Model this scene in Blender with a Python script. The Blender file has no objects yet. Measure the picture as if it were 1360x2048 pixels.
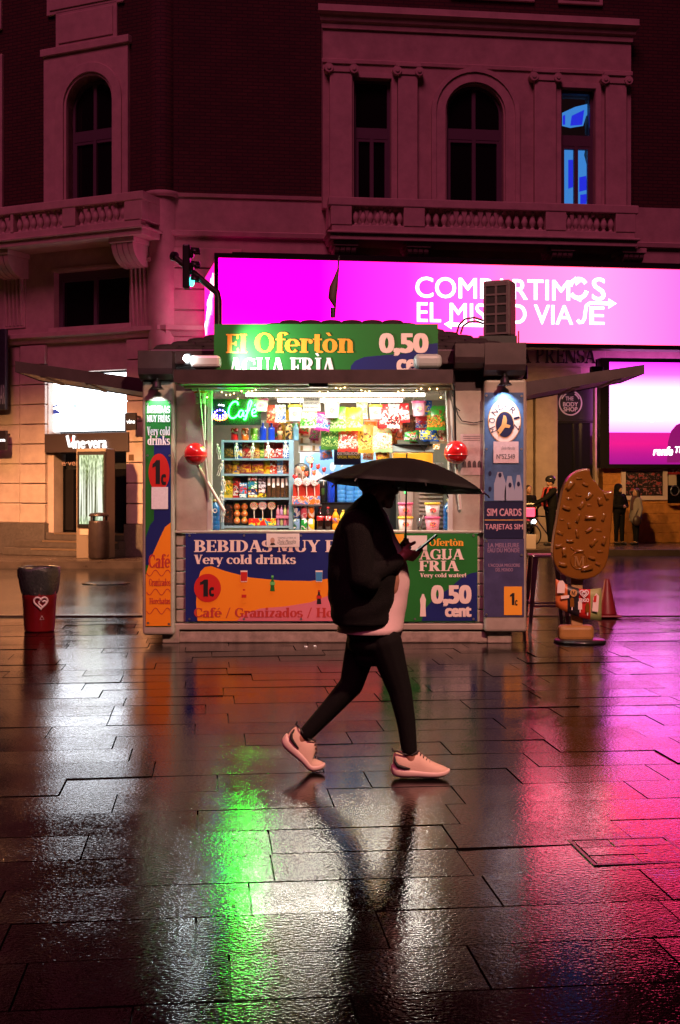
import bpy, bmesh, math, random
from mathutils import Vector, Matrix, Euler
random.seed(7)
SC = bpy.context.scene
COL = SC.collection
R = math.radians
# ---------------------------------------------------------------- camera
FPX, HOR, CAMH = 2440.0, 988.0, 1.64
cam_d = bpy.data.cameras.new('camera')
cam = bpy.data.objects.new('camera', cam_d); COL.objects.link(cam)
cam_d.sensor_fit = 'VERTICAL'; cam_d.sensor_height = 36.0
cam_d.lens = 36.0 * FPX / 2048.0
cam_d.shift_y = -(1024.0 - HOR) / 2048.0
cam_d.clip_end = 500
cam.location = (0, 0, CAMH); cam.rotation_euler = (R(90), 0, 0)
SC.camera = cam
# ---------------------------------------------------------------- night sky (dim city glow)
W = bpy.data.worlds.new('World'); SC.world = W; W.use_nodes = True
wn = W.node_tree.nodes; wl = W.node_tree.links
bg = wn['Background']
bg.inputs['Color'].default_value = (0.85, 0.30, 0.36, 1)
bg.inputs['Strength'].default_value = 0.007
# one very weak, broad red glow over the square (the screens of the plaza behind)
sd = bpy.data.lights.new('sun', 'SUN'); sd.energy = 1.05; sd.angle = R(22); sd.color = (1.0, 0.16, 0.36)
sun = bpy.data.objects.new('sun', sd); COL.objects.link(sun)
sun.rotation_euler = (R(40), 0, R(-14))
SC.view_settings.view_transform = 'Standard'; SC.view_settings.look = 'None'
SC.view_settings.gamma = 1.0; SC.view_settings.exposure = 0.0
SC.render.engine = 'CYCLES'
SC.cycles.use_denoising = True
SC.cycles.max_bounces = 8; SC.cycles.diffuse_bounces = 3; SC.cycles.glossy_bounces = 4
SC.cycles.transmission_bounces = 6; SC.cycles.transparent_max_bounces = 8
SC.cycles.sample_clamp_indirect = 6.0
SC.cycles.caustics_reflective = False; SC.cycles.caustics_refractive = False
PI = math.pi
# ---------------------------------------------------------------- helpers
def srgb(r, g, b):
    f = lambda c: ((c/255.0)/12.92 if c/255.0 <= 0.04045 else ((c/255.0+0.055)/1.055)**2.4)
    return (f(r), f(g), f(b), 1)
MATS = {}
def mat(name, col, rough=0.5, metal=0.0, emit=None, es=0.0, noise=0.0, nscale=8.0, bump=0.0, bscale=40.0, trans=0.0, coat=0.0, alpha=1.0, spec=0.5, dirt=0.0):
    if name in MATS: return MATS[name]
    m = bpy.data.materials.new(name); m.use_nodes = True; MATS[name] = m
    nt = m.node_tree; b = nt.nodes['Principled BSDF']; L = nt.links.new
    c = tuple(col[:3]) + (1,)
    b.inputs['Base Color'].default_value = c
    b.inputs['Roughness'].default_value = rough; b.inputs['Metallic'].default_value = metal
    b.inputs['Transmission Weight'].default_value = trans; b.inputs['Coat Weight'].default_value = coat
    b.inputs['Alpha'].default_value = alpha; b.inputs['Specular IOR Level'].default_value = spec
    if emit is not None:
        b.inputs['Emission Color'].default_value = tuple(emit[:3]) + (1,); b.inputs['Emission Strength'].default_value = es
    if noise or bump or dirt:
        tc = nt.nodes.new('ShaderNodeNewGeometry')
        if noise or dirt:
            n = nt.nodes.new('ShaderNodeTexNoise'); n.inputs['Scale'].default_value = nscale; n.inputs['Detail'].default_value = 6; n.inputs['Roughness'].default_value = .65
            L(tc.outputs['Position'], n.inputs['Vector'])
            mx = nt.nodes.new('ShaderNodeMix'); mx.data_type = 'RGBA'
            mr = nt.nodes.new('ShaderNodeMapRange'); mr.inputs[1].default_value = .3; mr.inputs[2].default_value = .7
            L(n.outputs['Fac'], mr.inputs[0]); L(mr.outputs[0], mx.inputs[0])
            k = noise or dirt
            mx.inputs[6].default_value = tuple(x*(1-k) for x in c[:3]) + (1,)
            mx.inputs[7].default_value = tuple(min(1, x*(1+k*.6)) for x in c[:3]) + (1,)
            L(mx.outputs[2], b.inputs['Base Color'])
            rr = nt.nodes.new('ShaderNodeMapRange'); rr.inputs[3].default_value = max(.03, rough-.12*k*2); rr.inputs[4].default_value = min(1, rough+.12*k*2)
            L(n.outputs['Fac'], rr.inputs[0]); L(rr.outputs[0], b.inputs['Roughness'])
        if bump:
            n2 = nt.nodes.new('ShaderNodeTexNoise'); n2.inputs['Scale'].default_value = bscale; n2.inputs['Detail'].default_value = 5
            L(tc.outputs['Position'], n2.inputs['Vector'])
            bp = nt.nodes.new('ShaderNodeBump'); bp.inputs['Strength'].default_value = bump; bp.inputs['Distance'].default_value = .01
            L(n2.outputs['Fac'], bp.inputs['Height']); L(bp.outputs[0], b.inputs['Normal'])
    return m
def emat(name, col, s):
    return mat(name, (0.02, .02, .02), .4, emit=col, es=s)
PRN = {}
def printmat(cols, scale=22.0, rough=.32):
    """glossy printed wrapping: blotches of a few ink colours, placed by the object's own coordinates"""
    key = (tuple(cols), scale, rough)
    if key in PRN: return PRN[key]
    m = bpy.data.materials.new('printed_wrapper'); m.use_nodes = True; PRN[key] = m
    nt = m.node_tree; b = nt.nodes['Principled BSDF']; L = nt.links.new
    tc = nt.nodes.new('ShaderNodeTexCoord'); oi = nt.nodes.new('ShaderNodeObjectInfo')
    va = nt.nodes.new('ShaderNodeVectorMath'); va.operation = 'ADD'
    vs = nt.nodes.new('ShaderNodeVectorMath'); vs.operation = 'SCALE'; vs.inputs['Scale'].default_value = 37.0
    cb = nt.nodes.new('ShaderNodeCombineXYZ')
    for i in range(3): L(oi.outputs['Random'], cb.inputs[i])
    L(cb.outputs[0], vs.inputs[0]); L(tc.outputs['Object'], va.inputs[0]); L(vs.outputs[0], va.inputs[1])
    n = nt.nodes.new('ShaderNodeTexNoise'); n.inputs['Scale'].default_value = scale; n.inputs['Detail'].default_value = 1.5; n.inputs['Distortion'].default_value = .8
    L(va.outputs[0], n.inputs['Vector'])
    cr = nt.nodes.new('ShaderNodeValToRGB'); cr.color_ramp.interpolation = 'CONSTANT'
    k = len(cols); el = cr.color_ramp.elements
    while len(el) < k: el.new(.5)
    for i, c in enumerate(cols):
        el[i].position = 0 if i == 0 else .50 + .15*(i-1)/max(1, k-1)
        el[i].color = srgb(*c)
    L(n.outputs['Fac'], cr.inputs[0]); L(cr.outputs[0], b.inputs['Base Color'])
    b.inputs['Roughness'].default_value = rough
    return m
WL = {}
def reg(o, loc): WL[o.name] = Vector(loc); return o
def wloc(o): return WL.get(o.name, Vector((0, 0, 0)))
def tag(o, label=None, cat=None, group=None, kind=None):
    if label: o['label'] = label
    if cat: o['category'] = cat
    if group: o['group'] = group
    if kind: o['kind'] = kind
    return o
def empty(name, loc, label=None, cat=None, group=None, kind=None):
    o = bpy.data.objects.new(name, None); COL.objects.link(o); o.location = loc; o.empty_display_size = .1
    reg(o, loc); return tag(o, label, cat, group, kind)
def link(name, me, loc, parent=None):
    o = bpy.data.objects.new(name, me); COL.objects.link(o)
    loc = Vector(loc); reg(o, loc)
    if parent is not None: o.parent = parent; o.location = loc - wloc(parent)
    else: o.location = loc
    return o
def copy_tree(o, loc, rz=None, parent=None, sc=None):
    c = o.copy(); COL.objects.link(c)
    if parent is None:
        c.location = loc; reg(c, loc)
        if rz is not None: c.rotation_euler.z = rz
        if sc: c.scale = sc
    else:
        c.parent = parent; c.matrix_parent_inverse = o.matrix_parent_inverse.copy()
    for ch in list(o.children): copy_tree(ch, None, parent=c)
    return c
class Frame:
    """a vertical plane in the place: origin, direction along it, outward normal"""
    def __init__(s, o, ang=0.0):
        s.o = Vector(o); s.u = Vector((math.cos(ang), math.sin(ang), 0)); s.n = Vector((s.u.y, -s.u.x, 0))
    def pt(s, a, z, d=0.0): return s.o + s.u*a + s.n*d + Vector((0, 0, z))
    def px(s, x, y, d=0.0):
        c = Vector((0, 0, CAMH)); r = Vector(((x-680)/FPX, 1, -(y-HOR)/FPX))
        t = (d - (c - s.o).dot(s.n)) / r.dot(s.n); p = c + r*t
        return ((p - s.o).dot(s.u), p.z - s.o.z)
def at(x, y, Y): return Vector(((x-680)*Y/FPX, Y, CAMH-(y-HOR)*Y/FPX))
class MB:
    def __init__(s): s.v = []; s.f = []; s.m = []; s.sm = []
    def add(s, vs, fs, m=0, smooth=False):
        b = len(s.v); s.v += [tuple(v) for v in vs]
        for f in fs: s.f.append(tuple(i+b for i in f)); s.m.append(m); s.sm.append(smooth)
        return s
    def box(s, x0, x1, y0, y1, z0, z1, m=0):
        vs = [(x, y, z) for z in (z0, z1) for y in (y0, y1) for x in (x0, x1)]
        return s.add(vs, [(0,2,3,1),(4,5,7,6),(0,1,5,4),(2,6,7,3),(0,4,6,2),(1,3,7,5)], m)
    def fbox(s, F, a0, a1, z0, z1, d0, d1, m=0):
        vs = [F.pt(a, z, d) for z in (z0, z1) for d in (d1, d0) for a in (a0, a1)]
        return s.add(vs, [(0,2,3,1),(4,5,7,6),(0,1,5,4),(2,6,7,3),(0,4,6,2),(1,3,7,5)], m)
    def prism(s, F, pts, d0, d1, m=0, smooth=False):
        n = len(pts); vs = [F.pt(a, z, d1) for a, z in pts] + [F.pt(a, z, d0) for a, z in pts]
        ar = sum(pts[i][0]*pts[(i+1) % n][1]-pts[(i+1) % n][0]*pts[i][1] for i in range(n))
        fs = [tuple(range(n)), tuple(range(2*n-1, n-1, -1))]
        fs += [(i, i+n, (i+1) % n+n, (i+1) % n) for i in range(n)]
        if ar < 0: fs = [tuple(reversed(f)) for f in fs]
        return s.add(vs, fs, m, smooth)
    def poly(s, F, pts, d, m=0):
        ar = sum(pts[i][0]*pts[(i+1) % len(pts)][1]-pts[(i+1) % len(pts)][0]*pts[i][1] for i in range(len(pts)))
        if ar < 0: pts = list(reversed(pts))
        return s.add([F.pt(a, z, d) for a, z in pts], [tuple(range(len(pts)))], m)
    def tube(s, pts, r, seg=8, m=0, caps=True):
        pts = [Vector(p) for p in pts]; n = len(pts); rr = r if isinstance(r, (list, tuple)) else [r]*n
        rings = []; prev = None
        for i, p in enumerate(pts):
            t = (pts[min(i+1, n-1)] - pts[max(i-1, 0)])
            if t.length < 1e-9: t = Vector((0, 0, 1))
            t.normalize()
            if prev is None: a = t.orthogonal().normalized()
            else:
                a = prev - t*prev.dot(t)
                if a.length < 1e-6: a = t.orthogonal()
                a.normalize()
            prev = a; b = t.cross(a)
            rings.append([p + (a*math.cos(2*PI*k/seg) + b*math.sin(2*PI*k/seg))*rr[i] for k in range(seg)])
        vs = [v for rg in rings for v in rg]; fs = []
        for i in range(n-1):
            for k in range(seg):
                fs.append((i*seg+k, i*seg+(k+1) % seg, (i+1)*seg+(k+1) % seg, (i+1)*seg+k))
        s.add(vs, fs, m, True)
        if caps:
            s.add(rings[0], [tuple(reversed(range(seg)))], m); s.add(rings[-1], [tuple(range(seg))], m)
        return s
    def lathe(s, prof, c=(0,0,0), seg=16, m=0, sx=1.0, sy=1.0, smooth=True, mfun=None):
        c = Vector(c); n = len(prof)
        vs = [c + Vector((r*math.cos(2*PI*k/seg)*sx, r*math.sin(2*PI*k/seg)*sy, z)) for r, z in prof for k in range(seg)]
        b = len(s.v); s.v += [tuple(v) for v in vs]
        for i in range(n-1):
            mi = mfun(i) if mfun else m
            for k in range(seg):
                s.f.append((b+i*seg+k, b+i*seg+(k+1) % seg, b+(i+1)*seg+(k+1) % seg, b+(i+1)*seg+k)); s.m.append(mi); s.sm.append(smooth)
        if prof[0][0] > 1e-4: s.f.append(tuple(b+k for k in reversed(range(seg)))); s.m.append(mfun(0) if mfun else m); s.sm.append(False)
        if prof[-1][0] > 1e-4: s.f.append(tuple(b+(n-1)*seg+k for k in range(seg))); s.m.append(mfun(n-2) if mfun else m); s.sm.append(False)
        return s
    def sphere(s, c, r, seg=14, rings=9, m=0, rot=None):
        if not isinstance(r, (tuple, list)): r = (r, r, r)
        M = (rot.to_matrix() if rot else Matrix.Identity(3)); c = Vector(c); vs = []
        for i in range(1, rings):
            a = PI*i/rings
            for k in range(seg):
                vs.append(c + M @ Vector((r[0]*math.sin(a)*math.cos(2*PI*k/seg), r[1]*math.sin(a)*math.sin(2*PI*k/seg), -r[2]*math.cos(a))))
        nb = len(vs); vs += [c + M @ Vector((0, 0, -r[2])), c + M @ Vector((0, 0, r[2]))]; fs = []
        for i in range(rings-2):
            for k in range(seg): fs.append((i*seg+k, i*seg+(k+1) % seg, (i+1)*seg+(k+1) % seg, (i+1)*seg+k))
        for k in range(seg):
            fs.append((nb, (k+1) % seg, k)); fs.append((nb+1, (rings-2)*seg+k, (rings-2)*seg+(k+1) % seg))
        return s.add(vs, fs, m, True)
    def capsule(s, p0, r0, p1, r1, seg=12):
        p0 = Vector(p0); p1 = Vector(p1); d = (p1-p0); L = d.length
        if L < 1e-6: return s.sphere(p0, max(r0, r1), seg)
        d.normalize(); pts = []; rr = []
        for i in range(5):
            a = PI/2*(1-i/4); pts.append(p0 - d*r0*math.sin(a)); rr.append(max(.0008, r0*math.cos(a)))
        for i in range(5):
            a = PI/2*i/4; pts.append(p1 + d*r1*math.sin(a)); rr.append(max(.0008, r1*math.cos(a)))
        a_ = d.orthogonal().normalized(); b_ = d.cross(a_); b0 = len(s.v); vs = []
        for p, r in zip(pts, rr): vs += [p + (a_*math.cos(2*PI*k/seg)+b_*math.sin(2*PI*k/seg))*r for k in range(seg)]
        fs = [(i*seg+k, i*seg+(k+1) % seg, (i+1)*seg+(k+1) % seg, (i+1)*seg+k) for i in range(9) for k in range(seg)]
        fs += [tuple(reversed(range(seg))), tuple(range(9*seg, 10*seg))]
        return s.add(vs, fs, 0, True)
    def mesh(s, name, mats, origin):
        me = bpy.data.meshes.new(name); o = Vector(origin)
        me.from_pydata([tuple(Vector(v)-o) for v in s.v], [], s.f)
        for m in (mats if isinstance(mats, (list, tuple)) else [mats]): me.materials.append(m)
        me.polygons.foreach_set('material_index', s.m); me.polygons.foreach_set('use_smooth', s.sm); me.update()
        return me
    def base(s):
        xs = [v[0] for v in s.v]; ys = [v[1] for v in s.v]; zs = [v[2] for v in s.v]
        return Vector(((min(xs)+max(xs))/2, (min(ys)+max(ys))/2, min(zs)))
    def build(s, name, mats, parent=None, bevel=0.0, segs=2, label=None, cat=None, group=None, kind=None, origin=None):
        o0 = Vector(origin) if origin is not None else s.base()
        o = link(name, s.mesh(name, mats, o0), o0, parent)
        if bevel:
            bm = o.modifiers.new('bevel', 'BEVEL'); bm.width = bevel; bm.segments = segs; bm.limit_method = 'ANGLE'; bm.angle_limit = R(40)
        return tag(o, label, cat, group, kind)
def blob(name, m, parent, shapes, voxel=.008, smooth=4, label=None, cat=None, group=None, extra=None):
    """one continuous skin grown over tapered limbs and ellipsoids"""
    b = MB()
    for q in shapes:
        if q[0] == 'c': b.capsule(q[1], q[2], q[3], q[4])
        else: b.sphere(q[1], q[2], 16, 12, rot=Euler(q[3]) if len(q) > 3 else None)
    o0 = b.base(); me = b.mesh(name, m, o0)
    t = bpy.data.objects.new('tmp', me); COL.objects.link(t)
    rm = t.modifiers.new('r', 'REMESH'); rm.mode = 'VOXEL'; rm.voxel_size = voxel; rm.use_smooth_shade = True
    if smooth:
        sm = t.modifiers.new('s', 'SMOOTH'); sm.iterations = smooth; sm.factor = .5
    dg = bpy.context.evaluated_depsgraph_get()
    me2 = bpy.data.meshes.new_from_object(t.evaluated_get(dg))
    bpy.data.objects.remove(t); bpy.data.meshes.remove(me)
    me2.name = name; me2.materials.clear()
    for mm in (m if isinstance(m, (list, tuple)) else [m]): me2.materials.append(mm)
    o = link(name, me2, o0, parent)
    return tag(o, label, cat, group)
# ---------------------------------------------------------------- lettering
FCACHE = {}
def sans_mesh(txt, bold=0.0, shear=0.0, space=1.0):
    k = (txt, bold, shear, space)
    if k in FCACHE: return FCACHE[k]
    c = bpy.data.curves.new('txt', 'FONT'); c.body = txt; c.offset = bold; c.shear = shear; c.resolution_u = 4; c.space_character = space; c.align_x = 'LEFT'
    o = bpy.data.objects.new('txt', c); COL.objects.link(o)
    dg = bpy.context.evaluated_depsgraph_get(); me = bpy.data.meshes.new_from_object(o.evaluated_get(dg))
    vs = [(v.co.x, v.co.y) for v in me.vertices]; fs = [tuple(p.vertices) for p in me.polygons]
    bpy.data.objects.remove(o); bpy.data.curves.remove(c); bpy.data.meshes.remove(me)
    FCACHE[k] = (vs, fs); return vs, fs
ST, SN = .235, .075
def _g(txt): return txt
GL = {
'A': (.84, 'd .1 0 .4 1|D .42 1 .7 0|H .2 .58 .32|S .1 0 .26|S .7 0 .36'), 'B': (.78, 'V .2 0 1|A .34 .74 .25 .22 -90 90|A .36 .26 .28 .22 -90 90|H .2 .36 .96|H .2 .36 .5|H .2 .36 .04'),
'C': (.82, 'A .44 .5 .33 .46 48 312|P .73 .62 .95 .09|P .73 .05 .3 .09'), 'D': (.86, 'V .2 0 1|A .32 .5 .38 .46 -90 90|H .2 .32 .96|H .2 .32 .04'),
'E': (.72, 'V .2 0 1|H .2 .64 .96|H .2 .52 .5|H .2 .66 .04|P .62 .74 1 .09|P .64 0 .26 .09|P .52 .38 .62 .08'), 'F': (.68, 'V .2 0 1|H .2 .64 .96|H .2 .5 .5|P .62 .74 1 .09|P .5 .38 .62 .08'),
'G': (.86, 'A .44 .5 .33 .46 48 312|P .7 .04 .42 .2|H .5 .86 .42|P .73 .62 .95 .09'), 'H': (.96, 'V .2 0 1|V .76 0 1|H .2 .76 .5'), 'I': (.42, 'V .21 0 1'),
'L': (.7, 'V .2 0 1|H .2 .62 .04|P .62 0 .28 .09'), 'M': (1.08, 'v .13 0 1|D .2 1 .5 .08|d .5 .08 .86 1|V .88 0 1'), 'N': (.88, 'v .13 0 1|D .2 1 .7 0|v .74 0 1'),
'O': (.9, 'A .45 .5 .34 .46 0 360'), 'P': (.74, 'V .2 0 1|A .34 .72 .27 .24 -90 90|H .2 .34 .96|H .2 .34 .48'), 'R': (.84, 'V .2 0 1|A .34 .74 .25 .22 -90 90|H .2 .34 .96|H .2 .34 .5|D .42 .5 .68 0|S .7 0 .24'),
'S': (.68, 'A .34 .72 .21 .23 40 270|A .34 .27 .23 .23 -140 90|P .58 .72 .98 .08|P .1 .02 .28 .08'), 'U': (.88, 'P .2 .3 1 0|S .2 1 .36|A .44 .32 .24 .28 180 360|P .7 .3 1 .09|S .7 1 .26'),
'V': (.82, 'D .17 1 .42 0|d .68 1 .42 0|S .17 1 .36|S .68 1 .26'), 'Y': (.82, 'D .15 1 .42 .42|d .7 1 .42 .42|P .42 0 .46 0|S .42 0 .38|S .15 1 .36|S .7 1 .26'),
'a': (.66, 'A .27 .2 .17 .18 0 360|P .5 .0 .5 0|A .34 .5 .18 .17 0 165|S .54 0 .22'), 'c': (.6, 'A .34 .35 .23 .31 48 312|P .54 .46 .62 .1'), 'd': (.74, 'A .31 .33 .2 .3 0 360|P .55 0 1.02 0|S .5 1 .26|S .58 0 .24'),
'e': (.66, 'A .34 .35 .24 .31 0 318|H .12 .58 .36'), 'f': (.48, 'P .24 0 .8 0|S .24 0 .36|A .4 .8 .16 .19 25 180|H .06 .5 .66'), 'g': (.68, 'A .33 .42 .2 .25 0 360|A .33 -.12 .24 .15 0 360|H .4 .66 .64'),
'h': (.78, 'V .2 0 1|A .4 .44 .18 .22 0 180|P .58 0 .46 0|S .58 0 .3'), 'i': (.4, 'V .2 0 .7|O .2 .9 .13'), 'k': (.76, 'V .2 0 1|d .34 .32 .6 .68|D .38 .42 .62 0|S .62 .68 .24|S .64 0 .24'), 'l': (.4, 'V .2 0 1'),
'n': (.78, 'V .2 0 .7|A .4 .44 .18 .22 0 180|P .58 0 .46 0|S .58 0 .3'), 'o': (.68, 'A .34 .35 .23 .31 0 360'), 'r': (.56, 'V .2 0 .7|A .38 .46 .15 .19 20 160|O .5 .54 .1'), 's': (.56, 'A .28 .5 .17 .16 40 270|A .28 .19 .18 .16 -140 90|P .46 .5 .68 .07|P .1 .02 .2 .07'),
't': (.48, 'P .24 .08 .92 0|A .36 .13 .12 .1 180 330|H .04 .46 .66'), 'w': (1.0, 'D .15 .7 .34 0|d .52 .7 .34 0|D .52 .7 .7 0|d .88 .7 .7 0|S .15 .7 .3|S .88 .7 .22'), 'v': (.7, 'D .15 .7 .36 0|d .58 .7 .36 0|S .15 .7 .3|S .58 .7 .22'),
'y': (.7, 'D .15 .7 .37 .02|d .6 .7 .26 -.28|S .15 .7 .3|S .6 .7 .22|O .22 -.24 .09'), 'z': (.6, 'H .08 .52 .66|H .08 .52 .04|D .46 .68 .14 .02'), '!': (.36, 'P .18 .3 1 0|O .18 .1 .12'), '/': (.6, 'd .12 -.08 .48 1.04'), ' ': (.34, ''), '.': (.3, 'O .15 .1 .11')}
ACC = {'Ì': ('I', 1.1, 1), 'Í': ('I', 1.1, 0), 'ò': ('o', .84, 1), 'é': ('e', .84, 0), 'è': ('e', .84, 1)}
def serif_mesh(txt, T=ST, t=SN):
    vs = []; fs = []; x = 0.0; lay = []
    def quad(pts, z):
        b = len(vs); vs.extend(pts); lay.extend([z]*len(pts)); fs.append(tuple(range(b, b+len(pts))))
    zz = 0
    for ch in txt:
        acc = ACC.get(ch); base = acc[0] if acc else ch
        adv, prog = GL[base]
        if acc:
            cx, y, gr = adv/2, acc[1], acc[2]; dx = -.12 if gr else .12
            quad([(x+cx+dx-.07, y+.14), (x+cx-.05, y-.02), (x+cx+.07, y), (x+cx+dx+.09, y+.16)], 1)
        for q in (prog.split('|') if prog else []):
            a = q.split(); k = a[0]; p = [float(w) for w in a[1:]]; zz = (zz+1) % 7
            if k in 'Vv':
                w = T if k == 'V' else t*1.2
                quad([(x+p[0]-w/2, p[1]), (x+p[0]+w/2, p[1]), (x+p[0]+w/2, p[2]), (x+p[0]-w/2, p[2])], zz)
                for y in (p[1], p[2]):
                    y0 = y if y == p[1] else y-.07
                    quad([(x+p[0]-w/2-.075, y0), (x+p[0]+w/2+.075, y0), (x+p[0]+w/2+.075, y0+.07), (x+p[0]-w/2-.075, y0+.07)], zz+8)
            elif k == 'P':
                w = p[3] or T
                quad([(x+p[0]-w/2, p[1]), (x+p[0]+w/2, p[1]), (x+p[0]+w/2, p[2]), (x+p[0]-w/2, p[2])], zz)
            elif k == 'H': quad([(x+p[0], p[2]-t/2), (x+p[1], p[2]-t/2), (x+p[1], p[2]+t/2), (x+p[0], p[2]+t/2)], zz)
            elif k == 'S':
                y0 = p[1] if p[1] < .5 else p[1]-.07
                quad([(x+p[0]-p[2]/2, y0), (x+p[0]+p[2]/2, y0), (x+p[0]+p[2]/2, y0+.07), (x+p[0]-p[2]/2, y0+.07)], zz+8)
            elif k in 'Dd':
                w = (T*1.12 if k == 'D' else t*1.35)
                pts = [(x+p[0]-w/2, p[1]), (x+p[0]+w/2, p[1]), (x+p[2]+w/2, p[3]), (x+p[2]-w/2, p[3])]
                if p[1] > p[3]: pts.reverse()
                quad(pts, zz)
            elif k == 'O': quad([(x+p[0]+p[2]*math.cos(2*PI*i/10), p[1]+p[2]*math.sin(2*PI*i/10)) for i in range(10)], zz)
            elif k == 'A':
                n = 14; a0, a1 = R(p[4]), R(p[5])
                b = len(vs)
                for i in range(n+1):
                    an = a0+(a1-a0)*i/n; w = t + (T-t)*abs(math.cos(an))**1.3; w = min(w, 1.5*min(p[2], p[3]))
                    for sg in (1, -1):
                        vs.append((x+p[0]+math.cos(an)*(p[2]+sg*w/2), p[1]+math.sin(an)*(p[3]+sg*w/2*.9))); lay.append(zz)
                for i in range(n): fs.append((b+2*i+1, b+2*i, b+2*i+2, b+2*i+3))
        x += adv
    return vs, fs, lay
def letter(F, txt, x0, y0, x1, y1, m, d, parent=None, font='serif', bold=.02, shear=0, rot=0.0, name='lettering', px=True, T=ST, t=SN, space=1.0, raw=None, depth=0.0):
    """lettering laid on plane F, fitted to a box given by two opposite corners (px: read through Frame.px)"""
    if font == 'serif': vs, fs, lay = serif_mesh(txt, T, t)
    else:
        v0, f0 = sans_mesh(txt, 0.0, shear, space); vs = []; fs = []; lay = []      # heavier weights: the outline struck several times, each a hair higher
        offs = [(0, 0)] if bold < .004 else [(-bold, -bold*.5), (bold, bold*.5), (-bold, bold*.5), (bold, -bold*.5), (0, bold*.6), (0, -bold*.6)] + ([(0, 0)] if bold > .035 else [])
        for i, (ox, oy) in enumerate(offs):
            n0 = len(vs); vs += [(x+ox, y+oy) for x, y in v0]; fs += [tuple(k+n0 for k in f) for f in f0]; lay += [i]*len(v0)
    if px: a0, z1 = F.px(x0, y0, d); a1, z0 = F.px(x1, y1, d)
    else: a0, z1, a1, z0 = x0, y0, x1, y1
    mx0 = min(v[0] for v in vs); mx1 = max(v[0] for v in vs); my0 = min(v[1] for v in vs); my1 = max(v[1] for v in vs)
    ca, cz = (a0+a1)/2, (z0+z1)/2; b = MB(); P = []
    for v, l in zip(vs, lay):
        a = a0 + (v[0]-mx0)/(mx1-mx0)*(a1-a0); z = z0 + (v[1]-my0)/(my1-my0)*(z1-z0)
        if rot:
            a, z = ca+(a-ca)*math.cos(rot)-(z-cz)*math.sin(rot), cz+(a-ca)*math.sin(rot)+(z-cz)*math.cos(rot)
        P.append(F.pt(a, z, d + l*.00025))
    b.add(P, fs)
    if raw is not None:
        raw.add(P, fs, m); return None
    o = b.build(name, m, parent)
    if depth:
        sm = o.modifiers.new('solid', 'SOLIDIFY'); sm.thickness = depth; sm.offset = 1
    return o
def ell(cx, cy, rx, ry, n=28, a0=0, a1=360):
    return [(cx+rx*math.cos(R(a0+(a1-a0)*i/n)), cy+ry*math.sin(R(a0+(a1-a0)*i/n))) for i in range(n if a1-a0 >= 360 else n+1)]
def pxs(F, pts, d=0.0): return [F.px(x, y, d) for x, y in pts]
# ================================================================ street lamps of the square (out of the frame, real posts)
def wet_mat(name, c0, c1, r0, r1, sx, sy, bs, bd, pud=1.2, tilt=True):
    m = bpy.data.materials.new(name); m.use_nodes = True; nt = m.node_tree; b = nt.nodes['Principled BSDF']; L = nt.links.new
    g = nt.nodes.new('ShaderNodeNewGeometry'); oi = nt.nodes.new('ShaderNodeObjectInfo')
    def noise(scale, detail, vec, rough=.6):
        n = nt.nodes.new('ShaderNodeTexNoise'); n.inputs['Scale'].default_value = scale; n.inputs['Detail'].default_value = detail; n.inputs['Roughness'].default_value = rough
        L(vec, n.inputs['Vector']); return n.outputs['Fac']
    def mr(v, a, b_, c, d):
        n = nt.nodes.new('ShaderNodeMapRange'); n.inputs[1].default_value = a; n.inputs[2].default_value = b_; n.inputs[3].default_value = c; n.inputs[4].default_value = d
        L(v, n.inputs[0]); return n.outputs[0]
    def math_(op, a, b_):
        n = nt.nodes.new('ShaderNodeMath'); n.operation = op
        for i, q in enumerate((a, b_)):
            if isinstance(q, (int, float)): n.inputs[i].default_value = q
            else: L(q, n.inputs[i])
        return n.outputs[0]
    mp = nt.nodes.new('ShaderNodeMapping'); mp.inputs['Scale'].default_value = (sx, sy, 1); mp.inputs['Rotation'].default_value = (0, 0, R(-6)); L(g.outputs['Position'], mp.inputs['Vector'])
    fine = noise(1.0, 2.5, mp.outputs[0], .5); big = noise(pud, 3, g.outputs['Position']); mid = noise(9, 5, g.outputs['Position'])
    mx = nt.nodes.new('ShaderNodeMix'); mx.data_type = 'RGBA'; mx.inputs[6].default_value = c0 + (1,); mx.inputs[7].default_value = c1 + (1,)
    f = math_('ADD', math_('MULTIPLY', mr(mid, .3, .7, 0, 1), .6), math_('MULTIPLY', oi.outputs['Random'], .4)); L(f, mx.inputs[0]); L(mx.outputs[2], b.inputs['Base Color'])
    w = math_('ADD', math_('MULTIPLY', mr(big, .35, .65, 0, 1), .42), math_('ADD', math_('MULTIPLY', oi.outputs['Random'], .38), math_('MULTIPLY', mr(mid, .35, .65, 0, 1), .2)))
    L(mr(w, 0, 1, r0, r1), b.inputs['Roughness'])
    bp = nt.nodes.new('ShaderNodeBump'); bp.inputs['Distance'].default_value = bd
    L(mr(w, 0, 1, bs*.28, bs), bp.inputs['Strength'])
    L(fine, bp.inputs['Height']); L(bp.outputs[0], b.inputs['Normal'])
    b.inputs['IOR'].default_value = 1.55
    return m
M_SLAB = wet_mat('wet_granite', (.0028, .002, .0017), (.009, .0062, .005), .022, .125, 52, 70, 1.0, .0019)
M_ROAD = wet_mat('wet_asphalt', (.008, .007, .007), (.02, .018, .017), .13, .26, 36, 36, 1.0, .0042, pud=.5)
M_WALK = wet_mat('wet_far_pavement', (.03, .022, .018), (.07, .05, .04), .12, .3, 20, 60, .35, .006)
M_JOINT = mat('dark_joint', (.008, .006, .006), .2)
TH = math.atan(260/FPX)                     # the paving runs at this angle to the view
U = Vector((math.cos(TH), math.sin(TH), 0)); V = Vector((-math.sin(TH), math.cos(TH), 0))
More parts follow.
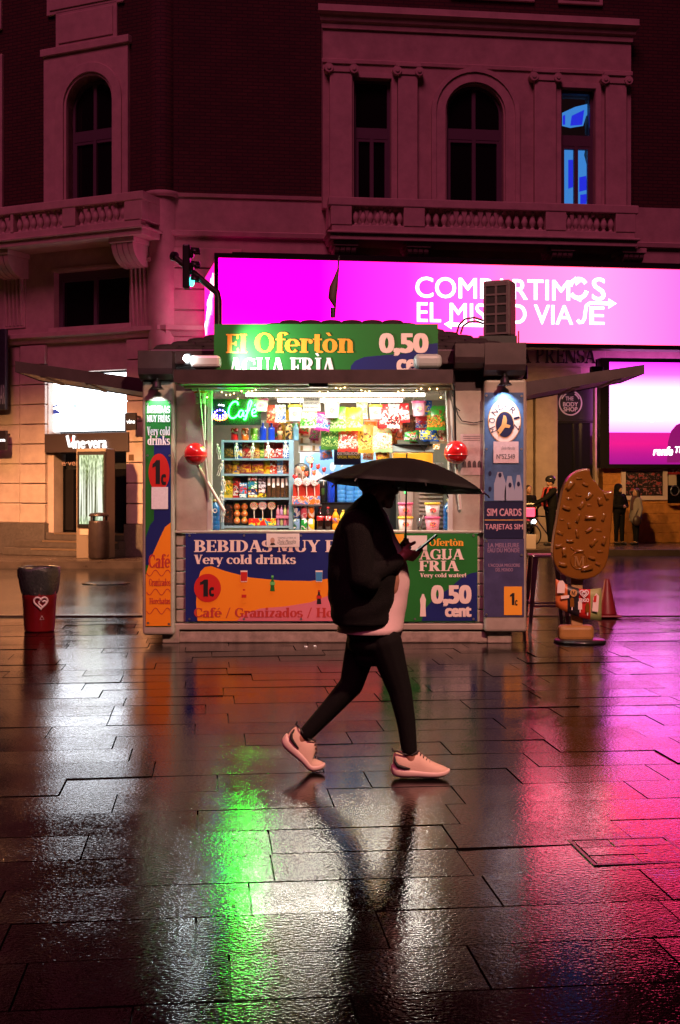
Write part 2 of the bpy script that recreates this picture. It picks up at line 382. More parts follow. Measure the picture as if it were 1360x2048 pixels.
# base sheets
pl = MB(); pl.add([(-60, -20, -.012), (60, -20, -.012), (60, 16.35, -.012), (-60, 16.35, -.012)], [(0, 1, 2, 3)])
pave = pl.build('pavement', M_JOINT, label='wet granite slab paving of the square', kind='structure')
rd = MB()
rd.add([(-60, 16.3, -.02), (60, 16.3, -.02), (60, 140, -.02), (-60, 140, -.02)], [(0, 1, 2, 3)])
rd.build('road', M_ROAD, kind='structure')
# slabs: real pieces with recessed joints, each lying a little uneven
M_EDGE = mat('slab_edge', (.006, .0045, .004), .9, spec=.0); PITCH = .40; slabmesh = {}; rs = random.Random(11)
def slab_mesh(L):
    if L in slabmesh: return slabmesh[L]
    b = MB(); g = .0035; w = PITCH/2-g; l = L/2-g; e = .0007
    b.add([(-l, -w, -.06), (l, -w, -.06), (l, w, -.06), (-l, w, -.06), (-l, -w, -e), (l, -w, -e), (l, w, -e), (-l, w, -e), (-l+e, -w+e, 0), (l-e, -w+e, 0), (l-e, w-e, 0), (-l+e, w-e, 0)],
          [(0,1,5,4),(1,2,6,5),(2,3,7,6),(3,0,4,7),(4,5,9,8),(5,6,10,9),(6,7,11,10),(7,4,8,11),(8,9,10,11)])
    b.m = [1]*8 + [0]; slabmesh[L] = b.mesh('slab', [M_SLAB, M_EDGE], (0, 0, 0)); return slabmesh[L]
rest = MB(); nslab = 0
for r in range(-2, 33):
    v = 3.36 + r*PITCH
    u = -9.0 + rs.uniform(0, .5)
    while u < 9.0:
        L = rs.choice((.7, .86, .86, 1.0, 1.15, 1.3)); c = U*(u+L/2) + V*v
        u += L
        if c.y > 16.35: continue
        tx, ty = rs.gauss(0, R(.22)), rs.gauss(0, R(.22)); dz = rs.gauss(0, .0012)
        x_px = 680 + c.x*FPX/max(.5, c.y); half = L*.55*FPX/max(.5, c.y)
        vis = c.y > 3.3 and -30 < x_px+half and x_px-half < 1390
        if vis and nslab < 300:
            nslab += 1
            o = link('slab', slab_mesh(L), c + Vector((0, 0, dz)), pave); o.rotation_euler = (tx, ty, TH)
            if o.location.z: o.location.z = dz + .012 - .012
            o.location = (c.x - wloc(pave).x, c.y - wloc(pave).y, dz - wloc(pave).z)
        else:
            g = .005; w = PITCH/2-g; l = L/2-g
            rest.add([c+U*a*l+V*b_*w+Vector((0, 0, z+dz)) for z in (-.06, 0) for a, b_ in ((-1,-1),(1,-1),(1,1),(-1,1))], [(4,5,6,7),(0,1,5,4),(1,2,6,5),(2,3,7,6),(3,0,4,7)])
rest.build('outer_slabs', M_SLAB, pave, kind='stuff')
# inlaid access cover in the paving, lower right
cf = Frame((0, 0, 0)); cc = at(1262, 1702, 4001.6/(1702-988)); cc.z = 0
ac = empty('access_cover', (cc.x, cc.y, 0), 'inlaid paving access cover with metal rim in the wet slabs', 'access cover')
b = MB(); M_IRON = mat('wet_iron', (.05, .045, .045), .25, .9)
def slabpt(a, bb, z): return cc + U*a + V*bb + Vector((0, 0, z))
for a0, a1, b0, b1 in ((-.24, .24, -.2, -.185), (-.24, .24, .185, .2), (-.24, -.225, -.185, .185), (.225, .24, -.185, .185)):
    b.add([slabpt(a, q, z) for z in (-.004, .004) for a, q in ((a0, b0), (a1, b0), (a1, b1), (a0, b1))], [(4,5,6,7),(0,1,5,4),(1,2,6,5),(2,3,7,6),(3,0,4,7)])
b.build('rim', M_IRON, ac)
for i, (a0, a1, b0, b1) in enumerate(((-.215, -.02, -.175, -.065), (-.01, .215, -.175, -.065), (-.215, .06, -.055, .06), (.07, .215, -.055, .06), (-.215, -.06, .07, .175), (-.05, .215, .07, .175))):
    b = MB(); z = .003 + .0012*(i % 3 - 1)
    b.add([slabpt(a, q, zz) for zz in (-.004, z) for a, q in ((a0, b0), (a1, b0), (a1, b1), (a0, b1))], [(4,5,6,7),(0,1,5,4),(1,2,6,5),(2,3,7,6),(3,0,4,7)])
    b.build('stone_inlay', M_SLAB, ac)
# kerb stones of the square's edge
kb = MB(); kb.box(-30, 30, 16.35, 16.6, -.05, .012); kb.build('kerb', M_WALK, kind='structure')
# manhole on the road
mh = at(212, 1164, 22.6); b = MB(); b.lathe([(0.0, -.012), (.34, -.012), (.34, -.006), (.33, -.004), (0, -.004)], (mh.x, mh.y, 0), 28)
b.lathe([(.36, -.016), (.44, -.016), (.44, -.003), (.36, -.003)], (mh.x, mh.y, 0), 28)
b.build('manhole_cover', M_IRON, label='round iron manhole cover set in the wet road', cat='manhole cover')
# far sidewalk with kerb
def walk(name, pts, mt, zt=.15):
    b = MB(); n = len(pts)
    b.add([(x, y, zt) for x, y in pts] + [(x, y, -.05) for x, y in pts], [tuple(range(n))] + [(i, i+n, (i+1) % n+n, (i+1) % n) for i in range(n)])
    return b.build(name, mt, kind='structure')
walk('sidewalk', [(-60, 27.35), (-2.4, 27.45), (-.6, 33.0), (60, 33.6), (60, 60), (-60, 60)], M_WALK)
M_KERB = mat('kerb_stone', (.06, .045, .04), .3, noise=.4, nscale=4)
kf = MB(); kf.box(-40, -2.5, 27.15, 27.345, -.05, .146); kf.box(-.5, 40, 32.7, 32.97, -.05, .146); kf.build('far_kerb', M_KERB, kind='structure')
# lamp posts
M_POST = mat('lamp_post_paint', (.03, .03, .032), .4, .6)
def street_lamp(loc, h, watts, col, label, arm=1.0, ang=0.0, rad=.18):
    r = empty('street_lamp', loc, label, 'street lamp'); x, y, z = loc
    b = MB(); b.lathe([(.16, 0), (.16, .35), (.11, .4), (.08, 1.2), (.05, h)], loc, 12); b.build('post', M_POST, r)
    ex, ey = x + arm*math.cos(ang), y + arm*math.sin(ang)
    b = MB(); b.tube([(x, y, z+h-.1), (x+(ex-x)*.5, y+(ey-y)*.5, z+h+.15), (ex, ey, z+h+.1)], .035, 8); b.build('arm', M_POST, r)
    b = MB(); b.lathe([(.0, .16), (.1, .15), (.24, .03), (.25, 0)], (ex, ey, z+h), 18); b.build('lamp_hood', M_POST, r)
    b = MB(); b.lathe([(.22, 0.0), (.18, -.06), (.1, -.09), (0, -.1)], (ex, ey, z+h), 18)
    b.build('lamp_bulb', emat('lamp_glow_'+str(int(watts)), col, 8.0), r)
    ld = bpy.data.lights.new('lamp_light', 'SPOT'); ld.energy = watts; ld.color = col; ld.spot_size = R(168); ld.spot_blend = .5; ld.shadow_soft_size = rad
    lo = bpy.data.objects.new('lamp_light', ld); COL.objects.link(lo); lo.parent = r; lo.location = (ex-x, ey-y, h-.14)
    return r
def flood_mast(loc, h, target, watts, col, label, cone=52):
    """tall mast with a tilted floodlight head"""
    r = empty('floodlight_mast', loc, label, 'floodlight mast'); x, y, z = loc; hp = Vector((x, y, z+h)); dr = (Vector(target)-hp).normalized()
    b = MB(); b.lathe([(.16, 0), (.16, .35), (.11, .4), (.09, 1.2), (.055, h)], loc, 12); b.build('post', M_POST, r)
    b = MB(); b.tube([hp - dr*.16, hp + dr*.05, hp + dr*.16], [.12, .2, .24], 16); b.build('lamp_hood', M_POST, r)
    b = MB(); b.tube([hp + dr*.155, hp + dr*.162], .22, 16); b.build('lamp_lens', emat('flood_lens_glow', col, 10.0), r)
    ld = bpy.data.lights.new('mast_light', 'SPOT'); ld.energy = watts; ld.color = col; ld.spot_size = R(cone); ld.spot_blend = .55; ld.shadow_soft_size = .22
    lo = bpy.data.objects.new('mast_light', ld); COL.objects.link(lo); lo.parent = r; lo.location = Vector((0, 0, h)) + dr*.2; lo.rotation_euler = dr.to_track_quat('-Z', 'Y').to_euler()
flood_mast((4.6, .8, 0), 11.0, (.0, 11.6, .8), 10000, (1.0, .52, .38), 'tall floodlight mast on the square facing the kiosk', 62)
street_lamp((-8.3, 22.6, 0), 5.6, 11000, (1.0, .45, .17), 'warm street lamp standing by the road before the shop corner', arm=.6, ang=R(60))
# ================================================================ the corner building
def brick_mat(name, c1, c2, mort, sc):
    m = bpy.data.materials.new(name); m.use_nodes = True; nt = m.node_tree; b = nt.nodes['Principled BSDF']; L = nt.links.new
    tc = nt.nodes.new('ShaderNodeTexCoord'); sp = nt.nodes.new('ShaderNodeSeparateXYZ'); cb = nt.nodes.new('ShaderNodeCombineXYZ'); L(tc.outputs['Object'], sp.inputs[0]); L(sp.outputs[0], cb.inputs[0]); L(sp.outputs[2], cb.inputs[1])
    bt = nt.nodes.new('ShaderNodeTexBrick'); bt.inputs['Scale'].default_value = sc; bt.inputs['Color1'].default_value = c1+(1,); bt.inputs['Color2'].default_value = c2+(1,); bt.inputs['Mortar'].default_value = mort+(1,)
    bt.inputs['Mortar Size'].default_value = .022; bt.inputs['Brick Width'].default_value = .5; bt.inputs['Row Height'].default_value = .17
    L(cb.outputs[0], bt.inputs['Vector'])
    n = nt.nodes.new('ShaderNodeTexNoise'); n.inputs['Scale'].default_value = 1.3; n.inputs['Detail'].default_value = 5; L(tc.outputs['Object'], n.inputs['Vector'])
    mx = nt.nodes.new('ShaderNodeMix'); mx.data_type = 'RGBA'; mx.blend_type = 'MULTIPLY'; mx.inputs[0].default_value = .5; L(bt.outputs['Color'], mx.inputs[6]); L(n.outputs['Fac'], mx.inputs[7]); L(mx.outputs[2], b.inputs['Base Color'])
    bp = nt.nodes.new('ShaderNodeBump'); bp.inputs['Strength'].default_value = .8; bp.inputs['Distance'].default_value = .02; bp.invert = True; L(bt.outputs['Fac'], bp.inputs['Height']); L(bp.outputs[0], b.inputs['Normal'])
    b.inputs['Roughness'].default_value = .85
    return m
M_BRICK = brick_mat('brick_wall', (.085, .024, .018), (.06, .016, .014), (.024, .011, .010), 2.0)
M_STONE = mat('pale_stone', (.46, .36, .30), .75, noise=.22, nscale=2.2, bump=.25, bscale=30)
M_STONE2 = mat('pale_stone_trim', (.50, .39, .33), .75, noise=.18, nscale=3.0, bump=.2, bscale=40)
M_PLINTH = mat('dark_granite_plinth', (.10, .085, .075), .45, noise=.35, nscale=14)
M_WFRAME = mat('window_frame_paint', (.10, .07, .09), .5)
M_GLASS = mat('dark_window_glass', (.006, .005, .006), .06, spec=.6)
M_DARK = mat('dark_interior', (.008, .007, .007), .7)
CX, CY = at(325, 988, 28.9).x, 28.9
FR = Frame((CX, CY, 0), R(7)); FL = Frame((CX, CY, 0), R(180-24)); FL.u = -FL.u
FL.n = Vector((FL.u.y, -FL.u.x, 0))
bl = empty('corner_building', (CX, CY, 0), 'tall corner building of dark brick and pale stone with balconies', 'building')
def arch_pts(cx, z0, zs, r, n=16): return [(cx-r, z0)] + [(cx+r*math.cos(PI-PI*i/n), zs+r*math.sin(PI-PI*i/n)) for i in range(n+1)] + [(cx+r, z0)]
def ring_prism(b, F, outer, inner, d0, d1, m=0):
    """frame between two outlines with the same number of points"""
    n = len(outer)
    vs = [F.pt(a, z, d1) for a, z in outer] + [F.pt(a, z, d1) for a, z in inner] + [F.pt(a, z, d0) for a, z in outer] + [F.pt(a, z, d0) for a, z in inner]
    fs = []
    for i in range(n-1):
        fs += [(i, n+i, n+i+1, i+1), (2*n+i, i, i+1, 2*n+i+1), (n+i, 3*n+i, 3*n+i+1, n+i+1)]
    b.add(vs, [tuple(reversed(f)) for f in fs], m)
def window(F, kind, x0, x1, yt, yb, d=-.28, parent=bl, glass=None, trans=.45, lab=None):
    """recessed window read at wall plane F: frame, panes, mullions"""
    a0, zt = F.px(x0, yt); a1, _ = F.px(x1, yt); _, zb = F.px((x0+x1)/2, yb); cx = (a0+a1)/2; r = (a1-a0)/2
    w = empty('window', F.pt(cx, zb, d)); w.parent = parent; w.location = F.pt(cx, zb, d) - wloc(parent)
    if lab: w['label'] = lab
    g = MB(); t = .07; zs = zt - r if kind == 'arch' else zt
    out = arch_pts(cx, zb, zs, r) if kind == 'arch' else [(a0, zb), (a0, zt), (a1, zt), (a1, zb)]
    inn = arch_pts(cx, zb, zs, r-t) if kind == 'arch' else [(a0+t, zb), (a0+t, zt-t), (a1-t, zt-t), (a1-t, zb)]
    ring_prism(g, F, out, inn, d, d+.10)
    ztr = zb + (zt-zb)*(1-trans)+.0
    g.fbox(F, a0+t, a1-t, ztr-.13, ztr+.13, d, d+.12)
    g.fbox(F, cx-.045, cx+.045, zb, ztr-.13, d, d+.13)
    g.fbox(F, a0+t, a0+t+.06, zb, ztr-.13, d, d+.11); g.fbox(F, a1-t-.06, a1-t, zb, ztr-.13, d, d+.11); g.fbox(F, a0+t+.06, a1-t-.06, ztr-.2, ztr-.13, d, d+.11)
    if kind == 'arch': g.fbox(F, cx-.045, cx+.045, ztr+.13, zt-t*.7, d, d+.11)
    g.build('frame', M_WFRAME, w)
    for (p0, p1) in ((a0+t+.06, cx-.045), (cx+.045, a1-t-.06)):
        q = MB(); q.fbox(F, p0, p1, zb, ztr-.2, d+.03, d+.05); q.build('pane', glass or M_GLASS, w)
    q = MB()
    if kind == 'arch': q.prism(F, arch_pts(cx, ztr+.13, max(zs, ztr+.14), r-t), d+.03, d+.05)
    else: q.fbox(F, a0+t, a1-t, ztr+.13, zt-t, d+.03, d+.05)
    q.build('pane', glass or M_GLASS, w)
    return a0, a1, zb, zt
def wall_with_holes(name, F, a0, a1, z0, z1, holes, m, thick=.5, d=0.0, kind='rect'):
    """vertical strips between rectangular holes (arched heads are filled by the surround)"""
    b = MB(); xs = sorted(set([a0, a1] + [h[0] for h in holes] + [h[1] for h in holes]))
    for i in range(len(xs)-1):
        l, r = xs[i], xs[i+1]; hs = sorted([(h[2], h[3]) for h in holes if h[0] <= l+1e-6 and h[1] >= r-1e-6]); z = z0
        for q0, q1 in hs:
            if q0 > z+1e-4: b.fbox(F, l, r, z, q0, d-thick, d)
            z = max(z, q1)
        if z < z1: b.fbox(F, l, r, z, z1, d-thick, d)
    return b.build(name, m, bl)
ZT = 16.5
# ---- left wing (runs back to the left)
LW0 = FL.px(-330, 600)[0]
wa0, wzt = FL.px(137, 160); wa1 = FL.px(228, 160)[0]; wzb = FL.px(182, 400)[1]
ww0, wwt = FL.px(108, 545); ww1 = FL.px(259, 540)[0]; wwb = FL.px(180, 652)[1]
band_t = FL.px(280, 400)[1]; corn_z = FL.px(200, 672)[1]
pz0, pz1 = .15, FL.px(180, 742)[1]; pa0, pa1 = FL.px(97, 900)[0], FL.px(257, 900)[0]
wall_with_holes('brick_wall', FL, LW0, 0, band_t, ZT, [(wa0, wa1, band_t, wzt)], M_BRICK)
wall_with_holes('stone_wall', FL, LW0, 0, .15, band_t, [(ww0, ww1, wwb, wwt), (pa0, pa1, .15, pz1)], M_STONE, .5, .004)
window(FL, 'arch', 137, 228, 165, 400)
window(FL, 'rect', 108, 259, 545, 650, d=-.3, trans=.02)
# surround of the arched window
sb = MB(); s0, sT = FL.px(92, 105); s1 = FL.px(260, 105)[0]; cxw = (wa0+wa1)/2; rr_ = (wa1-wa0)/2; zs = wzt-rr_
n = 16; ins = arch_pts(cxw, band_t, zs, rr_)
outs = [(s0, band_t)] + [(s0 + (s1-s0)*i/n, sT) for i in range(n+1)] + [(s1, band_t)]
ring_prism(sb, FL, outs, ins, -.3, .10); 
ring_prism(sb, FL, arch_pts(cxw, band_t, zs, rr_+.30), arch_pts(cxw, band_t, zs, rr_+.06), .10, .15)
sb.fbox(FL, s0-.06, s1+.06, sT-.16, sT+.02, .0, .17)
sb.build('window_surround', M_STONE2, bl, bevel=.015)
def wall_panel(F, x0, y0, x1, y1, d=.08):
    a0, z1 = F.px(x0, y0); a1, z0 = F.px(x1, y1); b = MB(); b.fbox(F, a0, a1, z0, z1, 0, d)
    b.fbox(F, a0+.1, a1-.1, z0+.1, z1-.1, d, d+.03); b.build('stone_panel', M_STONE2, bl, bevel=.02)
wall_panel(FL, 115, 27, 237, 78); wall_panel(FL, 97, -60, 250, 5); wall_panel(FL, -90, 20, 6, 60)
b = MB(); q0, qT = FL.px(-130, 135); q1 = FL.px(9, 135)[0]; b.fbox(FL, q0, q1, band_t, qT, 0, .1); b.build('window_surround', M_STONE2, bl, bevel=.015)
wall_panel(FR, 900, -60, 1068, 6); wall_panel(FR, 1115, -50, 1204, 13)
# ---- right wing
RW1 = FR.px(1560, 600)[0]
rb = FR.px(480, 391)[1]; zl = FR.px(480, 468)[1]
zpav = FR.px(760, 24)[1]; pv0, pv1 = FR.px(643, 300)[0], FR.px(1254, 300)[0]
PD = .28
def rwin(x0, x1, yt): 
    a0, zt = FR.px(x0, yt, PD); a1 = FR.px(x1, yt, PD)[0]; return a0, a1, zt
wl_ = rwin(708, 782, 156); wc_ = rwin(893, 1007, 166); wr_ = rwin(1122, 1190, 176)
balz = FR.px(950, 412)[1]
wall_with_holes('brick_wall', FR, 0, RW1, rb, ZT, [(pv0+.05, pv1-.05, rb, zpav-.1)], M_BRICK)
wall_with_holes('stone_wall', FR, 0, RW1, 5.4, rb, [], M_STONE, .5, .004)
wall_with_holes('stone_pier', FR, 0, FR.px(1030, 800)[0], .15, 5.39, [], M_STONE, .5, .004)
zb_ = rb - .3
pav = MB(); hol = [(wl_[0], wl_[1], zb_, wl_[2]), (wc_[0], wc_[1], zb_, wc_[2]), (wr_[0], wr_[1], zb_, wr_[2])]
xs = sorted(set([pv0, pv1] + [h[0] for h in hol] + [h[1] for h in hol]))
for i in range(len(xs)-1):
    l, r = xs[i], xs[i+1]; h = [q for q in hol if q[0] <= l+1e-6 and q[1] >= r-1e-6]
    pav.fbox(FR, l, r, h[0][3] if h else zb_, zpav, -.5, PD)
pav.build('pavilion_wall', M_STONE, bl)
FP = Frame(FR.pt(0, 0, PD), R(7))
window(FP, 'rect', 708, 782, 156, 410, d=-.26, trans=.42); window(FP, 'arch', 893, 1007, 166, 412, d=-.26, trans=.40)
GL2 = mat('clear_window_glass', (1, 1, 1), .02, trans=1.0, spec=.4)
window(FP, 'rect', 1122, 1190, 176, 418, d=-.26, trans=.42, glass=GL2)
def cornice(F, a0, a1, prof, name='cornice', m=None, par=bl):
    """moulding: profile of (projection, z) swept along the wall, with closed ends"""
    b = MB(); vs = [F.pt(a0 - p*0.6, z, p) for p, z in prof] + [F.pt(a1 + p*0.6, z, p) for p, z in prof]; n = len(prof)
    vs += [F.pt(a0, prof[0][1], -.02), F.pt(a0, prof[-1][1], -.02), F.pt(a1, prof[0][1], -.02), F.pt(a1, prof[-1][1], -.02)]
    fs = [(i, n+i, n+i+1, i+1) for i in range(n-1)] + [tuple(range(n)) + (2*n+1, 2*n), tuple(range(2*n-1, n-1, -1)) + (2*n+2, 2*n+3)]
    fs += [(2*n, 2*n+2, n, 0), (2*n+1, n-1, 2*n-1, 2*n+3)]
    b.add(vs, fs); return b.build(name, m or M_STONE2, par)
zc = FP.px(760, 24)[1]; ze = FP.px(760, 62)[1]; zf = FP.px(760, 128)[1]
cornice(FP, pv0, pv1, [(.0, ze), (.05, ze), (.06, ze+.12), (.12, ze+.16), (.16, ze+.28), (.24, ze+.32), (.26, zc-.12), (.22, zc-.1), (.22, zc+.05), (.0, zc+.05)])
cornice(FP, pv0, pv1, [(.0, zf-.02), (.04, zf-.02), (.05, zf+.06), (.02, zf+.08), (.0, zf+.08)], 'architrave')
for xa, xb in ((656, 706), (792, 836), (1064, 1112), (1206, 1252)):        # ionic pilasters
    p = empty('pilaster', FP.pt(0, rb, 0)); a0, a1 = FP.px(xa, 300)[0], FP.px(xb, 300)[0]; p.location = FP.pt((a0+a1)/2, zb_, 0) - wloc(bl); p.parent = bl; WL[p.name] = FP.pt((a0+a1)/2, zb_, 0)
    b = MB(); b.fbox(FP, a0+.03, a1-.03, zb_, zf-.28, -.05, .14); b.build('shaft', M_STONE2, p, bevel=.02)
    b = MB(); b.fbox(FP, a0-.04, a1+.04, zf-.1, zf-.021, -.05, .21); b.fbox(FP, a0, a1, zf-.28, zf-.1, -.05, .17)
    for a in (a0, a1):
        pr = ell(a, zf-.2, .11, .11, 14); b.prism(FP, pr, -.05, .205); b.prism(FP, ell(a, zf-.2, .05, .05, 10), .205, .23)
    b.build('capital', M_STONE2, p, bevel=.008)
ar = MB(); cxa = (wc_[0]+wc_[1])/2; ra = (wc_[1]-wc_[0])/2; zsa = wc_[2]-ra
a_l, a_r = cxa-ra, cxa+ra
ring_prism(ar, FP, arch_pts(cxa, zb_, zsa, ra+.34), arch_pts(cxa, zb_, zsa, ra+.04), 0, .06)
ring_prism(ar, FP, arch_pts(cxa, zb_, zsa, ra+.38), arch_pts(cxa, zb_, zsa, ra+.27), 0, .10)
n = 16; ring_prism(ar, FP, [(a_l, zsa)] + [(a_l + 2*ra*i/n, wc_[2]+.002) for i in range(n+1)] + [(a_r, zsa)], arch_pts(cxa, zsa, zsa, ra), -.3, -.003)
ar.build('archivolt', M_STONE2, bl)
sp_ = MB()
n = 16; ring_prism(sp_, FL, [(wa0, zs)] + [(wa0 + 2*rr_*i/n, wzt+.002) for i in range(n+1)] + [(wa1, zs)], arch_pts(cxw, zs, zs, rr_), -.32, -.003); sp_.build('arch_spandrel', M_STONE2, bl)
for x0, x1, yt in ((708, 782, 156), (1122, 1190, 176)):
    a0, zt = FP.px(x0, yt); a1 = FP.px(x1, yt)[0]; b = MB(); o_ = [(a0-.14, zb_), (a0-.14, zt+.14), (a1+.14, zt+.14), (a1+.14, zb_)]; i_ = [(a0-.01, zb_), (a0-.01, zt+.01), (a1+.01, zt+.01), (a1+.01, zb_)]
    ring_prism(b, FP, o_, i_, 0, .05); b.build('window_surround', M_STONE2, bl)
# string course below the brick and mouldings
cornice(FR, .05, pv0, [(.0, zl-.1), (.1, zl-.08), (.12, zl+.02), (.06, zl+.05), (.0, zl+.05)], 'string_course')
cornice(FR, .02, pv0, [(.0, rb-.08), (.05, rb-.07), (.07, rb+.01), (.0, rb+.02)], 'string_course')
cornice(FR, pv1+.3, RW1, [(.0, zl-.1), (.1, zl-.08), (.12, zl+.02), (.06, zl+.05), (.0, zl+.05)], 'string_course')
b = MB(); g0, g1 = FR.px(345, 600)[0], FR.px(408, 600)[0]      # rusticated blocks beside the marquee
for k in range(9):
    b = MB(); z = 3.0 + k*.50; b.fbox(FR, g0-.0, g1+.9, z+.02, z+.48, 0, .06); b.build('stone_block', M_STONE2, bl, bevel=.015)
# bulging corner strip between the wings
b = MB(); b.lathe([(.30, .15), (.30, ZT)], (CX-.02, CY+.14, 0), 20); b.build('rounded_corner', M_BRICK, bl)
b = MB(); b.lathe([(.34, 2.6), (.34, rb+.01), (.40, rb+.02), (.40, rb-.1), (.34, rb-.12)][:2], (CX-.02, CY+.14, 0), 20); b.lathe([(.345, rb-.1), (.42, rb-.08), (.42, rb+.02), (.3, rb+.04)], (CX-.02, CY+.14, 0), 20); b.build('corner_stonework', M_STONE, bl)
# ---- balconies
BALU = [(.055, 0), (.055, .05), (.035, .07), (.04, .1), (.075, .2), (.08, .27), (.06, .38), (.035, .5), (.03, .56), (.05, .58), (.05, .62)]
def balcony(F, x0, x1, xm, yt, yb, groups, proj, ped, par=bl):
    zt = F.px(xm, yt, proj)[1]; zbm = F.px(xm, yb, proj)[1]; a0, a1 = F.px(x0, yt, proj)[0], F.px(x1, yt, proj)[0]
    r = empty('balcony', F.pt((a0+a1)/2, zbm, 0)); r.parent = par; r.location = F.pt((a0+a1)/2, zbm, 0) - wloc(par)
    H = zt-zbm; rail = .20*H; foot = .36*H
    b = MB(); b.fbox(F, a0, a1, zbm, zbm+foot*.55, 0.0, proj); b.fbox(F, a0+.05, a1-.05, zbm+foot*.55, zbm+foot, proj-.26, proj-.02); b.fbox(F, a0-.06, a1+.06, zbm+foot*.40, zbm+foot*.56, .01, proj+.07)
    b.build('floor_slab', M_STONE2, r, bevel=.02)
    b = MB(); b.fbox(F, a0-.03, a1+.03, zt-rail, zt, proj-.30, proj+.02); b.fbox(F, a0, a0+.26, zt-rail, zt, 0, proj-.3); b.fbox(F, a1-.26, a1, zt-rail, zt, 0, proj-.3); b.build('hand_rail', M_STONE2, r, bevel=.02)
    hb = zt-rail-(zbm+foot); me = None
    xs_ = sorted(ped)
    for p0, p1 in ped:
        q0, q1 = F.px(p0, yt, proj)[0], F.px(p1, yt, proj)[0]
        b = MB(); b.fbox(F, q0, q1, zbm+foot-.01, zt-rail+.01, proj-.28, proj); b.build('pedestal', M_STONE2, r, bevel=.015)
    bm = MB(); bm.lathe([(q*1.0, z*hb/.62) for q, z in BALU], (0, 0, 0), 10); me = bm.mesh('baluster', M_STONE2, (0, 0, 0))
    for g0, g1, n in groups:
        q0, q1 = F.px(g0, yt, proj)[0], F.px(g1, yt, proj)[0]
        for k in range(n): link('baluster', me, F.pt(q0 + (q1-q0)*(k+.5)/n, zbm+foot, proj-.14), r)
    b = MB(); b.fbox(F, a0, a0+.24, zbm+foot, zt-rail, 0, proj-.28); b.build('end_wall', M_STONE2, r); b = MB(); b.fbox(F, a1-.24, a1, zbm+foot, zt-rail, 0, proj-.28); b.build('end_wall', M_STONE2, r)
    return zbm
zb1 = balcony(FR, 660, 1275, 968, 402, 486, [(706, 808, 7), (850, 1092, 15), (1134, 1232, 7)], .95, [(662, 704), (808, 850), (1092, 1133), (1232, 1272)])
zb2 = balcony(FL, -140, 284, 140, 398, 482, [(-60, 20, 6), (26, 124, 7), (150, 248, 7)], .95, [(124, 150), (248, 284), (20, 26)])
def corbel(F, xc, w, z, depth, h, parent=bl):
    a = F.px(xc, 500, .3)[0]; r = empty('corbel', F.pt(a, z-h, 0)); r.parent = parent; r.location = F.pt(a, z-h, 0) - wloc(parent)
    n = 10; pr = [(depth*(1-(1-math.cos(PI*.5*i/n))**1.0*.75), z-.12-(h-.12)*math.sin(PI*.5*i/n)) for i in range(n+1)]
    b = MB(); k = 4
    for j in range(k):
        l = a-w/2 + w*j/k + .012; rr2 = a-w/2+w*(j+1)/k-.012; m_ = len(pr)
        vs = [F.pt(l, zz, d) for d, zz in pr] + [F.pt(rr2, zz, d) for d, zz in pr] + [F.pt(l, pr[0][1], 0), F.pt(l, pr[-1][1], 0), F.pt(rr2, pr[0][1], 0), F.pt(rr2, pr[-1][1], 0)]
        b.add(vs, [(i, i+1, m_+i+1, m_+i) for i in range(m_-1)] + [tuple(range(m_-1, -1, -1)) + (2*m_, 2*m_+1), tuple(range(m_, 2*m_)) + (2*m_+3, 2*m_+2)])
    b.fbox(F, a-w/2+.01, a+w/2-.01, z-h+.02, z-.12, 0, depth*.22)
    b.build('scroll', M_STONE2, r)
    b = MB(); b.fbox(F, a-w/2-.04, a+w/2+.04, z-.12, z-.002, 0, depth+.04); b.build('cap_stone', M_STONE2, r, bevel=.012)
for xc in (686, 829, 1113, 1254): corbel(FR, xc, .52, zb1, .8, .42)
corbel(FL, 268, .62, zb2, .8, .62); corbel(FL, 22, .62, zb2, .8, .62)
for xc in (285, 30):      # fluted brackets under the corbels
    a = FL.px(xc, 560)[0]; zt_ = FL.px(xc, 528)[1]; zb3 = FL.px(xc, 652)[1]; b = MB()
    for j in range(5):
        l = a-.3+.12*j; pr = [(l+.06+.05*math.cos(PI*i/6), .02+.09*math.sin(PI*i/6)) for i in range(7)]
        vs = [FL.pt(q, zt_, d*1.5) for q, d in pr] + [FL.pt(q, zb3, d*.5) for q, d in pr]
        b.add(vs, [(i, 7+i, 8+i, i+1) for i in range(6)], 0, True)
    b.fbox(FL, a-.36, a+.36, zt_, zt_+.1, 0, .22); b.fbox(FL, a-.34, a+.34, zb3-.06, zt_, 0, .03); b.build('fluted_bracket', M_STONE2, bl)
cornice(FL, LW0, .1, [(.0, corn_z-.12), (.1, corn_z-.1), (.14, corn_z), (.2, corn_z+.04), (.2, corn_z+.14), (.0, corn_z+.18)])
cornice(FR, .0, g1+.4, [(.0, corn_z-.12), (.1, corn_z-.1), (.14, corn_z), (.2, corn_z+.04), (.2, corn_z+.14), (.0, corn_z+.18)])
b = MB(); l0 = FL.px(100, 653)[0]; b.fbox(FL, ww0-.1, ww1+.1, wwb-.16, wwb, 0, .1); b.build('window_sill', M_STONE2, bl, bevel=.01); b = MB(); b.fbox(FL, ww0-.04, ww1+.04, wwt, wwt+.08, 0, .05); b.build('window_head', M_STONE2, bl, bevel=.01)
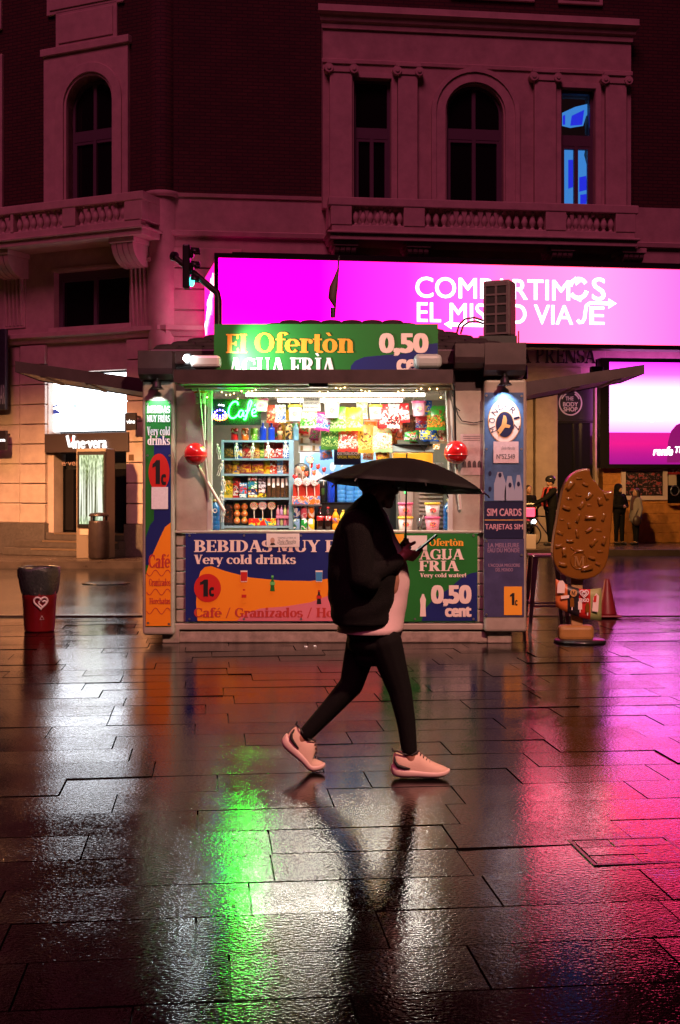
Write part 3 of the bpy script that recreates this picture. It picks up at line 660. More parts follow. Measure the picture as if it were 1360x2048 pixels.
# rusticated pier blocks at street level
zp = FL.px(60, 1046)[1]
rowz = [zp + (corn_z-.14-zp)*k/9 for k in range(10)]
pier = [(FL.px(-60, 900)[0], FL.px(41, 900)[0], .04), (FL.px(46, 900)[0], pa0-.02, .12), (pa1, FL.px(322, 900)[0], .1)]
for (a0, a1, dd) in pier:
    for k in range(9):
        if a1 > pa0-.5 and rowz[k] > pz1+.3 and dd == .12 and False: continue
        b = MB(); b.fbox(FL, a0, a1, rowz[k]+.012, rowz[k+1]-.012, 0, dd); b.build('stone_block', M_STONE, bl, bevel=.014)
    b = MB(); b.fbox(FL, a0-.03, a1+.03, .15, zp, 0, dd+.06); b.build('plinth', M_PLINTH, bl, bevel=.01)
# shop portal: reveals, dark glazed door front, steps
b = MB(); b.fbox(FL, pa0, pa0+.16, .15, pz1-2.0, -.5, .0); b.fbox(FL, pa1-.02, pa1+.02, .15, pz1, -.5, -.01); b.build('door_reveal', M_STONE, bl)
door = empty('shop_door', FL.pt((pa0+pa1)/2, .6, -.45)); door.parent = bl; door.location = FL.pt((pa0+pa1)/2, .6, -.45)-wloc(bl)
zd = FL.px(180, 905)[1]; zst = FL.px(180, 1066)[1]
b = MB(); b.fbox(FL, pa0, pa1, .15, pz1, -.52, -.48); b.build('back_panel', M_DARK, door)
for k in range(3):
    q0 = pa0+.16 + (pa1-pa0-.2)*k/3; q1 = pa0+.16 + (pa1-pa0-.2)*(k+1)/3
    b = MB(); b.fbox(FL, q0+.03, q1-.03, zst+.05, zd-.4, -.42, -.40); b.build('pane', M_GLASS, door)
b = MB()
for k in range(4):
    q = pa0+.16 + (pa1-pa0-.2)*k/3; b.fbox(FL, q-.03, q+.03, zst, zd-.3, -.44, -.37)
b.build('frame', mat('black_metal', (.012, .011, .011), .35, .6), door)
M_STEP = mat('step_stone', (.09, .075, .065), .3, noise=.3, nscale=10)
for k in range(3):
    b = MB(); h = (zst-.15)/3; b.fbox(FL, FL.px(44, 1080)[0]+.1*k, pa1+.02, .15+h*k, .15+h*(k+1), -.5, .75-.32*k); b.build('step', M_STEP, bl, bevel=.015)
    b = MB(); b.fbox(FL, pa0+.05+.1*k, pa1-.02, .15+h*(k+1)-.04, .15+h*(k+1)+.004, .75-.32*k, .758-.32*k); b.build('step_nosing', mat('step_nosing_metal', (.5, .36, .25), .35, .8), bl)
# ---- recessed cinema entrance on the right wing
YE = 37.4; FE = Frame((0, YE, 0), R(4))
b = MB(); e0 = FE.px(1000, 800)[0]; e1 = FE.px(1700, 800)[0]; b.fbox(FE, e0, e1, .15, 6.6, -.4, 0); b.build('entrance_wall', M_STONE, bl)
b = MB(); zfz = FE.px(1120, 735, .2)[1]; f0, f1 = FE.px(1000, 700, .2)[0], FE.px(1212, 700, .2)[0]; b.fbox(FE, f0, f1, zfz, FE.px(1120, 668, .2)[1], .0, .2); b.fbox(FE, f0, f1-.8, zfz-.35, zfz, 0, .3); b.build('lintel', M_STONE2, bl, bevel=.02)
letter(FE, 'LA PRENSA', 1022, 695, 1192, 727, mat('bronze_letters', (.02, .016, .014), .4, .5), .24, bl, 'serif', T=.15, t=.06, depth=.05)
for xa, xb in ((1046, 1064), (1066, 1110), (1186, 1206)):
    a0, a1 = FE.px(xa, 900)[0], FE.px(xb, 900)[0]; b = MB(); b.fbox(FE, a0, a1, .15, zfz-.35 if xa > 1050 else zfz-.36, .0, .35 if xa == 1066 else .2); b.build('pillar', M_STONE, bl, bevel=.03)
b = MB(); b.prism(FE, pxs(FE, [(1048, 752), (1066, 744), (1150, 746), (1150, 756), (1050, 764)], .3), .3, .5); b.build('bracket', M_STONE2, bl)
b = MB(); ec0 = FR.px(1030, 800)[0]; b.add([tuple(FR.pt(ec0, z, -.3)) for z in (6.65, 6.75)] + [tuple(FR.pt(RW1, z, -.3)) for z in (6.65, 6.75)] + [tuple(FE.pt(e0, z, 0)) for z in (6.65, 6.75)] + [tuple(FE.pt(e1, z, 0)) for z in (6.65, 6.75)], [(0, 4, 6, 2), (1, 3, 7, 5)]); b.build('entrance_ceiling', M_STONE, bl)
# body-care shop window between the pillars
bs = empty('shop_window', FE.pt(FE.px(1148, 900)[0], .15, .1)); bs.parent = bl; bs.location = FE.pt(FE.px(1148, 900)[0], .15, .1)-wloc(bl)
a0, a1 = FE.px(1111, 900, .05)[0], FE.px(1185, 900, .05)[0]
b = MB(); b.fbox(FE, a0, a1, .15, FE.px(1150, 844, .1)[1], .02, .06); b.build('pane', mat('shop_glass', (.012, .012, .014), .08), bs)
b = MB(); zz = FE.px(1150, 846, .1)[1]; b.fbox(FE, a0, a1, zz, zz+.06, .06, .1); b.fbox(FE, (a0+a1)/2-.03, (a0+a1)/2+.03, .15, zz, .06, .09); b.fbox(FE, a0, a0+.05, .15, zz, .06, .1); b.build('frame', MATS['black_metal'], bs)
sg = MB(); sg.fbox(FE, a0, a1, zz+.07, FE.px(1150, 770, .1)[1], .02, .12)
sgo = sg.build('shop_sign', mat('black_sign_board', (.01, .012, .013), .3), label='black shop sign with a ringed round emblem above the dark shop window', cat='sign')
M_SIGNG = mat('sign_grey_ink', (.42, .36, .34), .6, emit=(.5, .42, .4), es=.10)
b = MB(); cx_, cz_ = FE.px(1141, 806, .125); 
ring_prism(b, FE, ell(cx_, cz_, .37, .39, 40, -250, 70), ell(cx_, cz_, .33, .35, 40, -250, 70), .121, .127); ring_prism(b, FE, ell(cx_, cz_+.02, .30, .32, 14, 20, 62), ell(cx_, cz_+.02, .27, .27, 14, 20, 62), .121, .127); ring_prism(b, FE, ell(cx_, cz_+.02, .30, .32, 14, 118, 160), ell(cx_, cz_+.02, .27, .27, 14, 118, 160), .121, .127)
b.build('emblem_ring', M_SIGNG, sgo)
for t_, y0, y1, x0, x1 in (('THE', 795, 803, 1131, 1147), ('BODY', 806, 815, 1126, 1156), ('SHOP', 816, 825, 1127, 1155)):
    letter(FE, t_, x0, y0-2, x1, y1-2, M_SIGNG, .125, sgo, 'sans', .03)
# timber ticket hall below the big screen
M_WOOD = mat('varnished_boards', (.50, .22, .06), .35, noise=.35, nscale=5)
FT = Frame((0, 36.6, 0), R(4)); th = empty('ticket_booth', FT.pt(FT.px(1290, 900)[0], .15, 0), 'varnished timber ticket booth with white framed programme case', 'ticket booth')
t0, t1 = FT.px(1206, 950)[0], FT.px(1480, 950)[0]; zt_ = FT.px(1280, 931)[1]
for k in range(8):
    b = MB(); h = (zt_-.15)/8; b.fbox(FT, t0, t1, .15+h*k+.008, .15+h*(k+1)-.008, -.5, 0); b.build('plank', M_WOOD, th, bevel=.008)
b = MB(); b.fbox(FT, t0, t1, .15, zt_, -.52, -.02); b.fbox(FT, t0-.05, t1, zt_, zt_+.06, -.5, .06); b.build('carcass', M_WOOD, th)
c0, cz1 = FT.px(1243, 934, .08); c1, cz0 = FT.px(1335, 1000, .08); case = MB()
ring_prism(case, FT, [(c0, cz0), (c0, cz1), (c1, cz1), (c1, cz0), (c0, cz0)], [(c0+.13, cz0+.13), (c0+.13, cz1-.13), (c1-.13, cz1-.13), (c1-.13, cz0+.13), (c0+.13, cz0+.13)], .0, .09)
case.build('case_frame', mat('white_case_paint', (.62, .5, .5), .4), th)
b = MB(); b.fbox(FT, c0+.12, c1-.12, cz0+.12, cz1-.12, .0, .02); b.build('case_back', M_DARK, th)
for i in range(3):
    for j in range(3):
        w_ = (c1-c0-.3)/3; h_ = (cz1-cz0-.3)/3; b = MB(); b.fbox(FT, c0+.15+w_*i+.015, c0+.15+w_*(i+1)-.015, cz0+.15+h_*j+.015, cz0+.15+h_*(j+1)-.015, .02, .03)
        b.build('poster', printmat([(25, 18, 28), (60, 30, 45), (140, 110, 120), (150, 50, 60)], 9 + i + j, .5), th)
b = MB(); b.fbox(FT, c1+.03, t1, cz0-.1, cz1, .01, .02); b.build('counter_window', M_GLASS, th)
b = MB(); b.fbox(FT, c1+.02, t1, cz0-.16, cz0-.1, .0, .3); b.build('counter', M_WOOD, th)
b = MB(); b.fbox(FT, c1+.02, t1, cz1-.22, cz1-.02, .03, .06); o = b.build('name_board', mat('red_name_board', (.25, .02, .03), .4), th)
letter(FT, 'TAQUILLA', 1341, 938, 1420, 946, mat('cream_ink', (.7, .62, .55), .5), .065, o, 'sans', .03)
b = MB(); cr_, cz_ = FT.px(1351, 981, .1); b.tube([FT.pt(cr_+.13*math.cos(2*PI*i/20), cz_+.15*math.sin(2*PI*i/20), .05) for i in range(21)], .02, 8); b.build('speaking_ring', mat('steel_ring', (.5, .55, .65), .25, .9), th)
b = MB(); b.fbox(FT, c1+.05, c1+.3, cz0+.45, cz0+.85, .02, .028); b.build('notice', mat('notice_paper', (.5, .42, .36), .7), th)
# ================================================================ lit screens
def screen_mat(name, build, strength):
    m = bpy.data.materials.new(name); m.use_nodes = True; nt = m.node_tree; b = nt.nodes['Principled BSDF']
    b.inputs['Base Color'].default_value = (.01, .01, .01, 1); b.inputs['Roughness'].default_value = .3
    tc = nt.nodes.new('ShaderNodeTexCoord'); col = build(nt, tc.outputs['Generated'])
    nt.links.new(col, b.inputs['Emission Color']); b.inputs['Emission Strength'].default_value = strength
    return m
def ramp(nt, fac, stops, interp='LINEAR'):
    r = nt.nodes.new('ShaderNodeValToRGB'); r.color_ramp.interpolation = interp; el = r.color_ramp.elements
    while len(el) < len(stops): el.new(.5)
    for e, (p, c) in zip(el, stops): e.position = p; e.color = c if len(c) == 4 else c + (1,)
    nt.links.new(fac, r.inputs[0]); return r.outputs[0]
def sep(nt, v):
    s = nt.nodes.new('ShaderNodeSeparateXYZ'); nt.links.new(v, s.inputs[0]); return s.outputs
# ---- the cinema marquee
mqA = at(434, 516, 26.4); ang_m = R(7.6)
FM = Frame((mqA.x, mqA.y, 0), ang_m)
mq = empty('marquee', FM.pt(5, 5.0, 0), 'long cinema marquee with glowing magenta LED screen', 'marquee')
zt0 = FM.px(434, 516)[1]; zb0 = FM.px(1200, 689)[1]; L1 = FM.px(1640, 600)[0]
bkX = Vector((at(409, 988, 28.95).x, 28.95, 0))
M_MQ = mat('marquee_black_metal', (.015, .012, .014), .4, .4)
def mcol(nt, v):
    s = sep(nt, v); return ramp(nt, s[0], [(0, (1, 0, .40)), (.16, (1, .0, .38)), (.30, (1, .008, .24)), (.47, (1, .046, .13)), (.62, (1, .066, .15)), (.78, (1, .028, .14)), (.9, (1, .010, .13)), (1, (.9, .004, .12))])
b = MB(); b.add([FM.pt(0, zb0, 0), FM.pt(L1, zb0, 0), FM.pt(L1, zt0, 0), FM.pt(0, zt0, 0)], [(0, 1, 2, 3)])
scr = b.build('front_screen', screen_mat('magenta_screen', mcol, 6.4), mq)
FS = Frame((bkX.x, bkX.y, 0)); sdv = (FM.o - Vector((bkX.x, bkX.y, 0))); sdv.z = 0; FS.u = sdv.normalized(); FS.n = Vector((FS.u.y, -FS.u.x, 0)); SL = sdv.length
b = MB(); b.add([FS.pt(0, zb0, 0), FS.pt(SL-.05, zb0, 0), FS.pt(SL-.05, zt0, 0), FS.pt(0, zt0, 0)], [(0, 1, 2, 3)])
ss = b.build('side_screen', emat('magenta_side_screen', (1, .006, .25), 3.0), mq)
M_WHITE_E = emat('screen_white_ink', (1, .8, .9), 4.0)
letter(FS, 'viaja', SL*.08, zb0+1.25, SL*.85, zb0+.55, M_WHITE_E, .02, ss, 'sans', .03, rot=.5, px=False, shear=.3)
b = MB()
b.add([FM.pt(0, zb0, -.03), FM.pt(L1, zb0, -.03), FM.pt(L1, zt0, -.03), FM.pt(0, zt0, -.03)], [(0, 1, 2, 3)])
b.fbox(FM, -.06, L1, zt0, zt0+.10, -1.6, .06); b.fbox(FM, -.06, L1, zb0-.10, zb0, -.35, .06); b.fbox(FM, -.06, .03, zb0, zt0, -.05, .05)
b.fbox(FM, .35, L1, zt0+.1, zt0+.24, -2.2, -.5)
b.build('casing', M_MQ, mq)
d = .012
for t_, x0, y0, x1, y1 in (('COMPARTIM', 831, 553, 1140, 598), ('S', 1184, 555, 1211, 601), ('EL MISMO VIA', 834, 604, 1146, 646), ('E', 1179, 613, 1209, 649)):
    letter(FM, t_, x0, y0, x1, y1 + (x1-x0)*.012, M_WHITE_E, d, scr, 'sans', .010)
def pathm(F, pts, w, d, m, par, name='emblem', raw=None):
    """flat band of constant width along a polyline on a plane (px points)"""
    q = [Vector((*F.px(x, y, d), 0)) for x, y in pts]; b = raw or MB(); n = len(q); vs = []; wz = w
    for i in range(n):
        t = (q[min(n-1, i+1)]-q[max(0, i-1)]).normalized(); nn = Vector((-t.y, t.x, 0))
        vs += [q[i]+nn*wz/2, q[i]-nn*wz/2]
    fs = [(2*i, 2*i+1, 2*i+3, 2*i+2) for i in range(n-1)]
    b.add([F.pt(v.x, v.y, d) for v in vs], fs, m if raw else 0)
    return None if raw else b.build(name, m, par)
pathm(FM, [(1143 + 17*math.cos(R(a)) + 14, 577 + 19*math.sin(R(a))) for a in range(-165, -30, 12)], .09, d, M_WHITE_E, scr)
pathm(FM, [(1143 + 17*math.cos(R(a)) + 14, 577 + 19*math.sin(R(a))) for a in range(15, 150, 12)], .09, d, M_WHITE_E, scr)
b = MB()
for tri in ([(1150, 553), (1163, 562), (1152, 571)], [(1152, 599), (1163, 590), (1162, 604)], [(1217, 597), (1233, 607), (1217, 617)], [(888, 648), (903, 640), (903, 658)]): b.poly(FM, pxs(FM, tri, d), d)
b.build('arrow_head', M_WHITE_E, scr)
pathm(FM, [(1155, 640), (1159, 645), (1165, 644), (1169, 637), (1171, 622), (1173, 611), (1180, 606), (1194, 606), (1218, 607)], .075, d+.003, M_WHITE_E, scr, 'arrow_line')
pathm(FM, [(902, 649), (990, 651)], .08, d, M_WHITE_E, scr, 'arrow_line')
for xx in (1042, 1193):           # hooded spotlights hanging below the marquee, shining back on the entrance
    p = FM.pt(FM.px(xx, 700, -2.4)[0], zb0-.16, -2.4); fx = empty('marquee_spotlight', p); fx.parent = mq; fx.location = p - wloc(mq)
    b = MB(); b.box(p.x-.14, p.x+.14, p.y-.12, p.y+.16, p.z-.42, p.z-.08); b.tube([p + Vector((0, 0, .1)), p + Vector((0, 0, -.1))], .03, 6); b.build('housing', M_MQ, fx, bevel=.02)
    ld = bpy.data.lights.new('spot_light', 'SPOT'); ld.energy = 1000; ld.color = (1, .50, .16); ld.spot_size = R(120); ld.spot_blend = .6; ld.shadow_soft_size = .1
    lo = bpy.data.objects.new('spot_light', ld); COL.objects.link(lo); lo.parent = fx; lo.location = (0, .22, -.36); lo.rotation_euler = (R(42), 0, 0)
# ---- big screen right of the entrance
FB = Frame((0, 35.9, 0), R(6)); bs0, bz1 = FB.px(1218, 724); bs1, bz0 = FB.px(1500, 929)
big = empty('led_screen', FB.pt((bs0+bs1)/2, bz0, 0), 'large LED advertising screen of white and magenta above the ticket booth', 'screen')
def bcol(nt, v):
    s = sep(nt, v); return ramp(nt, s[2], [(0, (.07, .001, .05)), (.1, (.10, .0012, .05)), (.2, (.16, .0016, .05)), (.31, (.15, .002, .055)), (.315, (.8, .10, .6)), (.45, (1, .19, .85)), (.75, (1, .19, .85)), (.88, (.7, .04, .6)), (1, (.4, .01, .4))])
b = MB(); b.add([FB.pt(bs0, bz0, 0), FB.pt(bs1, bz0, 0), FB.pt(bs1, bz1, 0), FB.pt(bs0, bz1, 0)], [(0, 1, 2, 3)]); bsc = b.build('screen_face', screen_mat('advert_screen', bcol, 5.6), big)
b = MB(); b.fbox(FB, bs0-.28, bs0-.001, bz0-.12, bz1+.12, -.3, .04); b.fbox(FB, bs0, bs1, bz0-.12, bz0-.001, -.3, .04); b.fbox(FB, bs0, bs1, bz1, bz1+.12, -.3, .04); b.build('bezel', M_MQ, big)
letter(FB, 'renfe', 1306, 893, 1346, 911, M_WHITE_E, .01, bsc, 'sans', .04, shear=.25); letter(FB, 'Tu', 1350, 893, 1366, 906, M_WHITE_E, .01, bsc, 'sans', .03, shear=.25)
M_PALE_E = emat('screen_pale_ink', (1, .8, 1), 5.0)
for t_, y in (('Como tú,', 800), ('que cada vez', 817), ('eres más digital.', 833)): letter(FB, t_, 1238, y, 1238 + 5.2*len(t_), y+11, M_PALE_E, .01, bsc, 'sans', .02, shear=.2)
b = MB(); b.poly(FB, pxs(FB, [(1334, 925), (1336, 885), (1342, 862), (1352, 850), (1370, 842), (1400, 850), (1400, 925)], .01), .006); b.build('picture_shape', emat('screen_violet_shape', (.30, .005, .15), .9), bsc)
# ---- white screen above the shop door
FW = Frame(FL.pt(0, 0, -.2), 0); FW.u = FL.u; FW.n = FL.n
w0, w1 = FW.px(102, 800)[0], FW.px(256, 800)[0]; wz1, wz0 = FW.px(180, 748)[1], FW.px(180, 862)[1]
wsn = empty('shop_screen', FW.pt((w0+w1)/2, wz0, 0), 'glowing white shop screen showing a pale face above the dark door', 'screen')
b = MB(); b.add([FW.pt(w0, wz0, 0), FW.pt(w1, wz0, 0), FW.pt(w1, wz1, 0), FW.pt(w0, wz1, 0)], [(0, 1, 2, 3)]); wf = b.build('screen_face', emat('white_screen', (.88, .92, 1.0), 6.0), wsn)
b = MB(); b.fbox(FW, w0-.1, w0, wz0, wz1, -.2, .03); b.fbox(FW, w0-.1, w1+.04, wz1, wz1+.08, -.2, .03); b.fbox(FW, w1, w1+.05, wz0, wz1, -.2, .03); b.build('bezel', M_MQ, wsn)
M_BLUE_E = emat('screen_blue_ink', (.03, .07, .45), .8); M_BLUE2 = emat('screen_pale_blue_ink', (.45, .55, .95), 1.5)
b = MB(); b.poly(FW, pxs(FW, [(103, 800), (104, 845), (107, 862), (102, 862)], .01), .006); b.poly(FW, pxs(FW, [(102, 822), (110, 818), (118, 823), (120, 827), (110, 828), (103, 829)], .01), .007); b.poly(FW, pxs(FW, [(103, 812), (115, 809), (116, 812), (103, 816)], .01), .007)
b.build('picture_shape', M_BLUE_E, wf)
b = MB(); b.poly(FW, pxs(FW, [(134, 806), (144, 799), (150, 797), (144, 802), (135, 808)], .01), .006); b.poly(FW, pxs(FW, [(142, 812), (150, 809), (158, 812), (150, 815)], .01), .006); b.build('picture_shape', M_BLUE2, wf)
# fascia with lettering
FF = Frame(FL.pt(0, 0, .16), 0); FF.u = FL.u; FF.n = FL.n
f0, f1 = FF.px(89, 885)[0], FF.px(256, 885)[0]; fz1, fz0 = FF.px(172, 866)[1], FF.px(172, 904)[1]
b = MB(); b.fbox(FF, f0, f1, fz0, fz1, -.5, .0); fs_ = b.build('shop_fascia', mat('brown_fascia', (.05, .035, .033), .5), label='dark brown shop fascia with glowing white name above the door', cat='sign', bevel=.01)
M_LET = emat('lit_letters', (1, .95, .9), 2.2)
letter(FF, 'ine·vera', 146, 876, 214, 896, M_LET, .02, fs_, 'sans', .02, depth=.02)
pathm(FF, [(134, 871), (139, 893), (143, 893), (148, 871)], .08, .02, M_LET, fs_, 'lettering')
b = MB(); b.poly(FF, pxs(FF, [(141, 881), (144, 873), (146, 880), (143, 886)], .02), .025); b.build('leaf_emblem', emat('red_leaf', (1, .08, .05), 1.0), fs_)
letter(Frame(FL.pt(0, 0, -.3), 0) if False else FL, 'vine·vera', 104, 921, 165, 931, mat('dim_sign_ink', (.4, .25, .22), .5), -.33, fs_, 'sans', .01)
# small projecting signs
def blade_sign(x0, y0, x1, y1, label, txt):
    p0 = FL.px(x0, y0, .5); p1 = FL.px(x1, y1, .5); b = MB(); b.fbox(FL, p0[0], p1[0], p1[1], p0[1], .44, .52); b.fbox(FL, (p0[0]+p1[0])/2-.02, (p0[0]+p1[0])/2+.02, p0[1]-.1, p0[1]-.05, 0, .44)
    o = b.build('hanging_sign', mat('sign_violet_black', (.02, .015, .02), .4), label=label, cat='sign', bevel=.01)
    letter(FL, txt, x0+3, (y0+y1)/2-4, x1-2, (y0+y1)/2+4, M_LET, .53, o, 'sans', .02)
blade_sign(250, 826, 272, 860, 'small dark projecting sign at the corner pier beside the white screen', 'vine')
blade_sign(-22, 862, 13, 900, 'small black sign with white boxed word on the rusticated wall', 'pizza')
b = MB(); p0 = FL.px(-30, 660, .4); p1 = FL.px(12, 820, .4); b.fbox(FL, p0[0], p1[0], p1[1], p0[1], .3, .42); vb = b.build('vertical_sign', mat('slate_sign', (.03, .035, .05), .35, noise=.4, nscale=12), label='tall narrow slate blue sign board standing off the wall', cat='sign', bevel=.03)
letter(FL, 'BAR', -4, 770, 10, 808, mat('slate_sign_ink', (.25, .28, .36), .5), .425, vb, 'sans', .02, rot=0)
b = MB(); p0 = FL.px(257, 909, .12); p1 = FL.px(267, 921, .12); b.fbox(FL, p0[0], p1[0], p1[1], p0[1], .1, .115); b.build('wall_plaque', mat('plaque_bronze', (.15, .08, .04), .4, .5), label='tiny bronze plaque on the warm lit corner pier', cat='plaque')
# ---- advertising totem and litter bin on the far pavement
FTm = Frame((at(150, 988, 28.2).x, 28.2, 0), R(-14)); tz0 = .15; tz1 = FTm.px(175, 897)[1]; ta0, ta1 = FTm.px(152, 1000)[0], FTm.px(212, 1000)[0]
tt = empty('advert_totem', FTm.pt((ta0+ta1)/2, tz0, 0), 'free-standing advert totem showing a lit misty forest', 'advert totem')
M_TOT = mat('totem_grey_metal', (.22, .17, .13), .45, .3)
b = MB(); b.fbox(FTm, ta0, ta1, tz0, tz1, -.5, 0); b.build('housing', M_TOT, tt, bevel=.02)
def forest(nt, v):
    s = sep(nt, v); L = nt.links.new
    mp = nt.nodes.new('ShaderNodeMapping'); mp.inputs['Scale'].default_value = (9, 1, .35); L(v, mp.inputs['Vector'])
    n = nt.nodes.new('ShaderNodeTexNoise'); n.inputs['Scale'].default_value = 1.6; n.inputs['Detail'].default_value = 1; L(mp.outputs[0], n.inputs['Vector'])
    tr = ramp(nt, n.outputs['Fac'], [(.42, (.02, .03, .015)), (.5, (.95, 1, .85))])
    n2 = nt.nodes.new('ShaderNodeTexNoise'); n2.inputs['Scale'].default_value = 14; n2.inputs['Detail'].default_value = 5; L(v, n2.inputs['Vector'])
    lf = ramp(nt, n2.outputs['Fac'], [(.4, (.10, .22, .05)), (.6, (.75, .95, .55))])
    g = nt.nodes.new('ShaderNodeMath'); g.operation = 'MULTIPLY'; up = ramp(nt, s[2], [(0, (.8, .8, .8)), (.15, (.12, .12, .12)), (.5, (.12, .12, .12)), (.95, (.85, .85, .85))])
    mx = nt.nodes.new('ShaderNodeMix'); mx.data_type = 'RGBA'; L(up, mx.inputs[0]); L(tr, mx.inputs[6]); L(lf, mx.inputs[7])
    return mx.outputs[2]
q0, q1 = FTm.px(160, 1000)[0], FTm.px(208, 1000)[0]; qz1, qz0 = FTm.px(180, 910)[1], FTm.px(180, 1048)[1]
b = MB(); b.fbox(FTm, q0-.05, q1+.04, qz0-.08, qz1+.08, 0, .03); b.build('bezel', M_MQ, tt)
b = MB(); b.add([FTm.pt(q0, qz0, .035), FTm.pt(q1, qz0, .035), FTm.pt(q1, qz1, .035), FTm.pt(q0, qz1, .035)], [(0, 1, 2, 3)]); b.build('screen_face', screen_mat('forest_screen', forest, 1.15), tt)
b = MB(); b.fbox(FTm, q0, q0+.3, qz0-.25, qz0-.12, 0, .012); b.build('plate', mat('totem_plate', (.5, .35, .28), .5), tt)
lc = at(198, 1118, 27.9); lc.z = .15; lb = empty('litter_bin', lc, 'tall dark cylindrical litter bin before the forest totem', 'litter bin')
M_LB = mat('litter_bin_paint', (.045, .03, .03), .4, .4, noise=.3)
b = MB(); b.lathe([(.20, 0), (.235, .05), (.245, .5), (.235, .84), (.23, .88)], lc, 20); b.build('drum', M_LB, lb)
b = MB(); b.lathe([(.23, .98), (.235, 1.0), (.2, 1.05), (.0, 1.07)], lc, 20)
for k in range(4): a = PI/4+k*PI/2; b.box(lc.x+.2*math.cos(a)-.025, lc.x+.2*math.cos(a)+.025, lc.y+.2*math.sin(a)-.025, lc.y+.2*math.sin(a)+.025, lc.z+.87, lc.z+1.0)
b.build('rain_hood', M_LB, lb)
# ---- glowing blue shapes added behind a pavilion window in place of its reflection
FBl = Frame(FP.pt(0, 0, -.6), R(7))
bd = empty('blue_reflection_glow', FBl.pt(FBl.px(1156, 400)[0], FBl.px(1156, 405)[1], 0), 'wavy glowing blue shapes imitating a reflection in the pavilion window', 'imitated reflection')
BE1 = emat('blue_reflection_deep', (.02, .03, .75), 1.0); BE2 = emat('blue_reflection_pale', (.06, .30, .85), .8)
b = MB(); b.poly(FBl, pxs(FBl, [(1124, 226), (1150, 214), (1184, 206), (1188, 222), (1172, 232), (1166, 252), (1140, 256), (1124, 252)]), 0); b.poly(FBl, pxs(FBl, [(1124, 285), (1152, 288), (1174, 280), (1168, 310), (1178, 350), (1180, 380), (1172, 412), (1124, 412)]), 0); b.build('reflection_band', BE2, bd)
for P_ in ([(1143, 232), (1168, 220), (1164, 250), (1140, 252)], [(1136, 320), (1150, 320), (1152, 372), (1136, 378)], [(1158, 355), (1172, 352), (1174, 380), (1158, 384)], [(1160, 390), (1174, 388), (1172, 408), (1160, 408)], [(1125, 232), (1130, 230), (1130, 250), (1125, 250)]):
    b = MB(); b.poly(FBl, pxs(FBl, P_), .01); b.build('reflection_patch', BE1, bd)
# ---- traffic light on its cranked mast
TY = 23.0; tb = at(437, 0, TY); tl = empty('traffic_light', (tb.x, TY, 0), 'traffic light showing green on a cranked mast arm', 'traffic light')
M_TL = mat('mast_grey', (.10, .085, .08), .35, .7); M_TB = mat('signal_black', (.015, .013, .014), .4)
k0, k1 = at(437, 588, TY), at(349, 514, TY)
b = MB(); b.tube([(tb.x, TY, 0), (tb.x, TY, k0.z-.12), k0 + Vector((-.03, 0, .03)), k0 + Vector((-.12, 0, .1)), k1], [.07, .07, .066, .062, .055], 12); b.build('mast', M_TL, tl)
b = MB(); b.tube([k1 + Vector((-.04, .02, .02)), k1 + Vector((.03, -.02, 0))], .09, 12); b.build('end_cap', M_TB, tl)
h0 = at(379, 490, TY); h1 = at(379, 578, TY)
b = MB(); b.box(h0.x-.12, h0.x+.02, TY-.12, TY+.12, h1.z, h0.z); b.build('signal_housing', M_TB, tl, bevel=.03)
for i, py in enumerate((507, 534, 563)):
    c = at(381, py, TY); col = (M_TB, M_TB, emat('green_signal', (.05, .9, .7), 7))[i]
    lens = empty('signal_lamp', c); lens.parent = tl; lens.location = c - wloc(tl)
    b = MB(); b.sphere(c + Vector((.03, -.05, -.01)), (.05, .08, .095), 14, 8); b.build('lens', col if i == 2 else mat('dark_lens', (.03, .012, .012), .2), lens)
    vs = []; n = 10
    for j in range(n+1):
        a = PI*.0 + PI*j/n
        for q in (0, .16): vs.append(c + Vector((.02+q, -.05-.11*math.cos(a), .11*math.sin(a)-q*.1)))
    b = MB(); b.add(vs, [(2*j, 2*j+1, 2*j+3, 2*j+2) for j in range(n)], 0, True); o = b.build('visor', M_TB, lens); sm = o.modifiers.new('s', 'SOLIDIFY'); sm.thickness = .008
# ================================================================ the drinks kiosk
KY = 13.47; K = Frame((0, KY, 0)); KS = FPX/KY
def kx(p): return (p-680)/KS
def kz(p): return CAMH-(p-HOR)/KS
ki = empty('kiosk', (0, 14.6, 0), 'drinks and snack kiosk with bright window, banners and raised shutters', 'kiosk')
M_KB = mat('kiosk_beige_paint', (.35, .31, .25), .45, noise=.16, nscale=7, bump=.08, bscale=60)
M_KD = mat('kiosk_eave_paint', (.05, .029, .032), .4, .2, noise=.25, nscale=6)
M_KW = mat('kiosk_inner_white', (.72, .68, .58), .5, noise=.1, nscale=5)
M_ROOF = mat('dark_roof_tile', (.03, .024, .024), .35, noise=.3, nscale=9)
M_STEEL = mat('brushed_steel', (.45, .43, .42), .3, .9)
M_ALU = mat('white_aluminium', (.60, .58, .54), .35, .3)
M_BLACK = mat('black_plastic', (.012, .012, .013), .35)
M_CABLE = mat('cable_rubber', (.012, .01, .01), .5)
XL, XR = kx(352), kx(968); oL, oR = kx(415), kx(905); zC = kz(1061); zO = kz(785); KB = 16.0
b = MB(); b.box(kx(325), kx(1021), KY-.02, KB, 0, .13); b.build('plinth', mat('plinth_paint', (.33, .27, .22), .5, noise=.4, nscale=9), ki, bevel=.015)
b = MB(); b.box(kx(350), kx(972), KY-.05, KB-.02, .145, .215); b.build('bottom_rail', M_KB, ki, bevel=.012)
for k in range(7):
    h = (zC-.03-.22)/7; b = MB(); b.box(XL, XR, KY, KY+.05, .22+h*k+.006, .22+h*(k+1)-.006); b.build('front_plank', M_KB, ki, bevel=.01)
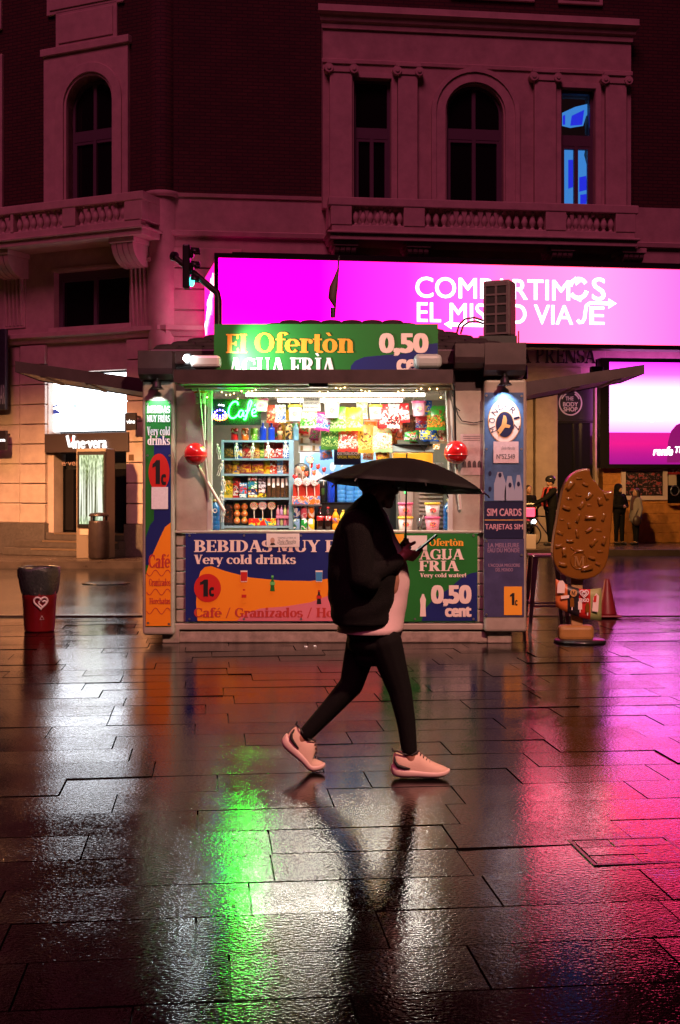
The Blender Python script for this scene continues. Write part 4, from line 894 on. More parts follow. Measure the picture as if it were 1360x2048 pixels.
b = MB(); b.box(XL-.01, XR+.01, KY-.05, KY+.28, zC-.028, zC); b.build('counter', M_KB, ki, bevel=.008)
b = MB(); b.box(XL, oL, KY, KY+.06, zC, zO+.02); b.build('front_wall', M_KB, ki, bevel=.006)
b = MB(); b.box(oR, XR, KY, KY+.06, zC, zO+.02); b.build('front_wall', M_KB, ki, bevel=.006)
b = MB(); b.box(XL, XR, KY, KY+.06, zO+.02, 3.06); b.build('head_beam', M_KD, ki)
b = MB(); b.box(XL-.02, XL+.03, KY+.06, KB, .2, 3.06); b.build('side_wall', M_KW, ki); b = MB(); b.box(XR-.03, XR+.02, KY+.06, KB, .2, 3.06); b.build('side_wall', M_KW, ki)
b = MB(); b.box(XL, XR, KB-.9, KB-.84, .2, 3.06); b.build('back_wall', mat('kiosk_back_panel', (.24, .23, .19), .5, noise=.2, nscale=4), ki); b = MB(); b.box(XL, XR, KY+.06, KB-.9, 2.80, 2.84); b.build('inner_ceiling', M_KW, ki); b = MB(); b.box(XL, XR, KY+.05, KB-.9, .14, .2); b.build('inner_floor', M_KD, ki)
for x0, x1 in ((oL-.004, oL+.05), (oR-.05, oR+.004)):
    b = MB(); b.box(x0, x1, KY-.012, KY+.075, zC, zO+.03); b.build('window_jamb', M_ALU, ki, bevel=.006)
# corner pillars
def pillar(x0, x1, d0, d1, z0, z1):
    b = MB(); b.fbox(K, x0, x1, z0, z1, d0, d1); return b.build('corner_pillar', M_KB, ki, bevel=.035, segs=3)
pillar(kx(288), kx(351), -.5, .13, kz(1268), kz(762)); pillar(kx(966), kx(1050), -.5, .13, kz(1262), kz(760))
b = MB(); b.fbox(K, kx(326), kx(360), 0, kz(1256), -.4, .05); b.build('pillar_foot', MATS['plinth_paint'], ki, bevel=.01); b = MB(); b.fbox(K, kx(974), kx(1022), 0, kz(1258), -.4, .05); b.build('pillar_foot', MATS['plinth_paint'], ki, bevel=.01)
# eaves boxes over the pillars with curved undersides
def eave(x0, x1, zt, zb, d1):
    pr = [(-.6, zt), (d1, zt), (d1, zb+.12), (d1-.03, zb+.06), (d1-.12, zb+.01), (d1-.25, zb), (-.6, zb)]
    n = len(pr); vs = [K.pt(x0, z, d) for d, z in pr] + [K.pt(x1, z, d) for d, z in pr]
    b = MB(); b.add(vs, [tuple(range(n)), tuple(range(2*n-1, n-1, -1))] + [(i, n+i, n+(i+1) % n, (i+1) % n) for i in range(n)]); return b.build('eave_box', M_KD, ki)
eave(kx(285), kx(352), kz(708), kz(764), .32); eave(kx(905), kx(962), kz(694), kz(742), .32); eave(kx(963), kx(1044), kz(692), kz(756), .30)
b = MB(); b.box(kx(300), kx(1040), KY-.1, KB, 3.06, kz(700)); b.build('eave_slab', M_KD, ki, bevel=.02)
# roof of overlapping tile courses
NC = 9; zr0, zr1 = kz(704), 3.62
for k in range(NC):
    f = k/(NC-1); xl = kx(306) + (at(560, 640, 14.6).x-kx(306))*f; xr = kx(1040) + (at(806, 640, 14.6).x-kx(1040))*f; y0 = KY+.02 + .98*f; y1 = KB-.05-.9*f; z = zr0 + (zr1-zr0)*f
    course = empty('roof_course', (0, 14.6, z)); course.parent = ki; course.location = (0, 0, z)
    b = MB(); b.box(xl, xr, y0, y1, z-.05, z+.035); b.build('course_board', M_ROOF, course)
    nt_ = max(6, int((xr-xl)/.26)); w = (xr-xl)/nt_
    bt = MB(); pr = [(w*.5*math.cos(PI*i/6), .028*math.sin(PI*i/6)) for i in range(7)]
    bt.add([(a, -.03, q) for a, q in pr] + [(a, .14, q+.05) for a, q in pr], [(i+1, i, 7+i, 8+i) for i in range(6)] + [tuple(range(7))], 0, True)
    me = bt.mesh('tile', M_ROOF, (0, 0, 0))
    for i in range(nt_): link('tile', me, (xl+w*(i+.5), y0, z+.03), course)
# furled banner pole
p0 = at(669, 632, 14.7); b = MB(); b.tube([p0, at(678, 512, 14.7)], .012, 6); b.tube([p0 + Vector((-.02, 0, -.02)), p0 + Vector((-.02, 0, .1))], .03, 6)
fp = empty('furled_flag', p0, 'dark furled flag on a short pole above the kiosk roof', 'flag'); b.build('pole', M_BLACK, fp)
b = MB(); b.tube([at(670, 614, 14.7), at(664, 596, 14.68), at(667, 576, 14.72), at(672, 556, 14.7), at(677, 536, 14.7)], [.012, .05, .055, .03, .012], 7); b.build('cloth', mat('flag_cloth', (.06, .02, .03), .7), fp)
# sign board with lettering
SgY = 13.02; FG = Frame((0, SgY, 0)); s0, z1 = FG.px(428, 648); s1, _ = FG.px(876, 648); z0 = FG.px(600, 752)[1]
M_GRN = mat('banner_green', (.010, .15, .018), .55, spec=.3); M_BLU = mat('banner_blue', (.006, .014, .13), .55, spec=.3); M_ORG = mat('banner_orange', (.78, .25, .012), .5, spec=.3); M_PNK = mat('banner_pink', (.62, .17, .21), .5, spec=.3); M_RED = mat('banner_red', (.50, .02, .015), .5, spec=.3)
M_CRM = mat('banner_cream', (.78, .66, .58), .45); M_WHT = mat('banner_white', (.82, .80, .78), .45); M_YEL = mat('banner_yellow', (.80, .36, .03), .4); M_INK = mat('banner_black', (.012, .012, .014), .4); M_DRED = mat('banner_dark_red', (.45, .04, .03), .4)
b = MB(); b.fbox(FG, s0, s1, z0, z1, -.04, 0); sgn = b.build('roof_sign', M_GRN, ki)
b = MB(); b.poly(FG, pxs(FG, [(700, 752), (702, 732), (710, 722), (728, 714), (770, 710), (818, 706), (838, 694), (850, 689), (875.5, 686), (875.5, 752)], .003), .003); b.build('print', M_BLU, sgn)
letter(FG, 'El', 452, 668, 494, 706, M_YEL, .006, sgn); letter(FG, 'Ofertòn', 509, 664, 707, 706, M_YEL, .006, sgn)
letter(FG, 'AGUA FRÌA', 456, 706, 672, 752, M_WHT, .006, sgn)
letter(FG, '0,50', 758, 666, 857, 712, M_CRM, .007, sgn, 'sans', .055); letter(FG, 'cent', 793, 714, 872, 745, M_CRM, .007, sgn, 'sans', .05)
b = MB()
for x in (s0+.2, s1-.2, (s0+s1)/2): b.box(x-.02, x+.02, SgY+.04, KY+.1, z0+.1, z0+.16)
b.build('sign_bracket', M_BLACK, ki)
# ---- raised front shutter
hy0 = 12.62; hx0, hx1 = (347-680)*hy0/FPX, (906-680)*hy0/FPX; hz0 = CAMH + (HOR-766)*hy0/FPX; hz1 = CAMH + (HOR-739)*hy0/FPX
b = MB(); b.add([(hx0, hy0, hz0), (hx1, hy0, hz0), (hx1, hy0, hz1), (hx0, hy0, hz1), (oL-.1, KY-.005, zO+.02), (oR+.03, KY-.005, zO+.02), (oR+.03, KY-.005, zO+.16), (oL-.1, KY-.005, zO+.16)], [(0,1,2,3),(1,5,6,2),(0,3,7,4),(3,2,6,7)]); b.build('front_shutter', M_KD, ki)
b = MB(); b.add([(hx0+.01, hy0+.02, hz0+.012), (hx1-.01, hy0+.02, hz0+.012), (oR+.02, KY-.006, zO+.025), (oL-.09, KY-.006, zO+.025)], [(0,3,2,1)]); b.build('shutter_lining', M_KW, ki)
for f in (.3, .62):
    y = hy0 + (KY-hy0)*f; z = hz0 + (zO+.02-hz0)*f; l = hx0 + (oL-.1-hx0)*f; r = hx1 + (oR+.03-hx1)*f
    b = MB(); b.box(l+.03, r-.03, y-.02, y+.02, z-.028, z+.002); b.build('shutter_rib', M_ALU, ki)
# side shutters, raised like wings
def wing(sx, x_in, x_out, zi0, zi1, zo0, zo1, y0=13.62, y1=14.75):
    w = empty('side_shutter', (x_in, (y0+y1)/2, zi0)); w.parent = ki; w.location = Vector((x_in, (y0+y1)/2, zi0)) - wloc(ki)
    b = MB(); vs = [(x_in, y0, zi0), (x_out, y0, zo0), (x_out, y0, zo1), (x_in, y0, zi1), (x_in, y1, zi0), (x_out, y1, zo0), (x_out, y1, zo1), (x_in, y1, zi1)]
    b.add(vs, [(0,1,2,3),(5,4,7,6),(1,5,6,2),(4,0,3,7),(3,2,6,7)]); b.build('shell', M_KD, w)
    b = MB(); b.add([(x_in, y0+.02, zi0+.012), (x_out, y0+.02, zo0+.012), (x_out, y1-.02, zo0+.012), (x_in, y1-.02, zi0+.012)], [(0,1,2,3)]); b.build('lining', M_ALU, w)
    for f in (.45, .8):
        b = MB(); x = x_in+(x_out-x_in)*f; z = zi0+(zo0-zi0)*f; b.box(x-.02, x+.02, y0+.04, y1-.04, z-.012, z+.014); b.build('rib', M_ALU, w)
q = FPX/13.62
def wx(p): return (p-680)/q
def wz(p): return CAMH-(p-HOR)/q
wing(-1, wx(291), wx(30), wz(785), wz(758), wz(744), wz(722)); wing(1, wx(1049), wx(1289), wz(792), wz(764), wz(748), wz(729))
# shutter struts, cables
b = MB(); b.tube([(oL+.02, KY-.03, kz(1000)), (oL-.06, KY-.35, hz0+.0)], .014, 8); b.build('gas_strut', M_ALU, ki)
b = MB(); b.tube([(oL-.03, KY-.03, kz(880)), (oL-.03, KY-.02, zO)], .016, 8); b.build('gas_strut', M_ALU, ki)
b = MB(); b.tube([(oR-.02, KY-.03, kz(960)), (oR-.09, KY-.32, hz0+.02)], .022, 8); b.build('gas_strut', M_ALU, ki)
b = MB(); b.tube([(oR+.03, KY-.03, kz(890)), (oR-.01, KY-.3, hz0+.02)], .013, 8); b.build('gas_strut', M_BLACK, ki)
b = MB(); b.tube([at(905, 790, 13.4), at(916, 830, 13.42), at(924, 842, 13.44), at(948, 846, 13.44), at(966, 842, 13.44)], .006, 6); b.tube([at(905, 780, 13.4), at(908, 812, 13.42), at(920, 822, 13.44)], .006, 6); b.build('cable', M_CABLE, ki)
# floodlights on the shutter: one lit, one white housing
fl = at(375, 717, 12.75); fh = empty('floodlight', fl); fh.parent = ki; fh.location = fl - wloc(ki)
b = MB(); b.box(fl.x+.03, fl.x+.34, fl.y-.02, fl.y+.16, fl.z-.09, fl.z+.035); b.build('housing', M_ALU, fh, bevel=.03)
b = MB(); b.sphere(fl + Vector((-.005, -.03, 0)), .036, 12, 8); b.build('lamp_lens', emat('floodlight_glow', (.9, 1, 1), 150), fh)
b = MB(); b.box(fl.x-.02, fl.x+.03, fl.y-.01, fl.y+.12, fl.z-.06, fl.z+.05); b.build('reflector', M_BLACK, fh)
ld = bpy.data.lights.new('flood_light', 'SPOT'); ld.energy = 120; ld.color = (.92, 1, .98); ld.spot_size = R(110); ld.spot_blend = .7; ld.shadow_soft_size = .04
lo = bpy.data.objects.new('flood_light', ld); COL.objects.link(lo); lo.parent = fh; lo.location = (.42, -.10, .0)
lo.rotation_euler = Vector((.85, .62, .16)).to_track_quat('-Z', 'Y').to_euler()
f2 = at(856, 725, 12.75); b = MB(); b.box(f2.x-.145, f2.x+.145, f2.y-.04, f2.y+.16, f2.z-.06, f2.z+.09); b.build('lamp_housing', mat('frosted_white', (.34, .40, .37), .4), ki, bevel=.05, segs=3)
c2 = at(637, 768, 12.8); b = MB(); b.box(c2.x-.1, c2.x+.1, c2.y-.05, c2.y+.1, c2.z-.035, c2.z+.02); b.build('sensor_box', M_BLACK, ki, bevel=.01)
# down lights over the pillars
for xx, yy in ((320, 776), (1004, 768)):
    p = K.pt(kx(xx), kz(yy), .24); dl = empty('pillar_lamp', p); dl.parent = ki; dl.location = p - wloc(ki)
    b = MB(); b.lathe([(.02, .06), (.045, .04), (.05, 0), (.075, -.03), (.085, -.035)], p, 14); b.tube([p + Vector((0, .02, .05)), p + Vector((0, .05, .12))], .018, 6); b.build('shade', M_BLACK, dl)
    b = MB(); b.lathe([(.06, -.025), (.03, -.02), (0, -.018)], p, 12); b.build('lamp_lens', emat('cool_lamp_glow', (.9, .92, 1), 22), dl)
    ld = bpy.data.lights.new('pillar_light', 'SPOT'); ld.energy = 34; ld.color = (.9, .92, 1.0); ld.spot_size = R(100); ld.spot_blend = .35; ld.shadow_soft_size = .03
    lo = bpy.data.objects.new('pillar_light', ld); COL.objects.link(lo); lo.parent = dl; lo.location = (0, 0, -.045); lo.rotation_euler = (R(10), 0, 0)
# inner fluorescent fittings
def fitting(x0, x1, y, z, w, col=(1, .95, .82)):
    t = empty('ceiling_lamp', ((x0+x1)/2, y, z)); t.parent = ki; t.location = Vector(((x0+x1)/2, y, z)) - wloc(ki)
    b = MB(); b.box(x0, x1, y-.05, y+.05, z, z+.04); b.build('housing', M_ALU, t)
    b = MB(); b.tube([(x0+.03, y, z-.02), (x1-.03, y, z-.02)], .016, 8); b.build('lamp_tube', emat('fluorescent_glow', col, 15), t)
    ld = bpy.data.lights.new('tube_light', 'AREA'); ld.shape = 'RECTANGLE'; ld.size = x1-x0; ld.size_y = .06; ld.energy = w; ld.color = col
    lo = bpy.data.objects.new('tube_light', ld); COL.objects.link(lo); lo.parent = t; lo.location = (0, 0, -.045)
fitting(-.75, .75, KY+.62, 2.74, 48); fitting(-1.05, .95, KY-.22, 2.735, 60)
def one(F, x0, y0, x1, y1, dd, par):
    w = x1-x0; h = y1-y0; b = MB(); b.poly(F, pxs(F, [(x0+w*.42, y1), (x0+w*.42, y0+h*.26), (x0, y0+h*.32), (x0, y0+h*.16), (x0+w*.3, y0+h*.1), (x0+w*.52, y0), (x1, y0), (x1, y1)], dd), dd); b.build('lettering', M_INK, par)
# ---- banners on the front
d = .012
def banner(x0, y0, x1, y1, m, F=K, dd=0.0, name='banner'):
    a0, zt = F.px(x0, y0, dd); a1, zb = F.px(x1, y1, dd); b = MB(); n = 10
    # a slightly rippled sheet with thickness
    vs = []
    for j in range(5):
        for i in range(n+1):
            vs.append(F.pt(a0+(a1-a0)*i/n, zb+(zt-zb)*j/4, dd))
    b.fbox(F, a0, a1, zb, zt, dd-.006, dd); return b.build(name, m, ki)
def pr(par, m, pts, dd, F=K, name='print'):
    b = MB(); b.poly(F, pxs(F, pts, dd), dd); return b.build(name, m, par)
def eyelets(par, pts, dd, F=K):
    for x, y in pts:
        a, z = F.px(x, y, dd); b = MB(); b.prism(F, ell(a, z, .013, .013, 8), dd, dd+.004); b.build('eyelet', M_STEEL, par)
DB = .062
bn = banner(371, 1067, 762, 1243, M_BLU, dd=DB, name='front_banner')
pr(bn, M_ORG, [(395, 1242), (392, 1205), (396, 1160), (401, 1143), (410, 1134), (422, 1132), (450, 1142), (500, 1155), (560, 1161), (620, 1162), (660, 1157), (720, 1148), (761, 1142), (761, 1242)], DB+.003)
pr(bn, M_PNK, [(474, 1242), (484, 1231), (520, 1217), (570, 1213), (620, 1205), (660, 1190), (720, 1175), (761, 1170), (761, 1242)], DB+.005)
pr(bn, M_RED, ell(415, 1176, 27, 28.5, 30), DB+.006)
one(K, 400, 1159, 416, 1193, DB+.009, bn); letter(K, 'c', 418, 1174, 428, 1193, M_INK, DB+.009, bn, 'sans', .05)
letter(K, 'BEBIDAS MUY FRÍAS', 388, 1074, 757, 1104, M_CRM, DB+.006, bn); letter(K, 'Very cold drinks', 388, 1109, 592, 1134, M_CRM, DB+.006, bn)
letter(K, 'Café / Granizados / Horchatas', 388, 1215, 757, 1236, M_DRED, DB+.008, bn)
def cup(par, x, y0, y1, m, dd, w=7):
    pr(par, M_CRM, [(x-w, y0), (x+w, y0), (x+w*.9, y1), (x-w*.9, y1)], dd); pr(par, m, [(x-w*.95, y0+3), (x+w*.95, y0+3), (x+w*.86, y1-2), (x-w*.86, y1-2)], dd+.002)
def bot(par, x, y0, y1, m, m2, dd, w=4.6):
    h = y1-y0; pr(par, m, [(x-w*.35, y0+h*.12), (x+w*.35, y0+h*.12), (x+w*.45, y0+h*.3), (x+w, y0+h*.45), (x+w*.8, y0+h*.68), (x+w, y1), (x-w, y1), (x-w*.8, y0+h*.68), (x-w, y0+h*.45), (x-w*.45, y0+h*.3)], dd)
    pr(par, m2, [(x-w*.5, y0), (x+w*.5, y0), (x+w*.5, y0+h*.12), (x-w*.5, y0+h*.12)], dd); pr(par, m2, [(x-w*1.05, y0+h*.4), (x+w*1.05, y0+h*.4), (x+w, y0+h*.62), (x-w, y0+h*.62)], dd+.002)
M_CUPB = mat('print_sky_blue', (.05, .25, .5), .4); M_PG = mat('print_bright_green', (.12, .5, .12), .4)
cup(bn, 488, 1141, 1164, M_RED, DB+.007); cup(bn, 638, 1141, 1164, M_CUPB, DB+.007); bot(bn, 545, 1151, 1182, M_GRN, M_PG, DB+.007); bot(bn, 638, 1180, 1208, M_INK, M_RED, DB+.007); bot(bn, 488, 1178, 1206, M_ORG, M_RED, DB+.007)
eyelets(bn, [(379, 1071), (379, 1238), (488, 1071), (488, 1238), (602, 1071), (602, 1238)], DB+.006)
gb = banner(764, 1067, 955, 1243, M_GRN, dd=DB, name='front_banner')
pr(gb, M_BLU, [(843, 1242), (850, 1218), (868, 1197), (900, 1176), (922, 1156), (940, 1147), (954.5, 1144), (954.5, 1242)], DB+.003)
letter(K, 'Ofertòn', 858, 1077, 927, 1092, M_YEL, DB+.006, gb); letter(K, 'AGUA', 838, 1098, 928, 1119, M_CRM, DB+.006, gb); letter(K, 'FRÌA', 838, 1116, 918, 1142, M_CRM, DB+.0065, gb); letter(K, 'Very cold water!', 840, 1146, 932, 1157, M_CRM, DB+.006, gb)
letter(K, '0,50', 862, 1170, 943, 1213, M_CRM, DB+.008, gb, 'sans', .06); letter(K, 'cent', 890, 1213, 943, 1234, M_CRM, DB+.008, gb, 'sans', .06)
pr(gb, M_CRM, [(843, 1192), (844, 1188), (848, 1188), (849, 1192), (852, 1199), (851, 1212), (852, 1233), (840, 1233), (841, 1212), (840, 1199)], DB+.006)
eyelets(gb, [(800, 1071), (947, 1071), (830, 1238), (947, 1238)], DB+.006)
M_PAP = mat('paper_notice', (.70, .64, .58), .7)
def paper(x0, y0, x1, y1, dd, m=None, F=K, rot=0, par=ki, name='paper_notice'):
    pts = [(x0, y0), (x1, y0), (x1, y1), (x0, y1)]; b = MB(); b.prism(F, pxs(F, pts, dd), dd, dd+.003); return b.build(name, m or M_PAP, par)
pn = paper(533, 1067, 599, 1094, DB+.012); pr(pn, mat('skin_print', (.45, .28, .2), .6), ell(545, 1081, 4.5, 6, 12), DB+.018); pr(pn, M_INK, [(540, 1090), (542, 1086), (549, 1086), (551, 1090)], DB+.019)
letter(K, 'TENEMOS LOTERIA DE', 555, 1074, 592, 1077.5, mat('ink_grey', (.12, .1, .1), .6), DB+.018, pn, 'sans', 0); letter(K, 'Doña Manolita', 555, 1079, 592, 1087, MATS['ink_grey'], DB+.018, pn, 'sans', .0, shear=.4); pr(pn, MATS['ink_grey'], [(558, 1088), (586, 1087.4), (586, 1088.2), (558, 1089)], DB+.018)
paper(766, 1069, 800, 1100, DB+.012, M_CRM); paper(790, 1068, 808, 1088, DB+.016, M_YEL); paper(814, 1071, 854, 1100, DB+.014)
# left pillar banner
FPp = Frame((0, KY-.13, 0)); d2 = .008
lbn = banner(291, 801, 342, 1253, M_GRN, FPp, d2, 'pillar_banner')
pr(lbn, M_BLU, [(308, 1110), (308, 888), (312, 878), (322, 872), (333, 876), (341.5, 890), (341.5, 1110)], d2+.003, FPp); pr(lbn, M_BLU, [(291.5, 1130), (291.5, 1075), (300, 1050), (308.5, 1040), (341.5, 1040), (341.5, 1130)], d2+.0035, FPp)
pr(lbn, M_ORG, [(291.5, 1252), (291.5, 1150), (300, 1120), (309, 1100), (320, 1075), (330, 1054), (341.5, 1045), (341.5, 1252)], d2+.005, FPp); pr(lbn, M_RED, ell(318, 945, 21, 38, 30), d2+.005, FPp)
letter(FPp, 'BEBIDAS', 294, 812, 340, 826, M_WHT, d2+.005, lbn); letter(FPp, 'MUY FRÍAS', 294, 827, 340, 844, M_WHT, d2+.0055, lbn); letter(FPp, 'Very cold', 294, 853, 340, 876, M_WHT, d2+.006, lbn); letter(FPp, 'drinks', 295, 871, 340, 890, M_WHT, d2+.0065, lbn)
one(FPp, 305, 920, 320, 968, d2+.009, lbn); letter(FPp, 'c', 322, 948, 332, 970, M_INK, d2+.009, lbn, 'sans', .05)
letter(FPp, 'Café', 297, 1108, 341, 1136, M_DRED, d2+.009, lbn); letter(FPp, 'Granizados', 298, 1157, 341, 1172, M_DRED, d2+.009, lbn); letter(FPp, 'Horchatas', 299, 1196, 341, 1208, M_DRED, d2+.009, lbn)
for yy in (1146, 1184, 1222): pathm(FPp, [(293+48*i/24, yy+6*math.sin(2*PI*i/12)) for i in range(25)], .008, d2+.009, M_DRED, lbn, 'print')
cup(lbn, 316, 1082, 1098, M_RED, d2+.008, 3.2); cup(lbn, 328, 1083, 1098, M_CUPB, d2+.008, 2.6)
paper(303, 974, 336, 1018, d2+.012, mat('torn_white_paper', (.75, .78, .82), .6, noise=.1, nscale=40), FPp)
eyelets(lbn, [(295, 808), (339, 805), (295, 911), (339, 911), (296, 1246), (338, 1248)], d2+.006, FPp)
# right pillar banners
M_SKYB = mat('banner_water_blue', (.06, .13, .27), .35, noise=.35, nscale=5); M_NVY = mat('banner_navy', (.012, .014, .05), .35); M_VIO = mat('banner_violet_blue', (.05, .05, .13), .4, noise=.3, nscale=6); M_GOLD = mat('print_gold', (.55, .30, .10), .4)
rbn = banner(969, 785, 1047, 1002, M_SKYB, FPp, d2, 'pillar_banner')
oc, oz = 1009, 842
pr(rbn, M_GOLD, ell(oc, oz, 33, 44, 40), d2+.003, FPp); pr(rbn, M_CRM, ell(oc, oz, 31.5, 42.5, 40), d2+.005, FPp); pr(rbn, M_GOLD, ell(oc+.5, oz+7, 18.7, 27, 30), d2+.007, FPp); pr(rbn, M_NVY, ell(oc+.5, oz+7, 17.5, 25.5, 30), d2+.009, FPp)
pr(rbn, M_GOLD, [(1007, 830), (1012, 832), (1014, 840), (1013, 848), (1021, 851), (1019, 856), (1010, 855), (1005, 862), (996, 874), (998, 864), (994, 862), (1003, 850), (1005, 840)], d2+.011, FPp)
for i, ch in enumerate('MONDARIZ'):
    an = R(205 - 32.5*i + (6 if i > 3 else 0)); cx_, cy_ = oc+25*math.cos(an), oz+3-33*math.sin(an)
    letter(FPp, ch, cx_-(2 if ch == 'I' else 5), cy_-6, cx_+(2 if ch == 'I' else 5), cy_+6, M_NVY, d2+.008, rbn, 'sans', .0, rot=an-PI/2)
st = paper(987, 883, 1037, 926, d2+.014, mat('stuck_paper', (.62, .50, .52), .6, noise=.12, nscale=30), FPp); letter(FPp, 'Nº52.549', 993, 908, 1030, 918, MATS['ink_grey'], d2+.02, st, 'sans', .02); letter(FPp, 'Doña Manolita', 1003, 893, 1030, 899, MATS['ink_grey'], d2+.02, st, 'sans', .0, shear=.4)
for x, y in ((1000, 950), (1020, 970), (1037, 968), (980, 947), (980, 978)): pr(rbn, M_NVY, ell(x, y, 3.2, 5, 12), d2+.005, FPp); 
for x, y, w, h in ((1000, 968, 12, 24), (1019, 982, 10, 30), (1037, 980, 8, 30)): pr(rbn, mat('print_pale_blue', (.3, .33, .42), .4), [(x-w, y), (x-w*.4, y-h), (x+w*.4, y-h), (x+w, y), (x+w, 1001), (x-w, 1001)], d2+.003, FPp)
eyelets(rbn, [(973, 791), (1043, 792), (973, 898), (1043, 898)], d2+.006, FPp)
sim = banner(968, 1003, 1047, 1077, M_NVY, FPp, d2, 'pillar_banner'); M_PINKI = mat('print_dusty_pink', (.55, .30, .36), .5)
letter(FPp, 'SIM CARDS', 974, 1017, 1043, 1032, M_PINKI, d2+.004, sim, 'sans', .03); letter(FPp, 'TARJETAS SIM', 970, 1048, 1046, 1062, M_PINKI, d2+.004, sim, 'sans', .02); pr(sim, M_GOLD, [(969, 1039), (1046, 1039), (1046, 1041), (969, 1041)], d2+.004, FPp)
low = banner(968, 1078, 1048, 1234, M_VIO, FPp, d2, 'pillar_banner'); M_FAINT = mat('print_faint_pink', (.26, .17, .28), .5)
for t_, x0, y0, x1, y1 in (('LA MEILLEURE', 976, 1086, 1038, 1095), ('EAU DU MONDE', 975, 1096, 1039, 1105), ("L'ACQUA MIGLIORE", 977, 1127, 1040, 1135), ('DEL MONDO', 991, 1136, 1026, 1143)): letter(FPp, t_, x0, y0, x1, y1, M_FAINT, d2+.004, low, 'sans', .03)
yl = paper(1008, 1173, 1044, 1230, d2+.006, M_YEL, FPp, par=low, name='price_card'); one(FPp, 1020, 1186, 1029, 1210, d2+.013, yl); letter(FPp, 'c', 1030, 1200, 1035, 1211, M_INK, d2+.013, yl, 'sans', .04)
eyelets(low, [(973, 1082), (1043, 1110), (973, 1229)], d2+.006, FPp)
# posters on the wall right of the window
pw = paper(921, 868, 966, 950, .004, mat('mauve_poster', (.42, .30, .30), .6, noise=.2, nscale=20), name='wall_poster')
for k in range(4): pr(pw, mat('poster_dark', (.06, .035, .04), .6), [(925+10*k, 935), (925+10*k, 926), (927+10*k, 922), (930+10*k, 921), (932+10*k, 924), (933+10*k, 935)], .009)
for k in range(3): pr(pw, MATS['poster_dark'], [(926, 912+4*k-40), (960, 912+4*k-40), (960, 913+4*k-40), (926, 913+4*k-40)], .009)
# rust and chipped paint streaks at the pillar feet are in the paint; AC unit on the roof
ac = at(992, 672, 14.3); acu = empty('air_conditioner', ac, 'outdoor air conditioning unit standing on the kiosk roof', 'air conditioner')
Fa = Frame((ac.x, ac.y, 0), R(-24)); wA, hA = .33, .66; M_AC = mat('ac_casing', (.11, .08, .085), .4, noise=.1)
b = MB(); b.fbox(Fa, -wA/2, wA/2, ac.z, ac.z+hA, -.28, -.012); b.build('casing', M_AC, acu, bevel=.03, segs=3)
b = MB(); b.fbox(Fa, -wA/2+.02, wA/2-.02, ac.z+.03, ac.z+hA-.05, -.02, -.006); b.build('grille_back', M_DARK, acu)
b = MB()
for i in range(3): a = -wA/2+.03 + (wA-.06)*i/2; b.fbox(Fa, a-.012, a+.012, ac.z+.02, ac.z+hA-.03, -.006, .008)
for j in range(6): z = ac.z+.03 + (hA-.09)*j/5; b.fbox(Fa, -wA/2+.02, wA/2-.02, z-.011, z+.011, -.005, .0075)
b.build('grille', M_AC, acu)
b = MB(); b.box(ac.x-.2, ac.x+.24, ac.y-.05, ac.y+.3, ac.z-.16, ac.z-.002); b.build('stand', M_BLACK, acu)
b = MB(); b.tube([at(913, 668, 14.2), at(918, 650, 14.2), at(930, 638, 14.2), at(948, 635, 14.2), at(966, 641, 14.25)], .012, 7); b.tube([at(921, 668, 14.2), at(926, 652, 14.2), at(938, 644, 14.2), at(952, 642, 14.2), at(966, 647, 14.25)], .012, 7); b.build('pipe', M_CABLE, acu)
b = MB(); b.tube([at(1037, 690, 13.7), at(1037, 662, 13.7)], .008, 5); b.build('antenna', M_BLACK, ki)
# ---- string of fairy lights under the shutter
rl = random.Random(5); sl = empty('fairy_lights', (-.2, 13.0, 2.7), 'string of tiny warm fairy lights under the raised shutter', 'fairy lights'); bb = MB(); wr = []
for k in range(58):
    f = k/57; x = hx0+.3 + (hx1-hx0-.35)*f; row = .5+.42*math.sin(f*19); y = hy0+.12 + (KY-hy0-.2)*row; z = hz0-.03 + (zO+.02-hz0)*row - .03*rl.random() - (.06 if k % 7 == 0 else 0)
    wr.append((x, y, z+.012)); 
    if rl.random() < .8: bb.sphere((x, y, z), .0075, 6, 4)
b = MB(); b.tube(wr, .0025, 4); b.build('wire', M_CABLE, sl); bb.build('bulbs', emat('fairy_glow', (1, .62, .22), 14), sl, kind='stuff')
# ---- neon sign "Café"
ns0 = at(421, 798, 13.62); ns1 = at(522, 850, 13.62); FN = Frame((0, 13.62, 0)); ns = empty('neon_sign', ((ns0.x+ns1.x)/2, 13.62, ns1.z), 'black panel with green neon script and a dotted cup', 'neon sign')
b = MB(); b.box(ns0.x, ns1.x, 13.622, 13.65, ns1.z, ns0.z); b.build('board', mat('neon_board', (.008, .012, .010), .25), ns)
NG = emat('green_neon', (.004, 1.0, .013), 190.0)
def neon(pts, nm='neon_tube', m=NG, r=.0085):
    # smooth the path
    q = [at(x, y, 13.595) for x, y in pts]; out = []
    for i in range(len(q)-1):
        p_1, p0_, p1_, p2_ = q[max(0, i-1)], q[i], q[i+1], q[min(len(q)-1, i+2)]
        for s in range(5):
            t = s/5; out.append(.5*((2*p0_) + (p1_-p_1)*t + (2*p_1-5*p0_+4*p1_-p2_)*t*t + (-p_1+3*p0_-3*p1_+p2_)*t**3))
    out.append(q[-1]); b = MB(); b.tube(out, r, 7, caps=True); return b.build(nm, m, ns)
neon([(476, 810), (474, 804), (467, 804), (460, 812), (457, 824), (460, 834), (468, 836), (476, 829)])
neon([(487, 822), (481, 821), (477, 827), (478, 833), (483, 833), (487, 824), (487, 832), (491, 833)])
neon([(491, 833), (498, 820), (503, 806), (501, 801), (497, 808), (494, 828), (491, 838), (487, 838)]); neon([(490, 822), (500, 820)])
